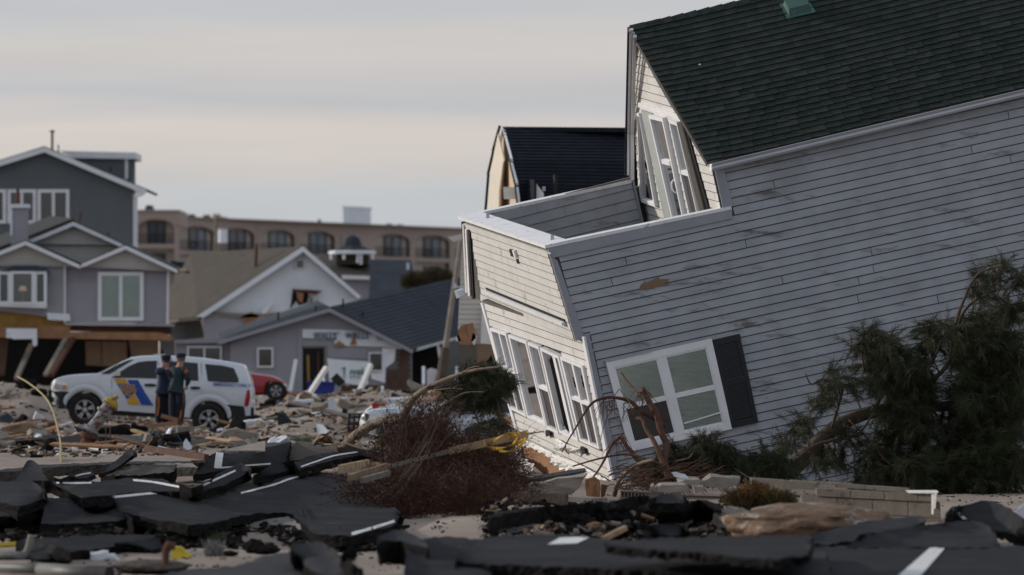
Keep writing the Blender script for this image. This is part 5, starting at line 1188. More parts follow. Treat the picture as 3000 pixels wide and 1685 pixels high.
    # fingers
    for h, e_ in (('hl', 'el'), ('hr', 'er')):
        dr = (P[h] - P[e_]).normalized(); sd2 = dr.cross(up); sd2 = sd2.normalized() if sd2.length > .1 else V((1, 0, 0)); n_ = dr.cross(sd2)
        for i in range(4):
            b0 = P[h] + sd2 * (.022 * (i - 1.5)) + dr * .02; mb = MB(); ln = (.07, .08, .075, .06)[i]
            mb.tube([b0, b0 + dr * ln * .5, b0 + dr * ln * .8 + n_ * ln * .35], [.011, .010, .008], 6); mb.build('finger', M['skin'], body)
        mb = MB(); b0 = P[h] + sd2 * .035; mb.tube([b0, b0 + sd2 * .02 + dr * .03, b0 + sd2 * .018 + dr * .055], [.012, .011, .009], 6); mb.build('thumb', M['skin'], body)
    return t, P
D = 135.5
tl, P_ = trooper('left trooper in navy cap and dark blue jacket, hand raised to his face', D, dict(head=k5(355, 240) + (0,), neck=k5(345, 305) + (0,), pelvis=k5(315, 660) + (0,), sl=k5(262, 345) + (-.08,), el=k5(222, 385) + (-.38,), hl=k5(372, 325) + (-.26,), sr=k5(400, 350) + (.1,), er=k5(408, 470) + (.22,), hr=k5(395, 600) + (.2,),
    pl=k5(275, 690) + (-.03,), kl=k5(258, 950) + (-.05,), al=k5(240, 1185) + (0,), fl=k5(265, 1225) + (-.1,), pr=k5(350, 690) + (.05,), kr=k5(352, 950) + (.05,), ar=k5(350, 1185) + (.08,), fr=k5(378, 1225) + (-.02,)), M['bluejacket'], 0, 0, V((.75, -.6, 0)))
tr2, P2_ = trooper('right trooper seen from behind, in teal jacket and orange-striped trousers', D - .4, dict(head=k5(590, 212) + (0,), neck=k5(580, 268) + (0,), pelvis=k5(515, 640) + (0,), sl=k5(462, 330) + (.08,), el=k5(452, 480) + (.2,), hl=k5(440, 560) + (.32,), sr=k5(642, 330) + (-.1,), er=k5(715, 490) + (-.12,), hr=k5(672, 610) + (.02,),
    pl=k5(478, 680) + (.05,), kl=k5(470, 940) + (.03,), al=k5(465, 1190) + (.05,), fl=k5(450, 1232) + (.16,), pr=k5(590, 680) + (-.05,), kr=k5(585, 940) + (-.03,), ar=k5(560, 1195) + (0,), fr=k5(548, 1235) + (.1,)), M['greenjacket'], 0, 0, V((-.45, .9, 0)))
for (t_, pts) in ((tl, ((225, 770), (230, 900), (205, 1060))), (tr2, ((612, 690), (628, 820), (590, 1000), (562, 1160)))):
    mb = MB(); pp = [W(*k5(*p), D - .60 + (.0 if t_ is tl else -.0)) + V((0, .34 if t_ is tl else .08, 0)) for p in pts]
    for a, b in zip(pp, pp[1:]): mb.beam(a, b, .035, .02, up=V((0, 1, 0)))
    mb.build('trouser_stripe', M['orangecloth'] if 'orangecloth' in M else M['orange'], t_)
mb = MB(); mb.box(W(*k5(665, 360), D - .4) + V((.02, -.2, 0)), (.07, .02, .09), Matrix.Rotation(rad(35), 3, 'Y')); mb.build('arm_patch', M['orangecloth'], tr2)
# ---------------------------------------------------------------- hydrant and yellow hose
D = 108
hy = thing('fire_hydrant', 'tilted silver fire hydrant with yellow bonnet and rusted foot', 'fire hydrant', gnd(258, D))
def ax(a, b):
    a = W(a[0], a[1], D); b = W(b[0], b[1], D); z = (b - a).normalized(); return Matrix.Translation(a) @ z.to_track_quat('Z', 'Y').to_matrix().to_4x4(), (b - a).length
h2_ = lambda x, y: (x / 2.893, 800 + y / 2.893)
Mx, ln = ax(h2_(760, 1345), h2_(925, 1130))
mb = MB(); mb.lathe([(.13, 0), (.13, .03), (.17, .04), (.17, .07), (.125, .08), (.115, .3), (.12, .42), (.165, .44), (.165, .48), (.13, .49), (.125, .60), (.17, .62), (.17, .65)], Mx, 20); bd = mb.build('barrel', M['silver'], hy, smooth=False)
mb = MB(); mb.lathe([(.15, .65), (.155, .66), (.15, .69), (.12, .73), (.07, .77), (.04, .80), (.04, .86), (.0, .86)], Mx, 20); cpn = mb.build('bonnet', M['bonnet'], hy, smooth=False)
for sgn in (-1, 1):
    mb = MB(); c0 = Mx @ V((0, 0, .52)); dx = (Mx.to_3x3() @ V((sgn, 0, 0))).normalized(); mb.cyl(c0 + dx * .1, c0 + dx * .21, .06, .06, 10); mb.cyl(c0 + dx * .21, c0 + dx * .25, .04, .03, 6); mb.build('outlet', M['bonnet' if sgn > 0 else 'silver'], hy)
mb = MB(); c0 = Mx @ V((0, 0, .5)); mb.cyl(c0, c0 + V((0, -.24, 0)), .075, .075, 12); mb.build('outlet', M['silver'], hy)
mb = MB()
for i in range(6):
    p = Mx @ V((.15 * math.cos(i * 1.05), .15 * math.sin(i * 1.05), .055)); mb.box(p, (.03, .03, .03), Mx.to_3x3())
mb.build('bolts', M['rust'], hy, kind='stuff')
Mx, ln = ax((252, 1318), h2_(770, 1335)); mb = MB(); mb.lathe([(.24, -.02), (.22, .05), (.15, .12), (.13, .2), (.19, .24), (.19, .3), (.12, .32)], Mx, 14); mb.build('rusted_foot', M['rust'], hy)
D = 100
pts = smooth_pts([h2_(150, 880), h2_(230, 925), h2_(330, 1000), h2_(410, 1090), h2_(455, 1190), h2_(485, 1300), h2_(510, 1420), (178, 1322), (178, 1362)], 5)
mb = MB(); n_ = len(pts); mb.tube([W(p.x, p.y, 118 - 24 * i / n_) for i, p in enumerate(pts)], .017, 7)
mb.build('yellow_hose', M['yellowhose'] if 'yellowhose' in M else M['yellow'], smooth=True, label='thin yellow plastic hose arching out of the sand beside the hydrant', cat='hose')
# ================================================================ broken road
def rs(pts, n):      # resample a smoothed polyline of (px,py,z) to n points
    sp = []
    for i in range(len(pts) - 1):
        p0, p1, p2, p3 = [V(pts[min(max(j, 0), len(pts) - 1)]) for j in (i - 1, i, i + 1, i + 2)]
        for k in range(10):
            t = k / 10; sp.append(.5 * ((2 * p1) + (p2 - p0) * t + (2 * p0 - 5 * p1 + 4 * p2 - p3) * t * t + (3 * p1 - p0 - 3 * p2 + p3) * t ** 3))
    sp.append(V(pts[-1])); d = [0]
    for a, b in zip(sp, sp[1:]): d.append(d[-1] + (V((b.x - a.x, b.y - a.y))).length)
    o = []; j = 0
    for i in range(n):
        t = d[-1] * i / (n - 1)
        while j < len(d) - 2 and d[j + 1] < t: j += 1
        o.append(sp[j].lerp(sp[j + 1], (t - d[j]) / max(1e-6, d[j + 1] - d[j])))
    return o
def zz(pts, z0, z1=None):
    z1 = z0 if z1 is None else z1; n = len(pts)
    return [p if len(p) == 3 else (p[0], p[1], z0 + (z1 - z0) * i / (n - 1)) for i, p in enumerate(pts)]
def slab(label, far, near, zf, zn, th=.12, lines=(), marks=(), jit=.03, wave=.02, mats=('asphalt', 'asphedge'), name='asphalt_slab', cat='road slab', group=None, n=None, m_=9, seed=None, edgeface=True):
    seed = hash(label) % 1000 if seed is None else seed
    seed = sum(ord(c) for c in label) % 997
    n = n or max(14, min(70, int(abs(far[-1][0] - far[0][0]) / 11)))
    th = th * .78; jit = jit * 1.35 if jit >= .03 else jit
    zf = zf if isinstance(zf, tuple) else (zf, zf); zn = zn if isinstance(zn, tuple) else (zn, zn)
    fa, ne = rs(zz(far, *zf), n), rs(zz(near, *zn), n)
    tp = []
    for j in range(m_ + 1):
        r = []; t = j / m_
        for i in range(n):
            a, b = G(*fa[i]), G(*ne[i])
            if b.y > a.y - .05: b = b + V((0, a.y - .05 - b.y, 0)) * 0
            p = a.lerp(b, t)
            e_ = max(0, 1 - min(j, m_ - j, i, n - 1 - i) / 1.5)
            p += V((noise.noise(V((i * 1.7, j, seed))), noise.noise(V((i * 1.9, j + 9, seed))) * 2.6 + noise.noise(V((i * .4, j + 9, seed))) * 1.4, noise.noise(V((i * .8, j + 20, seed + .5))) * .35)) * jit * e_
            p.z += wave * noise.noise(V((p.x * 1.4, p.y * .6, seed))) * (1 - e_)
            r.append(p)
        tp.append(r)
    mb = MB(); mb.grid(tp, 0)
    def under(p, i, j, k): return p + V((.03 * noise.noise(V((i * 1.7, j * 1.3, seed + k * 3))), .05 * noise.noise(V((i * 1.3, j * 2, seed + 7 + k))), -th * k + (.03 * noise.noise(V((i * 1.9, j * 1.9, seed + 3))) if k else 0)))
    ring = [(0, i) for i in range(n)] + [(j, n - 1) for j in range(1, m_ + 1)] + [(m_, i) for i in range(n - 2, -1, -1)] + [(j, 0) for j in range(m_ - 1, 0, -1)]
    k0 = len(mb.v); L_ = len(ring)
    for k in range(4):
        for (j, i) in ring: mb.v.append(tp[j][i] if k == 0 else under(tp[j][i], i, j, k / 3))
    for k in range(3):
        for q in range(L_):
            r = (q + 1) % L_; mb.f.append((k0 + k * L_ + q, k0 + k * L_ + r, k0 + (k + 1) * L_ + r, k0 + (k + 1) * L_ + q)); mb.m.append(1)
    bt = [[under(tp[j][i], i, j, 1) for i in range(n)] for j in range(m_ + 1)]; mb.grid(bt, 1)
    o = mb.build(name, [M[mats[0]], M[mats[1]]], label=label, cat=cat, group=group, kind='thing', smooth=False)
    o.data.polygons.foreach_set('use_smooth', [i < (n - 1) * m_ for i in range(len(o.data.polygons))])
    bv = BVHTree.FromPolygons([tuple(p) for r in tp for p in r], [(j * n + i, j * n + i + 1, (j + 1) * n + i + 1, (j + 1) * n + i) for j in range(m_) for i in range(n - 1)])
    def cast(px, py):
        d = (W(px, py, 1) - EYE).normalized(); h = bv.ray_cast(EYE, d)
        return (h[0] + V((0, 0, .006))) if h[0] else None
    rr = random.Random(seed)
    for pl, hw in lines:
        sm = smooth_pts([V(p) for p in pl], 8); rows = []
        for i, p in enumerate(sm):
            d = (sm[min(i + 1, len(sm) - 1)] - sm[max(i - 1, 0)]).normalized(); nn = V((-d.y, d.x)); nn = nn if nn.y < 0 else -nn
            w = hw * (1 + .12 * rr.uniform(-1, 1))
            a, b, c = cast(*(p + nn * w)), cast(*p), cast(*(p - nn * w))
            if a and b and c: rows.append([a, b, c])
            else:
                if len(rows) > 2: q = MB(); q.grid(rows); q.build('road_line', M['roadpaint'], o)
                rows = []
        if len(rows) > 2:
            q = MB(); q.grid(rows); q.build('road_line', M['roadpaint'], o)
    for pts in marks:
        rows = []
        for t in [i / 8 for i in range(9)]:
            a = V(pts[0]).lerp(V(pts[1]), t); b = V(pts[3]).lerp(V(pts[2]), t)
            rows.append([cast(*a.lerp(b, u / 8)) for u in range(9)])
        q = MB()
        for i in range(8):
            for j in range(8):
                c = [rows[i][j], rows[i][j + 1], rows[i + 1][j + 1], rows[i + 1][j]]
                if all(x is not None for x in c): q.poly(c)
        if q.f: q.build('road_line', M['roadpaint'], o)
    return o
r3 = lambda x, y: (x / 3.22, 1250 + y / 3.22)
r5 = lambda x, y: (700 + x / 2.279, 1050 + y / 2.279)
r4 = lambda x, y: (1000 + x / 1.288, 1480 + y / 1.288)
r6 = lambda x, y: (1400 + x / 3.22, 1350 + y / 3.22)
r7 = lambda x, y: (2200 + x / 3.22, 1350 + y / 3.22)
def R3(*p): return [r3(*a) for a in p]
def R4(*p): return [r4(*a) for a in p]
def R5(*p): return [r5(*a) for a in p]
def R6(*p): return [r6(*a) for a in p]
def R7(*p): return [r7(*a) for a in p]
# far strips
slab('flat grey strip of road lying behind the hydrant, furthest road slab', [(285, 1271), (540, 1284), (800, 1296), (1010, 1304)], [(285, 1291), (560, 1303), (820, 1319), (1010, 1330)], .08, .06, th=.1, mats=('asphaltgrey', 'asphedge'))
slab('thin black sliver of road at the far left, behind the yellow hose', [(-20, 1292), (80, 1282), (165, 1272)], [(-20, 1298), (90, 1289), (170, 1285)], .1, .1, th=.05)
slab('broken black slab just left of the hydrant foot', [(72, 1292), (150, 1284), (238, 1272)], [(76, 1297), (160, 1297), (240, 1296)], .14, .08, th=.06)
slab('long low slab on edge, brown broken side, left of the rubble block', [(-20, 1378), (60, 1370), (130, 1362), (350, 1353), (600, 1350)], [(-20, 1384), (60, 1379), (150, 1369), (350, 1360), (600, 1356)], .25, .24, th=.17, mats=('asphaltgrey', 'aggregate'))
slab('slab curled up into a rounded hump, above the far left sheets', [(78, 1352), (90, 1347), (104, 1354), (130, 1378), (160, 1400)], [(44, 1412), (70, 1411), (100, 1412), (150, 1411), (200, 1410)], .42, .30, th=.05, wave=0, jit=.01)
slab('rough block of road base with wet stony face, behind the white lines', R3((950, 420), (1150, 385), (1400, 355), (1650, 360)), R3((975, 455), (1150, 460), (1450, 445), (1668, 425)), .26, .22, th=.22, mats=('aggregate', 'asphedge'), jit=.06)
slab('tan concrete block behind the stony road base block', R3((1455, 348), (1600, 346), (1820, 350)), R3((1500, 380), (1650, 385), (1870, 385)), .25, .22, th=.16, mats=('concrete', 'concrete'), name='concrete_slab')
slab('slab painted with a short bar and corner line, rear centre of the road', [(590, 1350), (612, 1335), (652, 1321), (760, 1314), (853, 1293)], [(568, 1392), (620, 1384), (700, 1372), (780, 1366), (838, 1354)], (.38, .42), .22, marks=([(633, 1327), (655, 1326), (649, 1372), (627, 1372)],), lines=(([(630, 1371), (655, 1371), (685, 1369)], 2.2), ([(718, 1365), (750, 1363), (793, 1360)], 2.4)))
slab('pale tan triangular fragment resting on the painted slab', R3((2080, 222), (2300, 175), (2500, 135)), R3((2110, 232), (2300, 226), (2500, 225)), .52, .50, th=.03, mats=('concrete', 'concrete'), jit=.01, name='concrete_fragment', cat='fragment')
slab('light grey slab showing its stony underside, behind the long timber', [(842, 1335), (864, 1296), (900, 1295), (1000, 1304), (1070, 1317), (1122, 1329)], [(842, 1352), (880, 1348), (930, 1338), (1000, 1332), (1080, 1334), (1124, 1338)], .45, .30, mats=('aggregate', 'asphedge'))
slab('upturned strip with a white line running up towards the dead bush', [(862, 1354), (925, 1332), (1000, 1325), (1060, 1321), (1121, 1325)], [(880, 1374), (930, 1361), (1000, 1343), (1060, 1335), (1121, 1333)], .40, .34, th=.14, lines=(([(878, 1370), (930, 1352), (980, 1336), (1050, 1325)], 2.0),))
slab('small tilted slab left of the upturned white-lined strip', [(742, 1392), (800, 1363), (862, 1350)], [(760, 1402), (830, 1381), (876, 1362)], .40, .30, th=.14)
slab('thin pointed slab sticking straight up out of the road sheets', R3((930, 447), (1080, 330), (1225, 220), (1280, 240)), R3((950, 452), (1110, 380), (1245, 280), (1292, 262)), (.28, .5), (.26, .44), th=.05, jit=.008, wave=0)
slab('long wavy slab with white edge line, just behind the largest sheet', [(96, 1409), (270, 1410), (370, 1400), (388, 1400), (466, 1403), (530, 1419), (575, 1426), (640, 1388), (700, 1357), (712, 1359), (735, 1374)],
     [(140, 1417), (180, 1432), (240, 1458), (310, 1452), (390, 1444), (466, 1440), (520, 1440), (585, 1440), (650, 1422), (690, 1404), (733, 1384)], (.42, .46), (.33, .38),
     lines=(([(165, 1416), (210, 1417), (268, 1416)], 2.0), ([(390, 1408), (450, 1414), (520, 1427), (568, 1433), (630, 1407), (690, 1380)], 2.8)))
slab('small slab with a short white dash behind the wavy slab', R3((560, 495), (700, 445), (860, 400)), R3((600, 500), (800, 485), (900, 450)), .46, .40, th=.07, lines=((R3((690, 478), (770, 455), (858, 440)), 1.8),))
slab('leftmost upper sheet with a torn round front edge', [(-30, 1411), (50, 1410), (96, 1411), (118, 1420), (132, 1434)], [(-30, 1462), (47, 1482), (95, 1470), (130, 1462), (138, 1447)], .45, .33, th=.13)
slab('middle left sheet below the torn round one', [(-30, 1464), (10, 1468), (35, 1482), (50, 1498)], [(-30, 1516), (10, 1514), (35, 1512), (54, 1507)], .30, .22, th=.1)
slab('lower left sheet with white scuffs, near the left end', [(38, 1497), (80, 1493), (130, 1489)], [(-30, 1528), (60, 1522), (126, 1510)], .24, .16, th=.22)
slab('dark slab with pale scrapes under the left tip of the largest sheet', [(138, 1457), (200, 1458), (248, 1463), (300, 1477), (390, 1516)], [(120, 1535), (200, 1535), (280, 1530), (340, 1527), (392, 1525)], (.30, .24), .17, th=.2, lines=(([(150, 1459), (180, 1459), (208, 1460)], 1.6),))
slab('largest wavy sheet of broken road, crossed by three white lines', [(240, 1459), (330, 1452), (400, 1444), (466, 1437), (530, 1434), (590, 1432), (650, 1418), (700, 1405), (790, 1391), (889, 1380), (963, 1385), (1051, 1405), (1121, 1452), (1170, 1503)],
     [(246, 1463), (295, 1478), (360, 1500), (435, 1518), (510, 1531), (575, 1537), (640, 1528), (720, 1509), (800, 1503), (862, 1509), (885, 1535), (919, 1561), (1033, 1570), (1100, 1553), (1152, 1540), (1172, 1515)], (.40, .14), (.26, .08), th=.13, n=90, m_=14,
     lines=(([(248, 1463), (330, 1458), (400, 1451), (466, 1445), (530, 1442), (578, 1442)], 3.0), ([(706, 1446), (800, 1422), (850, 1404), (912, 1388)], 2.6), ([(1030, 1566), (1100, 1546), (1168, 1524)], 4.2)), wave=.04)
slab('stony pale underside sheet in the hollow under the largest sheet', [(620, 1532), (700, 1521), (790, 1513), (860, 1519), (893, 1542)], [(640, 1541), (700, 1550), (790, 1556), (850, 1562), (900, 1566)], .12, .03, th=.05, mats=('aggpale', 'asphedge'))
slab('thin black layer under the scraped dark slab', [(124, 1538), (280, 1533), (412, 1529)], [(124, 1552), (280, 1552), (414, 1548)], .10, .06, th=.12)
slab('black slab lying low behind the grey pipes at the lower left', [(48, 1582), (100, 1578), (200, 1574), (300, 1567), (457, 1568)], [(52, 1600), (100, 1622), (190, 1618), (300, 1606), (455, 1588)], .14, .08, th=.12)
slab('dark angular slab with lit edge beside the yellow bag', R3((1080, 1095), (1300, 1075), (1560, 1048)), R3((1300, 1155), (1430, 1165), (1565, 1125)), .12, .04, th=.05)
slab('triangular black wedge at the lower left by the bent pipe', [(46, 1590), (70, 1583), (130, 1592), (205, 1616)], [(60, 1628), (100, 1637), (150, 1636), (210, 1622)], .16, .05, th=.1)
slab('out of focus slab with tan broken edge at the bottom left of centre', [(440, 1690), (560, 1667), (640, 1661), (700, 1654), (770, 1632), (845, 1616), (870, 1620)], [(440, 1760), (600, 1760), (700, 1760), (800, 1760), (870, 1740), (905, 1700)], .18, .12, th=.12, mats=('asphaltgrey', 'rock'))
slab('heap-topping black slab beside the tan-edged slab', [(850, 1604), (880, 1592), (945, 1590), (1007, 1631), (1030, 1645)], [(880, 1650), (930, 1680), (980, 1690), (1040, 1690), (1065, 1672)], .34, .2, th=.14)
slab('small black flap standing left of the front slabs', [(1000, 1622), (1020, 1608), (1038, 1602)], [(1003, 1641), (1025, 1634), (1044, 1617)], .38, .28, th=.05)
slab('thick black lump of road at the left end of the front slabs', [(1108, 1571), (1170, 1552), (1232, 1577), (1256, 1598)], [(1112, 1588), (1170, 1584), (1220, 1600), (1250, 1606)], .34, .3, th=.24)
slab('blurred slab with rounded corner at the bottom, left of the pale crescent', [(1188, 1640), (1202, 1600), (1268, 1574), (1380, 1577), (1430, 1580)], [(1176, 1760), (1250, 1760), (1340, 1760), (1420, 1750), (1440, 1700)], .27, .16, th=.12)
slab('broad front slab carrying one short white dash', [(1334, 1640), (1366, 1612), (1400, 1590), (1430, 1573), (1520, 1567), (1640, 1566), (1740, 1576), (1900, 1592), (2200, 1604), (2420, 1612)],
     [(1338, 1648), (1420, 1652), (1520, 1655), (1620, 1660), (1820, 1670), (2010, 1680), (2200, 1692), (2340, 1700), (2400, 1706), (2440, 1700)], .28, .24, th=.12, n=70, marks=([(1640, 1577), (1732, 1574), (1690, 1594), (1604, 1597)],))
slab('black lower layer along the very bottom edge', [(1190, 1672), (1400, 1676), (1700, 1686), (2200, 1700)], [(1190, 1760), (1400, 1760), (1700, 1760), (2200, 1760)], .12, .08, th=.1)
slab('long thin slab lying on top of the broad front slab', [(1776, 1587), (1830, 1582), (2000, 1575), (2200, 1569), (2360, 1569), (2376, 1582)], [(1778, 1599), (1900, 1610), (2060, 1621), (2260, 1640), (2310, 1630), (2368, 1629)], .44, .42, th=.075, n=60)
slab('front right slab crossed by a wide white stripe', [(2355, 1606), (2500, 1600), (2770, 1598), (3090, 1602)], [(2345, 1780), (2500, 1780), (2800, 1780), (3120, 1780)], .22, .12, th=.12, n=50, marks=([(2731, 1601), (2774, 1601), (2696, 1690), (2630, 1690)],))
slab('dark upturned wedge under the brown boulder', [(2366, 1566), (2450, 1548), (2560, 1524), (2690, 1512), (2711, 1518)], [(2370, 1594), (2460, 1590), (2560, 1574), (2640, 1556), (2706, 1536)], (.30, .40), (.22, .32), th=.12)
slab('plain black slab behind the wide white stripe', [(2520, 1566), (2640, 1548), (2720, 1536), (2860, 1526), (2912, 1556)], [(2480, 1604), (2640, 1604), (2780, 1606), (2900, 1606), (2930, 1602)], .32, .22, th=.1)
slab('rightmost slab tilted up with a stub of white line', R7((1830, 540), (1885, 445), (2060, 405), (2230, 375), (2400, 430), (2620, 580)), R7((1840, 570), (1920, 590), (2080, 610), (2250, 640), (2420, 680), (2620, 730)), .38, .2, th=.1, marks=(R7((1885, 448), (1905, 450), (2040, 555), (2000, 560)),))
slab('long black slab with thick dark side, below the house corner', R6((100, 520), (250, 480), (600, 430), (1000, 405), (1250, 385), (1450, 340), (1600, 330)), R6((120, 545), (300, 500), (620, 445), (1000, 420), (1280, 395), (1470, 352), (1605, 345)), .36, .34, th=.17)
slab('bluish slab standing between the rubble and the boulders', R6((1690, 430), (1900, 420), (2080, 370), (2300, 410)), R6((1720, 590), (1900, 600), (2080, 590), (2240, 560)), .42, .14, th=.08)
slab('flat dark slab just behind the broad front slab', R6((230, 620), (400, 590), (650, 600), (800, 660)), R6((260, 690), (450, 700), (700, 705), (860, 715)), .14, .08, th=.07)
slab('black slab leaning on the rubble behind the front slabs', R6((1480, 560), (1600, 600), (1850, 590), (1980, 600)), R6((1500, 690), (1700, 700), (1900, 700), (2000, 680)), .25, .15, th=.1)
slab('narrow dark slab above the rubble, under the concrete blocks', R6((1610, 360), (1740, 320), (1850, 300), (1950, 330)), R6((1620, 400), (1760, 400), (1880, 400), (1990, 385)), .42, .36, th=.08)
slab('small slanted black slab in the rubble below the long black slab', R6((1150, 720), (1280, 640), (1400, 560), (1440, 560)), R6((1200, 730), (1330, 700), (1450, 640), (1500, 600)), (.16, .3), (.1, .22), th=.06)
slab('standing black shard beside the hydrant strip', [(451, 1306), (460, 1280), (467, 1265), (474, 1276)], [(456, 1308), (466, 1307), (478, 1307), (489, 1308)], (.12, .3), .02, th=.05, jit=.005, wave=0, n=14)
# ---------------------------------------------------------------- rocks
def rock(label, cx_, cy_, wpx, hpx, D, m_='rock', seed=1, name='boulder', cat='boulder', group=None, flat_=1.0, sharp=.35, dep=1.0, sub=4, kind=None):
    import bmesh
    bm = bmesh.new(); bmesh.ops.create_icosphere(bm, subdivisions=sub, radius=1)
    if cy_ > 1490: D = min(D, 1.88 * F / (cy_ + hpx / 2 - YH)) if cy_ > 1570 else D
    s = D / F; c = W(cx_, cy_, D)
    pl = [V((noise.noise(V((i, seed, 1))), noise.noise(V((i, seed, 5))), noise.noise(V((i, seed, 9))))).normalized() for i in range(9)]
    for v in bm.verts:
        p = v.co.copy()
        for q in pl:
            d = p.dot(q)
            if d > .72: p -= q * (d - .72) * .9
        p += p.normalized() * (sharp * .35 * noise.noise(p * 2.2 + V((seed, 0, 0))) + .10 * sharp * noise.noise(p * 7 + V((seed, 3, 0))) + .05 * noise.noise(p * 16 + V((seed, 3, 0))))
        v.co = V((p.x * wpx * s / 2, p.y * wpx * s / 2 * dep, p.z * hpx * s / 2))
    me = bpy.data.meshes.new(name); bm.to_mesh(me); bm.free(); me.materials.append(M[m_])
    o = bpy.data.objects.new(name, me); COL.objects.link(o); o.location = c; ORG[o.name] = c
    return put(o, label, cat, group, kind)
rock('large brown boulder of broken sandy concrete with a pale top', 2370, 1535, 500, 120, 52, seed=4, sharp=.5)
rock('grey pitted boulder left of the large brown one', 2148, 1535, 130, 100, 54, 'concrete', seed=9)
rock('pale flat boulder top between the two front boulders', 2260, 1520, 230, 50, 56, 'concrete', seed=14)
rock('dark lump behind the grey boulder', 1905, 1515, 90, 70, 57, 'asphedge', seed=5, sharp=.8)
rock('black stony lump in the rubble under the long black slab', 1805, 1510, 100, 80, 56, 'asphedge', seed=6, sharp=.9)
rock('small wet black lump in the rubble', 1700, 1535, 80, 60, 55, 'asphedge', seed=7, sharp=.9)
rock('brown broken clod in the rubble', 1745, 1545, 60, 30, 54, 'rock', seed=17, sharp=.9)
rock('squat black chunk of road lying on the yellow tape', 1028, 1585, 70, 38, 56, 'asphedge', seed=11, sharp=.7, name='asphalt_chunk', cat='chunk')
rock('two-humped black chunk on the sand right of the yellow bag', 745, 1602, 52, 46, 53, 'asphedge', seed=21, sharp=.9, name='asphalt_chunk', cat='chunk')
rock('long black chunk on the sand near the front slabs', 780, 1612, 80, 26, 52, 'asphedge', seed=22, sharp=.7, name='asphalt_chunk', cat='chunk')
rock('small flat black chunk beside the sprig of weed', 672, 1622, 50, 18, 52, 'asphedge', seed=23, sharp=.7, name='asphalt_chunk', cat='chunk')
rock('tiny black chunk near the grass tuft', 598, 1596, 20, 9, 54, 'asphedge', seed=24, name='asphalt_chunk', cat='chunk')
rock('black jagged chunk beside the white plastic bag', 240, 1622, 50, 34, 52, 'asphedge', seed=25, sharp=.9, name='asphalt_chunk', cat='chunk')
rock('rusty broken footing block with a metal stub', 445, 1660, 225, 42, 50, 'aggregate', seed=27, sharp=.4, name='footing_block', cat='footing')
rock('dark clod behind the tail of the police four-by-four', 735, 1240, 70, 50, 136, 'asphedge', seed=31, sharp=.9)
rock('dark clod on the sand bank by the yellow hose', 78, 1125, 60, 30, 140, 'asphedge', seed=32, sharp=.9)
rock('dark wedge of earth under the front bumper of the four-by-four', 115, 1150, 50, 22, 138, 'asphedge', seed=33, sharp=.9)
rock('brown root clod on the end of the peeled trunk', 950, 1290, 46, 34, 80, 'rust', seed=34, sharp=.9, name='root_clod', cat='root')
mb = MB(); b = G(485, 1655, .10); mb.tube([b, b + V((0, 0, .11)), b + V((.03, 0, .16)), b + V((.08, 0, .15))], [.03, .035, .045, .03], 8); mb.build('rusty_pipe_stub', M['rust'], label='rusty metal stub standing on the broken footing block', cat='pipe')
# ================================================================ trees and branches
import numpy as np
def raw_mesh(name, verts, tris, m, parent, **k):
    me = bpy.data.meshes.new(name); nv, nf = len(verts), len(tris); o0 = ORG[parent.name] if parent else V(verts.mean(0).tolist())
    me.vertices.add(nv); me.vertices.foreach_set('co', (verts - np.array(o0)).astype(np.float32).ravel())
    me.loops.add(nf * 3); me.loops.foreach_set('vertex_index', tris.astype(np.int32).ravel())
    me.polygons.add(nf); me.polygons.foreach_set('loop_start', np.arange(0, nf * 3, 3, dtype=np.int32)); me.polygons.foreach_set('loop_total', np.full(nf, 3, dtype=np.int32))
    me.materials.append(m); me.update(calc_edges=True)
    o = bpy.data.objects.new(name, me); COL.objects.link(o)
    if parent: o.parent = parent
    else: o.location = o0
    ORG[o.name] = V(o0); return put(o, **k)
NR_ = np.random.RandomState(3)
def needle_mesh(name, tufts, m, parent, per=34, ln=(.09, .16), wd=.006, spread=.75, **k):
    """tufts: list of (point, direction). Long thin needles fanned round each shoot."""
    n = len(tufts) * per
    P = np.repeat(np.array([list(t[0]) for t in tufts]), per, 0); Dr = np.repeat(np.array([list(t[1]) for t in tufts]), per, 0)
    rnd = NR_.normal(size=(n, 3)); d = Dr + rnd * spread * .62; d /= np.linalg.norm(d, axis=1)[:, None]
    P = P + Dr * NR_.uniform(-.09, .05, (n, 1)) + NR_.normal(size=(n, 3)) * .008
    L_ = NR_.uniform(ln[0], ln[1], (n, 1)); s = np.cross(d, NR_.normal(size=(n, 3))); s /= np.linalg.norm(s, axis=1)[:, None] + 1e-9
    tip = P + d * L_; tip[:, 2] -= .02
    v = np.concatenate([P - s * wd / 2, P + s * wd / 2, tip], 1).reshape(-1, 3)
    return raw_mesh(name, v, np.arange(n * 3).reshape(-1, 3), m, parent, **k)
def nearest_on(limbs, p):
    best = None
    for path in limbs:
        for q in path:
            d = (q - p).length
            if best is None or d < best[0]: best = (d, q)
    return best[1]
def pathW(pts, D0, D1=None, n=6):
    sm = smooth_pts([V(p) for p in pts], n); k = len(sm) - 1; D1 = D0 if D1 is None else D1
    return [W(p.x, p.y, D0 + (D1 - D0) * i / k) for i, p in enumerate(sm)]
def taper(n, a, b): return [a + (b - a) * i / (n - 1) for i in range(n)]
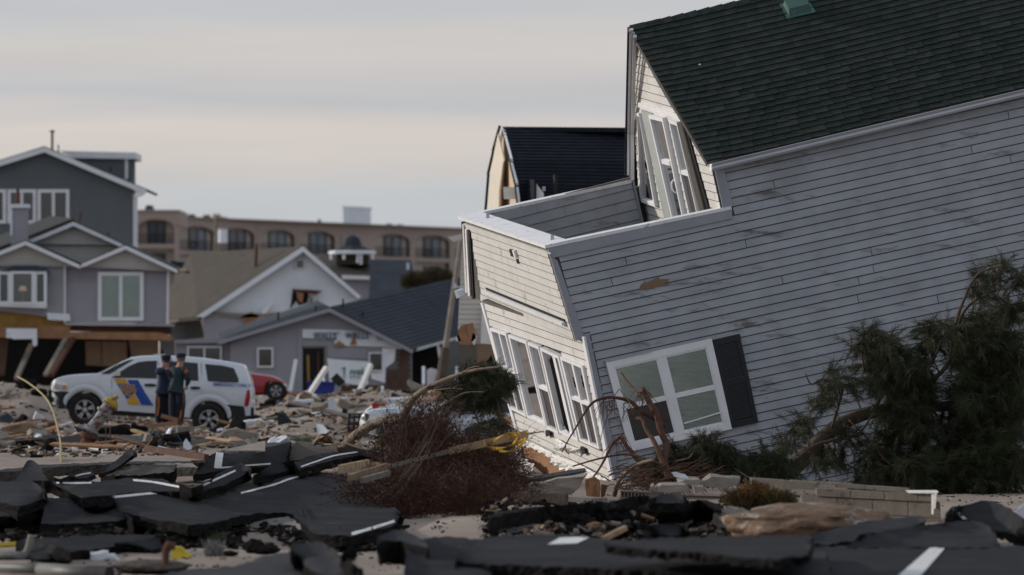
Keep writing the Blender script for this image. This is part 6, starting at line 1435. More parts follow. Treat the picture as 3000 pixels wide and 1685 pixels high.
def foliage(root, limbs, blobs, D, dz, rr, m, bm='bark', per=34, tuft_step=.075, tw=.011, droop=.12, wd=.006, ln=(.09, .16)):
    tufts = []; mb = MB()
    for b in blobs:
        cx_, cy_, rx, ry, cnt = b[:5]; dd = b[5] if len(b) > 5 else 0
        for _ in range(cnt):
            a = rr.uniform(0, 2 * math.pi); r = math.sqrt(rr.random()); e_ = W(cx_ + rx * r * math.cos(a), cy_ + ry * r * math.sin(a), D + dd + rr.uniform(-dz, dz))
            s_ = nearest_on(limbs, e_); s_ = s_.lerp(e_, .15 * rr.random()); L_ = (e_ - s_).length
            if L_ > 1.1: s_ = e_.lerp(s_, 1.1 / L_); L_ = 1.1
            if L_ < .15: s_ = e_ + V((rr.uniform(-.2, .2), rr.uniform(-.2, .2), -.25))
            mid = s_.lerp(e_, .55) + V((rr.uniform(-.1, .1), rr.uniform(-.1, .1), droop + rr.uniform(-.05, .1)))
            pts = []
            for i in range(6):
                t = i / 5; pts.append(s_ * (1 - t) ** 2 + mid * 2 * t * (1 - t) + e_ * t * t)
            mb.tube(pts, taper(6, tw, .004), 4, caps=False)
            # side shoots
            for i in range(2, 6):
                for sg in (0, 1, 2):
                    p = pts[i]; dr = (pts[i] - pts[i - 1]).normalized(); o = V((rr.gauss(0, 1), rr.gauss(0, 1), rr.gauss(-.1, .7))).normalized()
                    d = (dr * .7 + o * .9).normalized(); q = p + d * rr.uniform(.08, .22)
                    if sg: mb.tube([p, q], [.005, .003], 3, caps=False)
                    else: q = p; d = dr
                    tufts.append((q, (d + V((0, 0, -.25))).normalized()))
                    if sg == 1 and rr.random() < .6: tufts.append((p.lerp(q, .5), d))
    mb.build('branches', M[bm], root, kind='stuff')
    needle_mesh('crown', tufts, M[m], root, per=per, wd=wd, ln=ln, kind='stuff')
    return len(tufts)
rr = random.Random(77)
# right-hand pine, thrown down in front of the house
D = 75.2
pine = thing('pine_tree', 'fallen dark green pine leaning across the grey side wall at the right', 'pine tree', gnd(2310, D))
z4 = lambda x, y: (2200 + x / 1.809, 700 + y / 1.809)
tr = pathW([z4(200, 1240), z4(300, 1140), z4(420, 1020), z4(520, 960), z4(640, 920), z4(850, 895), z4(1100, 880), z4(1350, 820)], 75.2, 75.6)
mb = MB(); mb.tube(tr, [.115 - .055 * i / len(tr) + .006 * noise.noise(V((i * .7, 0, 0))) for i in range(len(tr))], 12); mb.build('trunk', M['bark'], pine, smooth=True)
limbs = [tr]
for pts, r0 in (([z4(60, 1215), z4(200, 1195), z4(330, 1100), z4(420, 1070), z4(560, 1040), z4(640, 940)], .035), ([z4(430, 1000), z4(470, 860), z4(480, 780), z4(380, 745), z4(320, 770), z4(290, 715)], .022), ([z4(600, 700), z4(590, 600), z4(600, 500), z4(650, 465)], .015),
                ([z4(640, 920), z4(700, 800), z4(680, 690), z4(760, 600), z4(800, 560)], .035), ([z4(900, 890), z4(960, 760), z4(1050, 650), z4(1080, 470), z4(1130, 320), z4(1200, 190), z4(1330, 140)], .04),
                ([z4(1100, 650), z4(1100, 450), z4(1180, 330), z4(1300, 300), z4(1440, 400)], .03), ([z4(960, 660), z4(1000, 560), z4(1010, 470)], .02), ([z4(1100, 880), z4(1250, 700), z4(1440, 560)], .04),
                ([z4(520, 960), z4(640, 1080), z4(700, 1160), z4(760, 1210)], .012), ([z4(425, 1060), z4(450, 1080), z4(525, 1105), z4(560, 1190), z4(625, 1255)], .012), ([z4(700, 1150), z4(900, 1250), z4(1200, 1270), z4(1440, 1200)], .03), ([z4(850, 900), z4(880, 1050), z4(1000, 1150), z4(1300, 1100)], .03),
                ([z4(0, 1200), z4(100, 1190), z4(180, 1170)], .05), ([z4(0, 1105), z4(60, 1095), z4(140, 1105), z4(190, 1150)], .008), ([z4(215, 1140), z4(230, 1050), z4(300, 950)], .012), ([z4(140, 1170), z4(160, 1060), z4(130, 1030)], .012)):
    p = pathW(pts, D - .1, D - .5 + rr.uniform(-.4, .4)); limbs.append(p); mb = MB(); mb.tube(p, taper(len(p), r0, r0 * .35), 6); mb.build('limb', M['bark'] if r0 > .013 else M['redbark'], pine, smooth=True)
fb_ = [(*z4(600, 560), 28, 55, 16), (*z4(700, 560), 35, 50, 26), (*z4(480, 740), 60, 75, 30), (*z4(420, 860), 35, 70, 14), (*z4(290, 1000), 28, 50, 12), (*z4(170, 1080), 42, 40, 14), (*z4(700, 740), 55, 80, 60), (*z4(800, 680), 80, 90, 110), (*z4(860, 820), 90, 70, 90),
       (*z4(960, 520), 50, 45, 34), (*z4(1130, 470), 50, 80, 50), (*z4(1230, 250), 30, 60, 20), (*z4(1320, 150), 26, 18, 10), (*z4(1180, 620), 75, 100, 110), (*z4(1330, 520), 70, 110, 90), (*z4(1380, 370), 40, 30, 20), (*z4(1440, 200), 22, 28, 12), (*z4(1330, 760), 90, 110, 130),
       (*z4(1150, 860), 80, 70, 80), (*z4(760, 980), 70, 80, 60), (*z4(1000, 1080), 130, 90, 120), (*z4(1250, 1050), 110, 110, 140), (*z4(1380, 950), 70, 120, 90), (*z4(900, 1220), 170, 55, 110), (*z4(1200, 1230), 150, 60, 120), (*z4(1380, 1250), 90, 70, 70), (*z4(650, 1170), 60, 50, 26),
       (*z4(400, 1200), 70, 30, 26), (*z4(1100, 1350), 200, 35, 70), (*z4(700, 1290), 110, 20, 34), (*z4(540, 1080), 50, 45, 10)]
fb_ = [(x, y, rx * .74, ry * .76, max(4, int(n_ * .33))) for x, y, rx, ry, n_ in fb_]
foliage(pine, limbs, fb_, D, .8, rr, 'needles', per=26, ln=(.10, .19), wd=.0055)
# low pine boughs lying along the foot of the wall
lb_ = thing('pine_bough', 'low dark pine boughs lying along the foot of the wall below the shutter', 'branch', gnd(2100, 74))
lm = [pathW([z2(1300, 1250), z2(1500, 1200), z2(1700, 1180), z2(1950, 1150), z2(2200, 1190), z2(2450, 1260)], 75.5, 74.5), pathW([z2(1600, 1280), z2(1700, 1150), z2(1780, 1060)], 74.6), pathW([z2(1700, 1250), z2(1830, 1130), z2(1900, 1080)], 74.4)]
for p in lm: mb = MB(); mb.tube(p, taper(len(p), .03, .012), 6); mb.build('limb', M['bark'], lb_)
foliage(lb_, lm, [(*z2(1640, 1160), 26, 20, 4), (*z2(1850, 1140), 36, 24, 12), (*z2(1720, 1250), 50, 18, 16), (*z2(1950, 1240), 80, 14, 20), (*z2(2200, 1230), 80, 14, 18), (*z2(1500, 1300), 60, 18, 18), (*z2(2350, 1280), 70, 14, 18)], 74.3, .5, rr, 'needles', per=30)
# fallen pine in the middle
D = 78
q4b = lambda x, y: (840 + x / 3.68, 1040 + y / 3.68)
mid = thing('fallen_pine', 'fallen pine with peeled curved trunk arching over the white sedan', 'pine tree', gnd(1010, 80))
tk = pathW([q4b(560, 985), q4b(650, 950), q4b(760, 860), q4b(900, 765), q4b(1060, 715), q4b(1210, 690), q4b(1290, 600), q4b(1340, 510), q4b(1450, 395), q4b(1650, 295), q4b(1850, 215), q4b(2050, 160), q4b(2290, 130)], 79.5, 77.5)
nk = len(tk); rd = [(.035 + .05 * min(1, i / 8)) if i < 8 else .085 * (1 - (i - 8) / (nk - 8)) ** .8 + .012 for i in range(nk)]
mb = MB(); mb.tube(tk, [r * .8 * (1 + .25 * noise.noise(V((i * .8, 2, 0)))) for i, r in enumerate(rd)], 12); mb.build('trunk', M['barklight'], mid, smooth=True)
lm = [tk]
for pts, r0, mt in (([q4b(1180, 700), q4b(1400, 700), q4b(1560, 640), q4b(1740, 510), q4b(1920, 410), q4b(2130, 400)], .022, 'bark'), ([q4b(300, 955), q4b(340, 900), q4b(400, 880)], .035, 'barklight'), ([q4b(330, 950), q4b(450, 965), q4b(620, 960)], .022, 'barklight'), ([q4b(640, 950), q4b(780, 1000), q4b(900, 1030)], .02, 'bark'),
                    ([q4b(720, 860), q4b(770, 780), q4b(790, 750)], .008, 'bark'), ([q4b(1040, 720), q4b(1060, 830), q4b(1085, 900)], .014, 'bark'), ([q4b(1460, 470), q4b(1500, 350), q4b(1600, 320)], .007, 'bark'), ([q4b(1600, 380), q4b(1780, 360), q4b(1900, 370)], .01, 'bark'), ([q4b(1850, 215), q4b(1980, 140), q4b(2080, 120)], .014, 'bark'),
                    ([q4b(750, 930), q4b(840, 980)], .02, 'bark'), ([q4b(950, 980), q4b(1040, 910), q4b(1170, 880)], .012, 'bark'), ([q4b(1920, 870), q4b(2150, 870), q4b(2400, 880)], .012, 'bark'), ([q4b(2020, 820), q4b(2150, 770), q4b(2350, 740)], .012, 'bark'), ([q4b(2290, 440), q4b(2340, 480), q4b(2400, 520)], .03, 'redbark')):
    p = pathW(pts, 78.6, 77.6); lm.append(p); mb = MB(); mb.tube(p, taper(len(p), r0, r0 * .4), 6); mb.build('limb', M[mt], mid, smooth=True)
foliage(mid, lm, [(*q4b(2060, 250), 34, 18, 12, 1), (*q4b(2190, 300), 34, 36, 22, 1), (*q4b(2000, 480), 44, 16, 12, .6), (*q4b(2200, 450), 34, 20, 14, .8), (*q4b(2320, 300), 12, 30, 7, 1), (*q4b(1750, 480), 24, 8, 2, .6), (*q4b(2150, 810), 44, 8, 4), (*q4b(2330, 800), 18, 10, 3), (*q4b(1060, 890), 14, 18, 2)], 77.8, .35, rr, 'needles', per=26, ln=(.10, .17))
# brown dead bush
bush = thing('dead_bush', 'big tangle of dead reddish brown brushwood between the road and the house', 'dead bush', gnd(1290, 68))
def twig_mass(root, stems, m, name, seed, sub=26, sub2=5, wd=.0045, length=(.25, .6), leaf=3):
    r_ = np.random.RandomState(seed); vs = []; 
    def ribbon(p, d, L_, w, n=5, curl=.5, sag=0):
        pts = [p]; 
        for i in range(n):
            d = d + r_.normal(size=3) * curl * .3; d[2] += sag; d /= np.linalg.norm(d); p = p + d * L_ / n; pts.append(p)
        pts = np.array(pts); s = np.cross(d, r_.normal(size=3)); s /= np.linalg.norm(s); s2 = np.cross(s, d)
        for i in range(n):
            a, b = pts[i], pts[i + 1]; wa, wb = w * (1 - .7 * i / n), w * (1 - .7 * (i + 1) / n)
            vs.extend([a - s * wa, a + s * wa, b + s * wb * .3, a - s2 * wa, a + s2 * wa, b])
        return pts, d
    for path, wb in stems:
        P = np.array([list(p) for p in path]); n = len(P)
        for i in range(n - 1):
            for w_ in (0, 1):
                s = np.array([0, .3, 1.0]) if w_ else np.array([1.0, 0, .2]); s = s * wb * (1 - .6 * i / n); vs.extend([P[i] - s, P[i] + s, P[i + 1] + s, P[i] - s, P[i + 1] + s, P[i + 1] - s])
        for k in range(sub):
            t = r_.uniform(.1, 1) * (n - 1.001); i = int(t); p = P[i] + (P[i + 1] - P[i]) * (t - i); d = P[i + 1] - P[i]; d = d / np.linalg.norm(d) + r_.normal(size=3) * .65; d /= np.linalg.norm(d)
            pts, d2 = ribbon(p, d, r_.uniform(*length), wd * 1.3, 6)
            for q in range(sub2):
                j = r_.randint(1, 6); dd = (pts[j] - pts[j - 1]); dd = dd / np.linalg.norm(dd) + r_.normal(size=3) * .6; dd /= np.linalg.norm(dd)
                pt2, _ = ribbon(pts[j], dd, r_.uniform(.08, .24), wd * .8, 4)
                for _l in range(leaf):
                    c = pt2[r_.randint(1, 5)] + r_.normal(size=3) * .012; a = r_.normal(size=3) * .012; b = r_.normal(size=3) * .012; vs.extend([c, c + a, c + b])
    v = np.array(vs); return raw_mesh(name, v, np.arange(len(v)).reshape(-1, 3), M[m], root, kind='stuff')
st = []
for i in range(74):
    x0, y0 = rr.uniform(1140, 1360), rr.uniform(1400, 1530); a = rr.uniform(-.1, 1.25); L_ = rr.uniform(110, 290)
    x1, y1 = x0 + L_ * math.cos(a) * 1.0, y0 - L_ * math.sin(a) * .9
    x1 = min(x1, 1505); y1 = max(y1, (1240 + 60 * rr.random()) if x1 < 1340 else 1305 + 50 * rr.random() if x1 < 1440 else 1350)
    D0 = rr.uniform(65.5, 70); st.append((pathW([(x0, y0), ((x0 + x1) / 2 + rr.uniform(-25, 10), (y0 + y1) / 2 - rr.uniform(0, 30)), (x1, y1)], D0, D0 + rr.uniform(-1, 1), 5), .006))
twig_mass(bush, st, 'twigs', 'brushwood', 5, sub=34, sub2=6, leaf=2)
st2 = []
for i in range(60):
    x0, y0 = rr.uniform(1110, 1500), rr.uniform(1490, 1560); a = rr.uniform(-.2, 3.2); L_ = rr.uniform(50, 130)
    D0 = rr.uniform(62, 66); st2.append((pathW([(x0, y0), (x0 + L_ * .5 * math.cos(a), y0 - L_ * .6 * abs(math.sin(a))), (x0 + L_ * math.cos(a), y0 - L_ * .7 * abs(math.sin(a)))], D0, D0, 4), .005))
twig_mass(bush, st2, 'twigs', 'brushwood', 6, sub=30, sub2=6, leaf=2)
st3 = []
for i in range(42):
    x0, y0 = rr.uniform(1130, 1260), rr.uniform(1400, 1500); x1, y1 = rr.uniform(1180, 1330), rr.uniform(1222, 1330); D0 = rr.uniform(66, 69)
    st3.append((pathW([(x0, y0), ((x0 + x1) / 2 - 12, (y0 + y1) / 2), (x1, y1)], D0, D0 + .3, 5), .005))
twig_mass(bush, st3, 'twigs', 'brushwood', 8, sub=26, sub2=6, leaf=2)
rock('dark mass of earth and roots inside the dead bush', 1330, 1460, 330, 170, 71.5, 'asphedge', seed=55, sharp=.9, name='root_mass', cat='roots', dep=.5)
mb = MB()
for i in range(26):       # long grey stems fanning over the road edge
    x0, y0 = rr.uniform(1040, 1170), rr.uniform(1450, 1560); x1, y1 = rr.uniform(1150, 1330), rr.uniform(1180, 1420)
    p = pathW([(x0, y0), ((x0 + x1) / 2 + rr.uniform(-10, 30), (y0 + y1) / 2 + rr.uniform(10, 40)), (x1, y1)], rr.uniform(62.5, 66), None, 5); mb.tube(p, taper(len(p), rr.uniform(.006, .012), .003), 4, caps=False)
mb.build('stems', M['bark'], bush, kind='stuff')
# red broken branches in front of the window
redb = thing('broken_branches', 'bare red-brown broken branches curving up in front of the twin window', 'branches', gnd(1900, 74))
for pts, r0, r1_, mt in (([(1253, 583), (1300, 650), (1365, 712), (1412, 712)], .012, .02, 'redbark'), ([(1405, 700), (1450, 790), (1505, 880), (1535, 1000), (1575, 1100), (1560, 1210), (1590, 1330)], .04, .05, 'redbark'),
                     ([(1560, 960), (1480, 905), (1380, 850), (1330, 795), (1270, 770), (1160, 758), (1060, 790), (1000, 860), (940, 960), (880, 1060), (835, 1145)], .035, .006, 'redbark'), ([(1365, 905), (1405, 915), (1430, 985), (1480, 1060), (1520, 1150), (1560, 1260)], .022, .035, 'redbark'),
                     ([(1250, 1030), (1290, 1100), (1350, 1180), (1420, 1270), (1460, 1380)], .025, .032, 'redbark'), ([(1250, 1035), (1190, 1090), (1140, 1190), (1080, 1290), (1000, 1380)], .025, .008, 'redbark'), ([(910, 1245), (1100, 1190), (1280, 1160), (1420, 1190), (1560, 1240)], .01, .022, 'redbark'),
                     ([(1205, 1447), (1235, 1350), (1300, 1280), (1390, 1225), (1480, 1200)], .034, .022, 'barklight'), ([(1240, 700), (1200, 760), (1180, 850), (1130, 960), (1110, 1060)], .006, .004, 'redbark'), ([(1240, 700), (1290, 760), (1320, 800)], .006, .006, 'redbark'),
                     ([(1520, 1240), (1640, 1210), (1740, 1180), (1780, 1100)], .02, .01, 'bark'), ([(1925, 1180), (2020, 1240), (2100, 1290), (2200, 1350)], .006, .006, 'woodgrey')):
    p = pathW([z2(*q) for q in pts], 74.2, 73.6); mb = MB(); mb.tube(p, taper(len(p), r0, r1_), 8); mb.build('limb', M[mt], redb, smooth=True)
mb = MB()
for i in range(120):
    x, y = rr.choice([(1412, 710), (1250, 1040), (1300, 800), (1160, 770), (1500, 1300), (1400, 1230)]); x += rr.uniform(-50, 60); y += rr.uniform(-10, 40); a = rr.uniform(.2, 2.6); L_ = rr.uniform(60, 190)
    p = pathW([z2(x, y), z2(x + L_ * .5 * math.cos(a) - 10, y + L_ * .45), z2(x + L_ * .6 * math.cos(a) - 20, y + L_ * abs(math.sin(a)))], 74 + rr.uniform(-.4, .3), None, 4); mb.tube(p, taper(len(p), .006, .002), 3, caps=False)
for i in range(200):
    x, y = rr.uniform(1150, 1900), rr.uniform(1250, 1420); a = rr.uniform(-.6, .6); L_ = rr.uniform(60, 200)
    p = pathW([z2(x, y), z2(x + L_ * .5, y - 20 + 30 * a), z2(x + L_, y + L_ * math.sin(a))], 73.5 + rr.uniform(-1, .3), None, 4); mb.tube(p, taper(len(p), .008, .003), 3, caps=False)
mb.build('twigs', M['redbark'], redb, kind='stuff')
# small plants
def tuftplant(label, px, D, w, h, n, m, seed, cat='plant', name='plant'):
    r_ = random.Random(seed); b = gnd(px, D); t = thing(name, label, cat, b); mb = MB(); s = D / F
    for i in range(n):
        a = r_.uniform(0, 6.28); p = b + V((r_.uniform(-.5, .5) * w * s, r_.uniform(-.2, .2), 0)); q = p + V((math.cos(a) * w * s * .3, math.sin(a) * .1, h * s * r_.uniform(.3, 1))); mb.tube([p, p.lerp(q, .5) + V((0, 0, .02)), q], [.004, .004, .0015], 3, caps=False)
    mb.build('leaves', M[m], t, kind='stuff'); return t
tuftplant('grey-green grass tuft on the sand before the largest sheet', 565, 55.2, 150, 34, 700, 'grass', 1, name='grass_tuft', cat='grass')
tuftplant('grey sprig of weed on the sand right of the yellow bag', 628, 51.5, 50, 55, 160, 'pipegrey', 2)
tuftplant('dry tuft of stems at the far right bottom', 2985, 57, 50, 35, 120, 'redbark', 3)
tuftplant('dull green weed patch on the sand behind the painted slab', 905, 118, 120, 24, 300, 'grass', 4, name='weed_patch')
tc_ = thing('turf_clump', 'shaggy brown and orange turf clump hanging over the left end of the foundation', 'turf', W(2230, 1480, 61.3))
mt = []; mo = []
for i in range(520):
    a = rr.uniform(0, 6.28); r = math.sqrt(rr.random()); x = 2225 + 105 * r * math.cos(a); y = 1462 + 26 * r * math.sin(a) - 42 * max(0, 1 - abs(x - 2205) / 50) * rr.random() + 9 * noise.noise(V((x * .05, 1, 1))); (mo if y < 1445 and rr.random() < .7 else mt).append((W(x, y, 61.3 + rr.uniform(-.25, .25)), V((rr.gauss(0, .7), rr.gauss(-.3, .5), rr.gauss(-.4, .6))).normalized()))
needle_mesh('grass_strands', mt, M['moss'], tc_, per=14, ln=(.04, .1), wd=.008, kind='stuff'); needle_mesh('orange_strands', mo, M['mossorange'], tc_, per=14, ln=(.03, .08), wd=.008, kind='stuff')
rock('dark soil core inside the shaggy turf clump', 2230, 1468, 170, 44, 61.6, 'moss', seed=43, sharp=1.0, name='soil_clod', cat='soil')
sh2 = thing('evergreen_shrub', 'dark green round shrubs beyond the blue-grey bungalow roof', 'shrub', gnd(1260, 262))
tf = [(W(1260 + 75 * math.cos(a) * r, 832 + (24 if math.cos(a) < 0 else 34) * math.sin(a) * r, 262 + rr.uniform(-1, 1)), V((rr.gauss(0, 1), rr.gauss(0, 1), 1)).normalized()) for a, r in [(rr.uniform(0, 6.28), math.sqrt(rr.random())) for _ in range(700)]]
needle_mesh('crown', tf, M['needlesdry'], sh2, per=16, ln=(.25, .5), wd=.09, kind='stuff')
mb = MB(); mb.tube([gnd(1260, 262), W(1260, 840, 262)], [.15, .08], 6); mb.build('trunk', M['bark'], sh2)
# ================================================================ foundation, lumber and rubble
fw = thing('foundation_wall', 'broken concrete block foundation with a white flashing strip on its right end', 'foundation', G(2560, 1535, 0))
def fD(px): return 62.4 - (px - 2200) * .0028
def blk(x0, y0, x1, y1, sl, dep=.2, name='block', m='block', root=None, o=0.0, jit=1.2, rr=random.Random(4)):
    j = lambda: rr.uniform(-jit, jit)
    c = [(x0 + j(), y0 + j() * .6), (x1 + j(), y0 + sl * (x1 - x0) + j() * .6), (x1 + j(), y1 + sl * (x1 - x0) + j() * .6), (x0 + j(), y1 + j() * .6)]
    f = [W(p[0], p[1], fD(p[0]) + o) for p in c]; mb = MB(); mb.hexa(f + [p + V((0, dep, 0)) for p in f]); return mb.build(name, M[m], root if root is not None else fw)
sl_ = .052
x = 2393
while x < 2725:
    w = min(99, 2731 - x); blk(x, 1432 + (x - 2393) * sl_, x + w - 1.4, 1453 + (x - 2393) * sl_, sl_, .3, 'cap_block', o=-.03); x += w
for row, (xs, yb) in enumerate(((2349, 1452), (2346, 1500), (2360, 1549))):
    x = xs - (48 if row == 1 else 0)
    while x < 2750:
        w = 104; x0 = max(x, 2346); x1 = min(x + w, 2755)
        if x1 - x0 > 20: blk(x0, yb + (x0 - 2393) * sl_, x1 - 2, yb + 46 + (x0 - 2393) * sl_, sl_, .2)
        x += w
for x0, y0, x1, y1 in ((2200, 1400, 2300, 1422), (2302, 1409, 2400, 1430), (2318, 1407, 2450, 1413), (2452, 1416, 2560, 1428), (2562, 1424, 2665, 1436)): blk(x0, y0, x1, y1, .075, .35, 'cap_block', o=.35)
mb = MB(); mb.prism([W(2346, 1452, 62.1), W(2755, 1475, 61), W(2755, 1640, 61), W(2346, 1640, 62.1)], (0, .1, 0)); mb.build('mortar_bed', M['concrete'], fw)
mb = MB(); f = lambda x, y, o=0: W(x, y, fD(x) - .08 + o)
mb.prism([f(2658, 1441), f(2750, 1441), f(2746, 1446), f(2662, 1445)], (0, .3, .01)); mb.prism([f(2729, 1449), f(2739, 1447), f(2735, 1507), f(2729, 1507)], (0, .02, 0)); mb.prism([f(2739, 1447), f(2744, 1446), f(2741, 1490), f(2738, 1490)], (0, .2, 0)); mb.build('flashing', M['wrap'], fw)
def lump(pts, D, dep, label, m='concrete', name='concrete_chunk', cat='concrete', jit=.02, sub=3, seed=1):
    """an irregular broken block: an outline with depth, faces cut and roughened"""
    import bmesh
    mb = MB(); mb.prism([W(p[0], p[1], D) for p in pts], (0, dep, .05 * dep)); bm = bmesh.new(); vs = [bm.verts.new(v) for v in mb.v]
    for f_ in mb.f: bm.faces.new([vs[i] for i in f_])
    bmesh.ops.triangulate(bm, faces=bm.faces[:]); bmesh.ops.subdivide_edges(bm, edges=bm.edges[:], cuts=sub, use_grid_fill=True)
    for v in bm.verts:
        p = v.co * 9 + V((seed, 0, 0)); v.co += V((noise.noise(p), noise.noise(p + V((7, 0, 0))), noise.noise(p + V((0, 9, 0))))) * jit
    me = bpy.data.meshes.new(name); bm.to_mesh(me); bm.free(); me.materials.append(M[m]); c = sum((v.co for v in me.vertices), V()) / len(me.vertices); me.transform(Matrix.Translation(-c))
    o = bpy.data.objects.new(name, me); COL.objects.link(o); o.location = c; ORG[o.name] = c; return put(o, label, cat)
lump(R6((1630, 240), (1660, 232), (1690, 300), (1630, 290)), 63, .3, 'narrow broken block end, left of the row of broken blocks', name='broken_block')
lump(R6((1690, 250), (1730, 225), (1960, 228), (2000, 275), (1960, 300), (1690, 298)), 63, .4, 'broken concrete block with worn round edges, second in the row', seed=2, name='broken_block')
lump(R6((1880, 200), (1950, 172), (2090, 180), (2110, 230), (2040, 240), (1990, 228)), 64, .4, 'pale broken block behind and above the worn one', seed=3, name='broken_block')
lump(R6((2105, 200), (2205, 150), (2480, 165), (2470, 205), (2350, 270), (2110, 240)), 64, .4, 'large pale slab of broken concrete at the left end of the foundation', seed=4, name='broken_block')
lump(R6((2035, 240), (2130, 255), (2140, 290), (2040, 300)), 62.5, .3, 'small speckled block under the large pale slab', seed=5, name='broken_block')
hb = thing('hollow_block', 'hollow concrete block lying with its open cells showing, below the roots', 'concrete block', W(*r6(1470, 350), 63))
mb = MB()
for k in range(8):
    x = 1345 + 33 * k; mb.prism([W(*r6(x, 285), 62.9), W(*r6(x + 9, 285), 62.9), W(*r6(x + 9, 345), 62.9), W(*r6(x, 345), 62.9)], (0, .2, 0))
mb.prism([W(*r6(1340, 280), 62.9), W(*r6(1600, 290), 62.9), W(*r6(1600, 302), 62.9), W(*r6(1340, 292), 62.9)], (0, .2, 0)); mb.build('webs', M['concrete'], hb)
mb = MB(); mb.prism([W(*r6(1342, 290), 63.05), W(*r6(1760, 300), 63.05), W(*r6(1760, 350), 63.05), W(*r6(1342, 350), 63.05)], (0, .1, 0)); mb.build('back_face', M['concrete'], hb)
# wedge of concrete in front of the house foot
lump([z2(*p) for p in ((545, 1350), (1000, 1275), (1012, 1300), (985, 1335), (600, 1400), (520, 1410))], 73, .5, 'flat grey slab edge of the concrete wedge under the torn house corner', 'asphaltgrey', name='concrete_wedge', jit=.01)
lump([z2(*p) for p in ((520, 1425), (620, 1375), (985, 1310), (1010, 1300), (960, 1395), (900, 1445), (560, 1440))], 72.6, .4, 'stony broken wedge of concrete lying in front of the torn house corner', 'concrete', name='concrete_wedge', jit=.03, seed=7)
lump(R6((1010, 180), (1100, 150), (1150, 190), (1160, 260), (1150, 350), (1020, 330)), 72, .1, 'upright piece of raw brown plywood beside the concrete wedge', 'ply', name='plywood_piece', cat='plywood', jit=.004)
lump(R6((1165, 225), (1225, 235), (1200, 330), (1160, 355)), 71.8, .1, 'dark brown scrap of board next to the plywood piece', 'rust', name='board_scrap', cat='board', jit=.004)
lump(R6((1830, 115), (1870, 108), (1960, 145), (1985, 175), (1920, 178), (1850, 140)), 63.5, .15, 'small roll of pale blue cloth on top of the broken blocks', 'bluewhite', name='cloth_roll', cat='cloth', jit=.02)
def plank(a, b, D0, D1, w, t, label, m='wood', name='plank', cat='plank', group=None):
    mb = MB(); p, q = W(*a, D0), W(*b, D1); mb.beam(p, q, t, w); return mb.build(name, M[m], label=label, cat=cat, group=group)
plank(R5((725, 795))[0], (1316, 1322), 65.6, 65.6, .05, .04, 'long timber running up through the dead bush', 'woodgrey')
plank((1316, 1322), (1543, 1272), 65.6, 65.6, .085, .045, 'thick end of the long timber wound with yellow tape', 'wood')
mb = MB(); mb.tube([W(1540, 1272, 65.6), W(1595, 1264, 65.6)], [.014, .006], 5); mb.build('stick', M['woodgrey'], label='thin dark stick poking out beyond the taped timber end', cat='stick')
tape = thing('yellow_tape', 'yellow barrier tape looped round the end of the long timber', 'tape', W(1500, 1300, 66.3))
rib = [[(1418, 1290), (1424, 1308), (1450, 1314), (1490, 1308), (1530, 1292), (1552, 1272)], [(1462, 1320), (1495, 1322), (1525, 1306), (1548, 1276)], [(1445, 1292), (1475, 1274), (1505, 1272), (1520, 1280)], [(1515, 1262), (1525, 1276), (1512, 1290), (1500, 1302)], [(1540, 1262), (1548, 1272), (1538, 1290)]]
for r_ in rib:
    p = pathW(r_, 65.4, 65.5, 6); mb = MB(); rows = []
    for i, q in enumerate(p):
        a = i * .55; rows.append([q + V((0, .02 * math.sin(a), .012 + .008 * math.cos(a))), q - V((0, .02 * math.sin(a), .012 + .008 * math.cos(a)))])
    mb.grid(rows); o = mb.build('strip', M['tapegold'], tape); md = o.modifiers.new('s', 'SOLIDIFY'); md.thickness = .003
for a, b, D0, D1, w, t, lb, m_ in ((R5((672, 740))[0], R5((862, 702))[0], 62.5, 64, .09, .04, 'pale lumber piece at the left end of the woodpile beside the largest sheet', 'wood'), (R5((862, 704))[0], R5((985, 714))[0], 64, 64.5, .05, .09, 'flat pale board continuing right from the pale lumber piece', 'wood'),
    (R5((735, 798))[0], R5((985, 720))[0], 62, 64, .07, .04, 'pale board slanting under the woodpile toward the bush', 'wood'), (R5((820, 815))[0], R5((1000, 765))[0], 61.8, 63, .06, .04, 'lowest slanting board of the woodpile', 'woodgrey'),
    ((430, 1314), (605, 1340), 73, 70, .075, .06, 'dark red-brown timber lying behind the standing pointed slab', 'redbark'), ((560, 1352), (602, 1352), 66, 66, .03, .03, 'short dark stick by the painted slab', 'bark'),
    (R6((320, 345))[0], R6((840, 370))[0], 62.8, 62.4, .13, .06, 'wide weathered plank below the house corner', 'bark'), (R6((680, 348))[0], R6((1150, 372))[0], 64, 63.6, .05, .3, 'pale flat board lying behind the wide weathered plank', 'concrete'), (R6((320, 420))[0], R6((330, 450))[0], 62, 62, .05, .05, 'short upright stub under the wide weathered plank', 'trim'),
    (R6((1180, 740))[0], R6((1390, 635))[0], 50.5, 51, .045, .04, 'thin pale stick of wood leaning in the rubble', 'wood'), (R3((120, 0))[0], R3((60, 0))[0], 200, 200, .01, .01, 'x', 'wood')):
    if lb != 'x': plank(a, b, D0, D1, w, t, lb, m_)
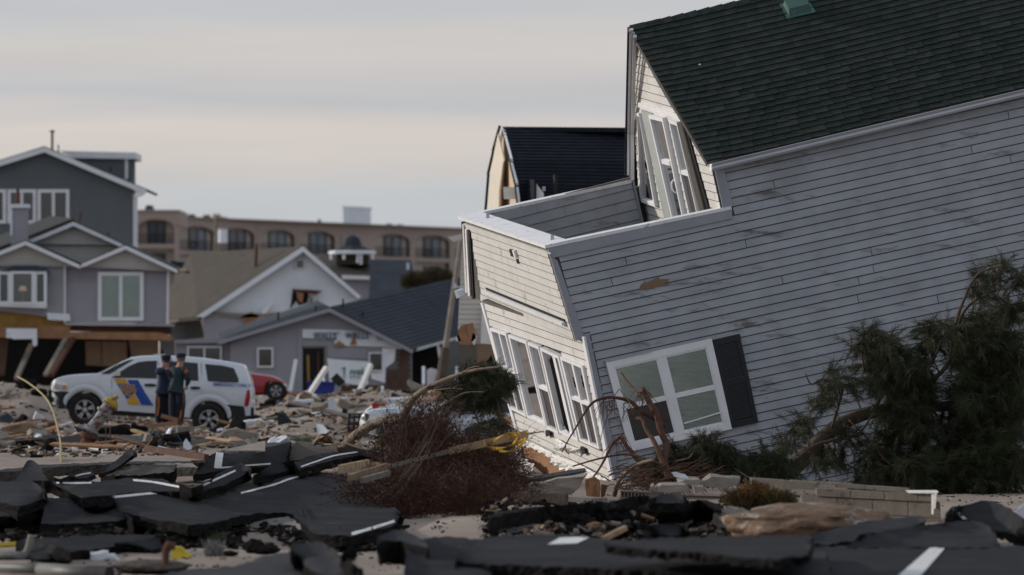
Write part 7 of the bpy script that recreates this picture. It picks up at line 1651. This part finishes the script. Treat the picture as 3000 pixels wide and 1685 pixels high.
# pipes, bags and tape at the lower left
mb = MB(); mb.tube([G(-20, 1662, .07), G(70, 1664, .07), G(120, 1667, .07)], .045, 10); mb.build('grey_pipe', M['pipegrey'], smooth=True, label='grey pipe half buried at the bottom left corner', cat='pipe')
pp = thing('grey_pipe', 'thick grey pipe with a dark socket end, bottom left of the footing block', 'pipe', G(220, 1676, 0)); mb = MB(); mb.tube([G(118, 1668, .07), G(180, 1673, .07), G(262, 1678, .07)], .052, 12); mb.build('pipe', M['pipegrey'], pp, smooth=True); mb = MB(); mb.tube([G(260, 1678, .07), G(322, 1680, .07)], .06, 12); mb.build('socket', M['cladding'], pp)
mb = MB(); mb.tube([G(-20, 1628, .06), G(40, 1628, .06), G(75, 1630, .06)], .04, 8); mb.build('grey_pipe', M['pipegrey'], smooth=True, label='short grey pipe behind the bent standing pipe', cat='pipe')
mb = MB(); p = smooth_pts([W(66, 1636, 50), W(82, 1615, 50), W(88, 1590, 50), W(92, 1568, 50)], 5); mb.tube(p, taper(len(p), .045, .03), 10); mb.build('bent_pipe', M['woodgrey'], smooth=True, label='bent grey-brown pipe standing up at the lower left', cat='pipe')
mb = MB(); mb.prism([W(-20, 1593, 53), W(48, 1586, 53), W(50, 1597, 53), W(-20, 1602, 53)], (0, .05, -.01)); mb.build('yellow_strip', M['yellow'], label='flat yellow plastic strip at the left edge', cat='strip')
def bag(label, pts, D, m, seed, puff=.12, name='plastic_bag', cat='bag'):
    o = lump(pts, D, puff, label, m, name, cat, jit=.035, sub=4, seed=seed); o.data.polygons.foreach_set('use_smooth', [True] * len(o.data.polygons)); return o
bag('crumpled white plastic bag on the sand at the lower left', R3((860, 1190), (880, 1178), (960, 1172), (1010, 1195), (1000, 1240), (940, 1255), (870, 1250)), 50.6, 'whitep', 3)
bag('thin white sheet trailing right of the white plastic bag', R3((1000, 1210), (1060, 1215), (1140, 1250), (1010, 1255)), 50.4, 'whitep', 5, .05, 'plastic_sheet', 'plastic sheet')
bag('bright yellow plastic bag behind the rusty pipe stub', R3((1605, 1200), (1650, 1150), (1700, 1150), (1750, 1185), (1800, 1225), (1805, 1255), (1700, 1258), (1620, 1240)), 50.8, 'yellow', 7)
bag('scrap of yellow tape under the squat black chunk, left part', R5((585, 1200), (680, 1172), (750, 1168), (755, 1180), (690, 1195), (640, 1218)), 56.4, 'yellow', 9, .03, 'yellow_scrap', 'tape')
bag('scrap of yellow tape right of the squat black chunk', R5((815, 1190), (870, 1178), (912, 1190), (905, 1212), (850, 1205), (820, 1205)), 56.2, 'yellow', 10, .03, 'yellow_scrap', 'tape')
for pts, lb in (([R5((625, 1215))[0], R5((650, 1170))[0], R5((670, 1120))[0]], 'bare twig standing left of the squat black chunk'), ([R5((865, 1175))[0], R5((890, 1150))[0], R5((893, 1125))[0]], 'short bare twig standing right of the squat black chunk'), ([R5((862, 1280))[0], R5((900, 1235))[0], R5((935, 1200))[0]], 'thin twig lying by the thick black lump of road')):
    mb = MB(); mb.tube([W(*p, 55.5) for p in pts], .009, 5); mb.build('twig', M['redbark'], label=lb, cat='twig')
gt = [R7((2435, 520), (2576, 410), (2620, 640), (2500, 590)), R7((2440, 528), (2500, 590), (2508, 582), (2450, 522))]
mb = MB(); mb.prism([W(*p, 56) for p in gt[0]], (0, .04, 0)); wg = mb.build('white_siding_panel', M['whitep'], label='white ribbed vinyl panel sticking in at the right edge', cat='siding panel')
for k in range(3):
    mb = MB(); a, b = r7(2450 + 28 * k, 520 - 22 * k + 10), r7(2520 + 30 * k, 590 - 20 * k + 10); mb.beam(W(*a, 55.97), W(*b, 55.97), .012, .012); mb.build('rib', M['trimblue'], wg)
mb = MB(); p = pathW([r7(2250, 632), r7(2400, 650), r7(2576, 690)], 56); mb.tube(p, .006, 4); mb.build('wire', M['whitep'], label='thin pale wire along the rightmost tilted slab', cat='wire')
# ---- mid-ground: posts, bins and wreckage before the bungalow
def mp_(a, b, D, w, label, m='whitep', t=None, **k): return plank(a, b, D, D - .6, w, t or w, label, m, **k)
mp_(q4(100, 55), q4(38, 395), 172, .10, 'white post leaning against the bungalow wall, leftmost of three', name='leaning_post', cat='post')
mp_(q4(430, 135), q4(235, 435), 170, .13, 'thick cream post leaning across the blue bin', 'wrap', name='leaning_post', cat='post')
mp_(q4(905, 105), q4(785, 395), 169, .13, 'grey-cream post leaning before the stripped wall, rightmost of three', 'wrap', name='leaning_post', cat='post')
mp_(q4(785, 390), q4(755, 450), 168.5, .13, 'stub of a broken post at the foot of the rightmost leaning post', 'whitep', name='post_stub', cat='post')
mp_(q4(660, 85), q4(655, 320), 174, .11, 'upright white post in front of the torn wrap', 'whitep', name='upright_post', cat='post')
mp_(q4(1032, 350), q4(1000, 445), 160, .08, 'short thin white stake among the rubble left of the peeled trunk', 'whitep', name='stake', cat='stake')
mp_(q4(395, 240), q4(400, 300), 174, .06, 'thin white stick behind the thick cream post', 'whitep', name='stake', cat='stake')
for x in (1475, 1835): mp_(q4(x, 135), q4(x, 320), 176, .10, 'white fence post %s the grey panel by the leaning pole' % ('left of' if x < 1600 else 'right of'), 'trimblue', name='fence_post', cat='post')
mb = MB(); mb.prism([W(*q4(*p), 176) for p in ((1510, 160), (1560, 140), (1620, 160), (1622, 330), (1510, 330))], (0, .06, 0)); mb.build('white_gate_panel', M['trimblue'], label='pale arched fence panel standing in the garage opening', cat='fence panel')
bn = thing('blue_bin', 'open blue plastic bin behind the leaning cream post', 'bin', W(*q4(370, 425), 173)); mb = MB(); mb.prism([W(*q4(*p), 173) for p in ((215, 290), (522, 298), (500, 428), (225, 425))], (0, .5, 0)); mb.build('bin_body', M['bluep'], bn); mb = MB(); mb.beam(W(*q4(205, 290), 172.95), W(*q4(530, 298), 172.95), .06, .05); mb.build('rim', M['bluep'], bn)
mb = MB(); c = [W(*q4(*p), 171.5) for p in ((470, 262), (538, 195), (632, 288), (562, 342))]; mb.prism(c, (0, .4, 0)); tv = mb.build('black_box', M['black'], label='tilted black box above the blue bin', cat='box')
mb = MB(); mb.prism([c[0].lerp(c[2], .12), c[1].lerp(c[3], .12), c[2].lerp(c[0], .12), c[3].lerp(c[1], .12)], (0, -.03, 0)); mb.build('face', M['cladding'], tv)
lump([q4(*p) for p in ((375, 640), (405, 560), (470, 455), (490, 450), (525, 560), (600, 615), (592, 655), (480, 640))], 140, .15, 'white plastic shard pointing up out of the sand, left of the sedan', 'whitep', name='plastic_shard', cat='plastic', jit=.01)
lump([q4(*p) for p in ((910, 540), (935, 515), (990, 530), (1070, 530), (1060, 548), (990, 560), (930, 585))], 152, .2, 'crumpled bright red scrap behind the sedan bonnet', 'redp', name='red_scrap', cat='scrap', jit=.03)
lump([q4(*p) for p in ((485, 672), (600, 678), (602, 702), (490, 706))], 133, .25, 'flat red-brown box lying right of the white plastic shard', 'redp', name='red_box', cat='box', jit=.01)
lump([q4(*p) for p in ((725, 395), (900, 385), (1080, 420), (1075, 448), (900, 425), (760, 425))], 163, .4, 'long white curved hull-like piece in the rubble', 'whitep', name='hull_piece', cat='wreckage', jit=.02)
lump([q4(*p) for p in ((805, 440), (900, 425), (960, 450), (960, 490), (810, 478))], 160, .3, 'black box under the white curved panel', 'black', name='black_case', cat='box', jit=.01)
lump([q4(*p) for p in ((1120, 430), (1150, 405), (1195, 440), (1200, 470), (1130, 480))], 158, .3, 'dark blue-black bag in the rubble right of the red scrap', 'blueroof', name='dark_bag', cat='bag', jit=.05)
lump([q4(*p) for p in ((1540, 400), (1700, 375), (1870, 362), (1875, 388), (1700, 412), (1530, 425))], 122, .3, 'orange-brown sheet of wood behind the arched pine trunk', 'orangewood', name='wood_sheet', cat='wood sheet', jit=.01)
plank(q4(2140, 555), q4(2300, 650), 112, 112, .12, .05, 'red-brown plank leaning on the sedan door, upper piece', 'ply'); plank(q4(2300, 650), q4(2480, 775), 112, 111, .13, .05, 'red-brown plank leaning on the sedan door, lower piece', 'ply')
for i, (pts, D_, m_, lb) in enumerate((
    (((0, 505), (110, 490), (285, 482), (290, 515), (120, 528), (0, 530)), 150, 'whitep', 'long whitish board stack edge right behind the dark clods'),
    (((160, 440), (300, 470), (400, 500), (380, 515), (200, 490)), 153, 'tan', 'tan sheet sloping down behind the whitish board'),
    (((0, 530), (330, 520), (340, 560), (0, 570)), 149, 'black', 'black shadowed beam under the whitish board'),  # dark block added in place of shade, not a board
    (((330, 600), (360, 540), (390, 550), (370, 630)), 141, 'wrap', 'cream plank end leaning left of the white plastic shard'),
    (((500, 490), (640, 455), (660, 465), (520, 505)), 156, 'whitep', 'thin white strip lying right of the white shard tip'),
    (((350, 500), (400, 470), (420, 490), (380, 540)), 143, 'black', 'black scrap left of the white shard tip'),
    (((595, 575), (650, 580), (650, 640), (600, 640)), 138, 'black', 'small dark block right of the white plastic shard'),
    (((700, 540), (820, 530), (900, 560), (760, 575)), 150, 'woodgrey', 'grey plank heap behind the sedan bonnet'),
    (((1050, 480), (1180, 470), (1260, 500), (1100, 510)), 150, 'whitep', 'white crumpled sheet left of the peeled trunk'),
    (((700, 0), (705, 0), (705, 2)), 150, 'wood', 'x'))):
    if lb != 'x': lump([q4(*p) for p in pts], D_, .35, lb, m_, 'debris_board' if i != 8 else 'plastic_sheet', 'debris', jit=.02, seed=i)
# sticks of lumber before the troopers
for a, b, D_, w, lb, m_ in (((472, 1218), (525, 1232), 131, .09, 'upper raw board lying at the troopers’ feet', 'wood2'), ((430, 1249), (520, 1240), 128, .10, 'lower raw board lying at the troopers’ feet', 'wood2'), ((445, 1232), (440, 1252), 130, .07, 'short cross piece joining the two raw boards', 'wood2'),
                            ((575, 1262), (612, 1215 + 40), 124, .05, 'splintered tan stick by the rear wheel', 'wood'), ((524, 1226), (530, 1250), 128, .06, 'dark hinge end of the raw boards', 'rust'), ((160, 1329), (240, 1325), 104, .05, 'brown stick lying on the pale sand below the hydrant', 'ply')):
    plank(a, b, D_, D_, w, w * .6, lb.replace('’', ''), m_)
for x in (310, 323):
    mb = MB(); mb.tube([W(x, 1252, 104), W(x + 1, 1292, 104)], .012, 5); mb.build('rebar', M['rust'], label='rusty reinforcing rod standing by the hydrant, %s of the pair' % ('left' if x < 320 else 'right'), cat='rod')
# random wreckage on the sand: each piece its own object
rr = random.Random(99)
def spot():
    while True:
        D_ = 104 + 84 * rr.random() ** .9; px = rr.uniform(-40, 1420)
        if 120 < px < 780 and 134 < D_ < 150: continue
        if px > 1030 and D_ < 119: continue
        if px < 420 and D_ > 150 and rr.random() < .5: continue
        return px, D_
def where(px, D_):
    if px < 180: return 'before the lavender house'
    if px < 470: return 'behind the hydrant' if D_ > 128 else 'beside the hydrant'
    if px < 700: return 'behind the police four-by-four' if D_ > 140 else 'before the troopers'
    if px < 900: return 'before the red car' if D_ > 150 else 'between the two police cars'
    if px < 1100: return 'before the stripped bungalow wall' if D_ > 150 else 'left of the white sedan'
    return 'behind the white sedan' if D_ > 140 else 'around the white sedan'
SZ = ['short', 'medium length', 'long']
base = {}
for m_ in ('wood', 'woodgrey', 'ply', 'whitep', 'bark'):
    for v in range(3):
        mb = MB(); n = 4; L_ = (.5, .9, 1.5)[v]; w = (.05, .09, .14)[v]
        mb.hexa([V((-L_ / 2, -w / 2, 0)), V((L_ / 2, -w / 2, 0)), V((L_ / 2 - .05, w / 2, 0)), V((-L_ / 2 + .08, w / 2, 0)), V((-L_ / 2 + .03, -w / 2, .04)), V((L_ / 2 - .04, -w / 2, .035)), V((L_ / 2, w / 2, .04)), V((-L_ / 2, w / 2, .035))])
        me = bpy.data.meshes.new('plank'); me.from_pydata(mb.v, [], mb.f); me.materials.append(M[m_]); base[m_, v] = me
names = {'wood': ('plank', 'bare tan plank lying in the wreckage on the sand', 'plank'), 'woodgrey': ('plank', 'weathered grey plank lying in the wreckage on the sand', 'plank'), 'ply': ('plank', 'reddish raw plank lying in the wreckage on the sand', 'plank'), 'whitep': ('siding_strip', 'loose white strip of siding lying in the wreckage on the sand', 'siding strip'), 'bark': ('plank', 'dark wet plank lying in the wreckage on the sand', 'plank')}
for i in range(230):
    m_ = rr.choice(['wood', 'wood', 'woodgrey', 'woodgrey', 'ply', 'ply', 'whitep', 'bark']); v = rr.choice([0, 0, 1, 1, 2]); px, D_ = spot(); b = gnd(px, D_)
    nm, lb, ct = names[m_]; o = bpy.data.objects.new(nm, base[m_, v]); COL.objects.link(o); o.location = b + V((0, 0, rr.uniform(.0, .1)))
    o.rotation_euler = (rr.gauss(0, .25), rr.gauss(0, .16), rr.uniform(0, 3.14)); lb = SZ[v] + ' ' + lb.replace('lying in the wreckage on the sand', 'lying ' + where(px, D_)); put(o, lb, ct, lb)
bs2 = {}
for m_ in ('whitep', 'tan', 'asphedge', 'blueroof', 'concrete', 'bluewhite'):
    for v in range(3):
        r_ = random.Random(v * 7 + len(m_)); n = 6; pts = [V((math.cos(6.28 * i / n) * r_.uniform(.12, .3), math.sin(6.28 * i / n) * r_.uniform(.1, .22), r_.uniform(-.03, .05))) for i in range(n)]
        mb = MB(); mb.prism(pts, (.02, .01, .05 if m_ not in ('asphedge', 'concrete') else .12)); me = bpy.data.meshes.new('scrap'); me.from_pydata(mb.v, [], mb.f); me.materials.append(M[m_]); bs2[m_, v] = me
lab = {'whitep': 'white plastic scrap', 'tan': 'tan board scrap', 'asphedge': 'black chunk of broken road', 'blueroof': 'dark roofing scrap', 'concrete': 'grey concrete chunk', 'bluewhite': 'pale siding scrap'}
for i in range(210):
    m_ = rr.choice(['whitep', 'tan', 'asphedge', 'asphedge', 'blueroof', 'concrete', 'concrete', 'bluewhite']); px, D_ = spot(); b = gnd(px, D_)
    o = bpy.data.objects.new('scrap', bs2[m_, rr.randrange(3)]); COL.objects.link(o); o.location = b + V((0, 0, rr.uniform(-.02, .1))); o.rotation_euler = (rr.gauss(0, .5), rr.gauss(0, .5), rr.uniform(0, 6.28)); s_ = rr.uniform(.5, 1.3); o.scale = (s_, s_, s_)
    lb = ('small ' if s_ < .8 else 'big ' if s_ > 1.1 else 'medium ') + lab[m_] + ' ' + where(px, D_); put(o, lb, 'scrap', lb)
# uncountable small litter
LM = ['rust', 'woodgrey', 'wood', 'asphedge', 'concrete', 'whitep', 'bark', 'tan', 'moss']
mb = MB()
def bit(p, s, m):
    a = rr.uniform(0, 6.28); u = V((math.cos(a), math.sin(a), rr.uniform(-.4, .4))) * s * rr.uniform(.6, 2.2); v = V((-math.sin(a), math.cos(a), rr.uniform(-.3, .6))) * s * .6; w = V((0, 0, s * .7)); mb.hexa([p - u - v, p + u - v, p + u + v * .7, p - u * .7 + v, p - u * .6 - v + w, p + u * .7 - v + w, p + u + v * .4 + w, p - u + v * .5 + w], m)
for i in range(15000):
    D_ = 100 + 95 * rr.random(); px = rr.uniform(-60, 1500)
    if noise.noise(V((px * .012, D_ * .07, 3))) < -.12 and rr.random() < .8: continue
    if 150 < px < 750 and 135 < D_ < 142: continue
    bit(gnd(px, D_), rr.uniform(.012, .06), rr.choices(range(9), (24, 16, 12, 20, 8, 3, 14, 6, 8))[0])
mb.build('rubble_litter', [M[k] for k in LM], kind='stuff', label='countless splinters and crumbs of wreckage strewn over the sand', cat='rubble')
mb = MB()
for i in range(5200):
    D_ = 44 + 38 * rr.random(); px = rr.uniform(-40, 3040)
    if noise.noise(V((px * .008, D_ * .1, 8))) < 0 and rr.random() < .75: continue
    bit(gnd(px, D_), rr.uniform(.005, .022), rr.choices(range(9), (12, 12, 7, 45, 12, 1, 12, 2, 1))[0])
for i in range(2200):   # dense rubble between the front slabs and the foundation
    px = rr.uniform(1420, 2350); D_ = rr.uniform(53, 63); bit(gnd(px, D_) + V((0, 0, rr.uniform(0, .14))), rr.uniform(.012, .05), rr.choices(range(9), (5, 10, 3, 55, 20, 0, 5, 1, 1))[0])
mb.build('gravel_litter', [M[k] for k in LM], kind='stuff', label='small black crumbs of road and splinters strewn between the slabs', cat='rubble')

mb = MB()
for i in range(3600):   # black crumbs packed under and between the sheets on the left
    px = rr.uniform(-30, 1180); D_ = rr.uniform(53.5, 61.5)
    if noise.noise(V((px * .01, D_ * .3, 4))) < -.15: continue
    bit(gnd(px, D_) + V((0, 0, rr.uniform(0, .05))), rr.uniform(.008, .045), 0 if rr.random() < .85 else 1)
mb.build('asphalt_crumbs', [M['asphedge'], M['aggregate']], kind='stuff', label='black crumbs of road packed under and between the big sheets', cat='rubble')
CR = [(560, 131, 'whitep', 'crumpled white sheet in front of the rear half of the police four-by-four'), (870, 146, 'bluewhite', 'pale blue crumpled siding sheet left of the push bar'), (640, 158, 'black', 'black crumpled tarpaulin behind the tail of the police four-by-four'),
      (980, 148, 'tan', 'tan crumpled insulation heap beyond the peeled trunk end'), (330, 122, 'asphedge', 'black crumpled roofing felt right of the hydrant'), (60, 128, 'tan', 'tan crumpled paper heap at the far left'), (760, 128, 'whitep', 'white crumpled plastic on the sand below the red car'),
      (905, 160, 'wrap', 'cream crumpled house wrap below the leaning cream post'), (1130, 152, 'bluewhite', 'pale crumpled metal sheet before the brick corner'), (1010, 135, 'ply', 'rusty brown crumpled heap just left of the push bar'), (480, 124, 'black', 'black crumpled mat in front of the troopers'),
      (700, 122, 'concrete', 'grey crumpled carpet on the sand right of the standing black shard')]
for k, (px, D_, m_, lb) in enumerate(CR):
    b = gnd(px, D_); pxx = F / D_; y0 = YH - (b.z - H) * F / D_; w = rr.uniform(.3, .6) * pxx; h = rr.uniform(.14, .3) * pxx
    bag(lb, [(px - w, y0), (px - w * .7, y0 - h * .6), (px - w * .2, y0 - h * rr.uniform(.6, 1)), (px + w * .3, y0 - h * rr.uniform(.5, 1)), (px + w * .8, y0 - h * .4), (px + w, y0 + 2)], D_, m_, 60 + k, .5, 'crumpled_sheet', 'sheet')

# look-alikes that share a description are told apart by their order from the left
same = {}
for o in scene.objects:
    if o.parent is None and o.get('label') and o.get('category'): same.setdefault(o['label'], []).append(o)
ORD = ['leftmost', 'second from left', 'third from left', 'fourth from left', 'fifth from left', 'sixth from left', 'seventh from left', 'eighth from left', 'ninth from left', 'tenth from left']
for lb, os_ in same.items():
    if 1 < len(os_) <= 10:
        os_.sort(key=lambda o: o.location.x / o.location.y)
        for k, o in enumerate(os_): o['label'] = lb + ', ' + (ORD[k] if k < len(os_) - 1 else 'rightmost')
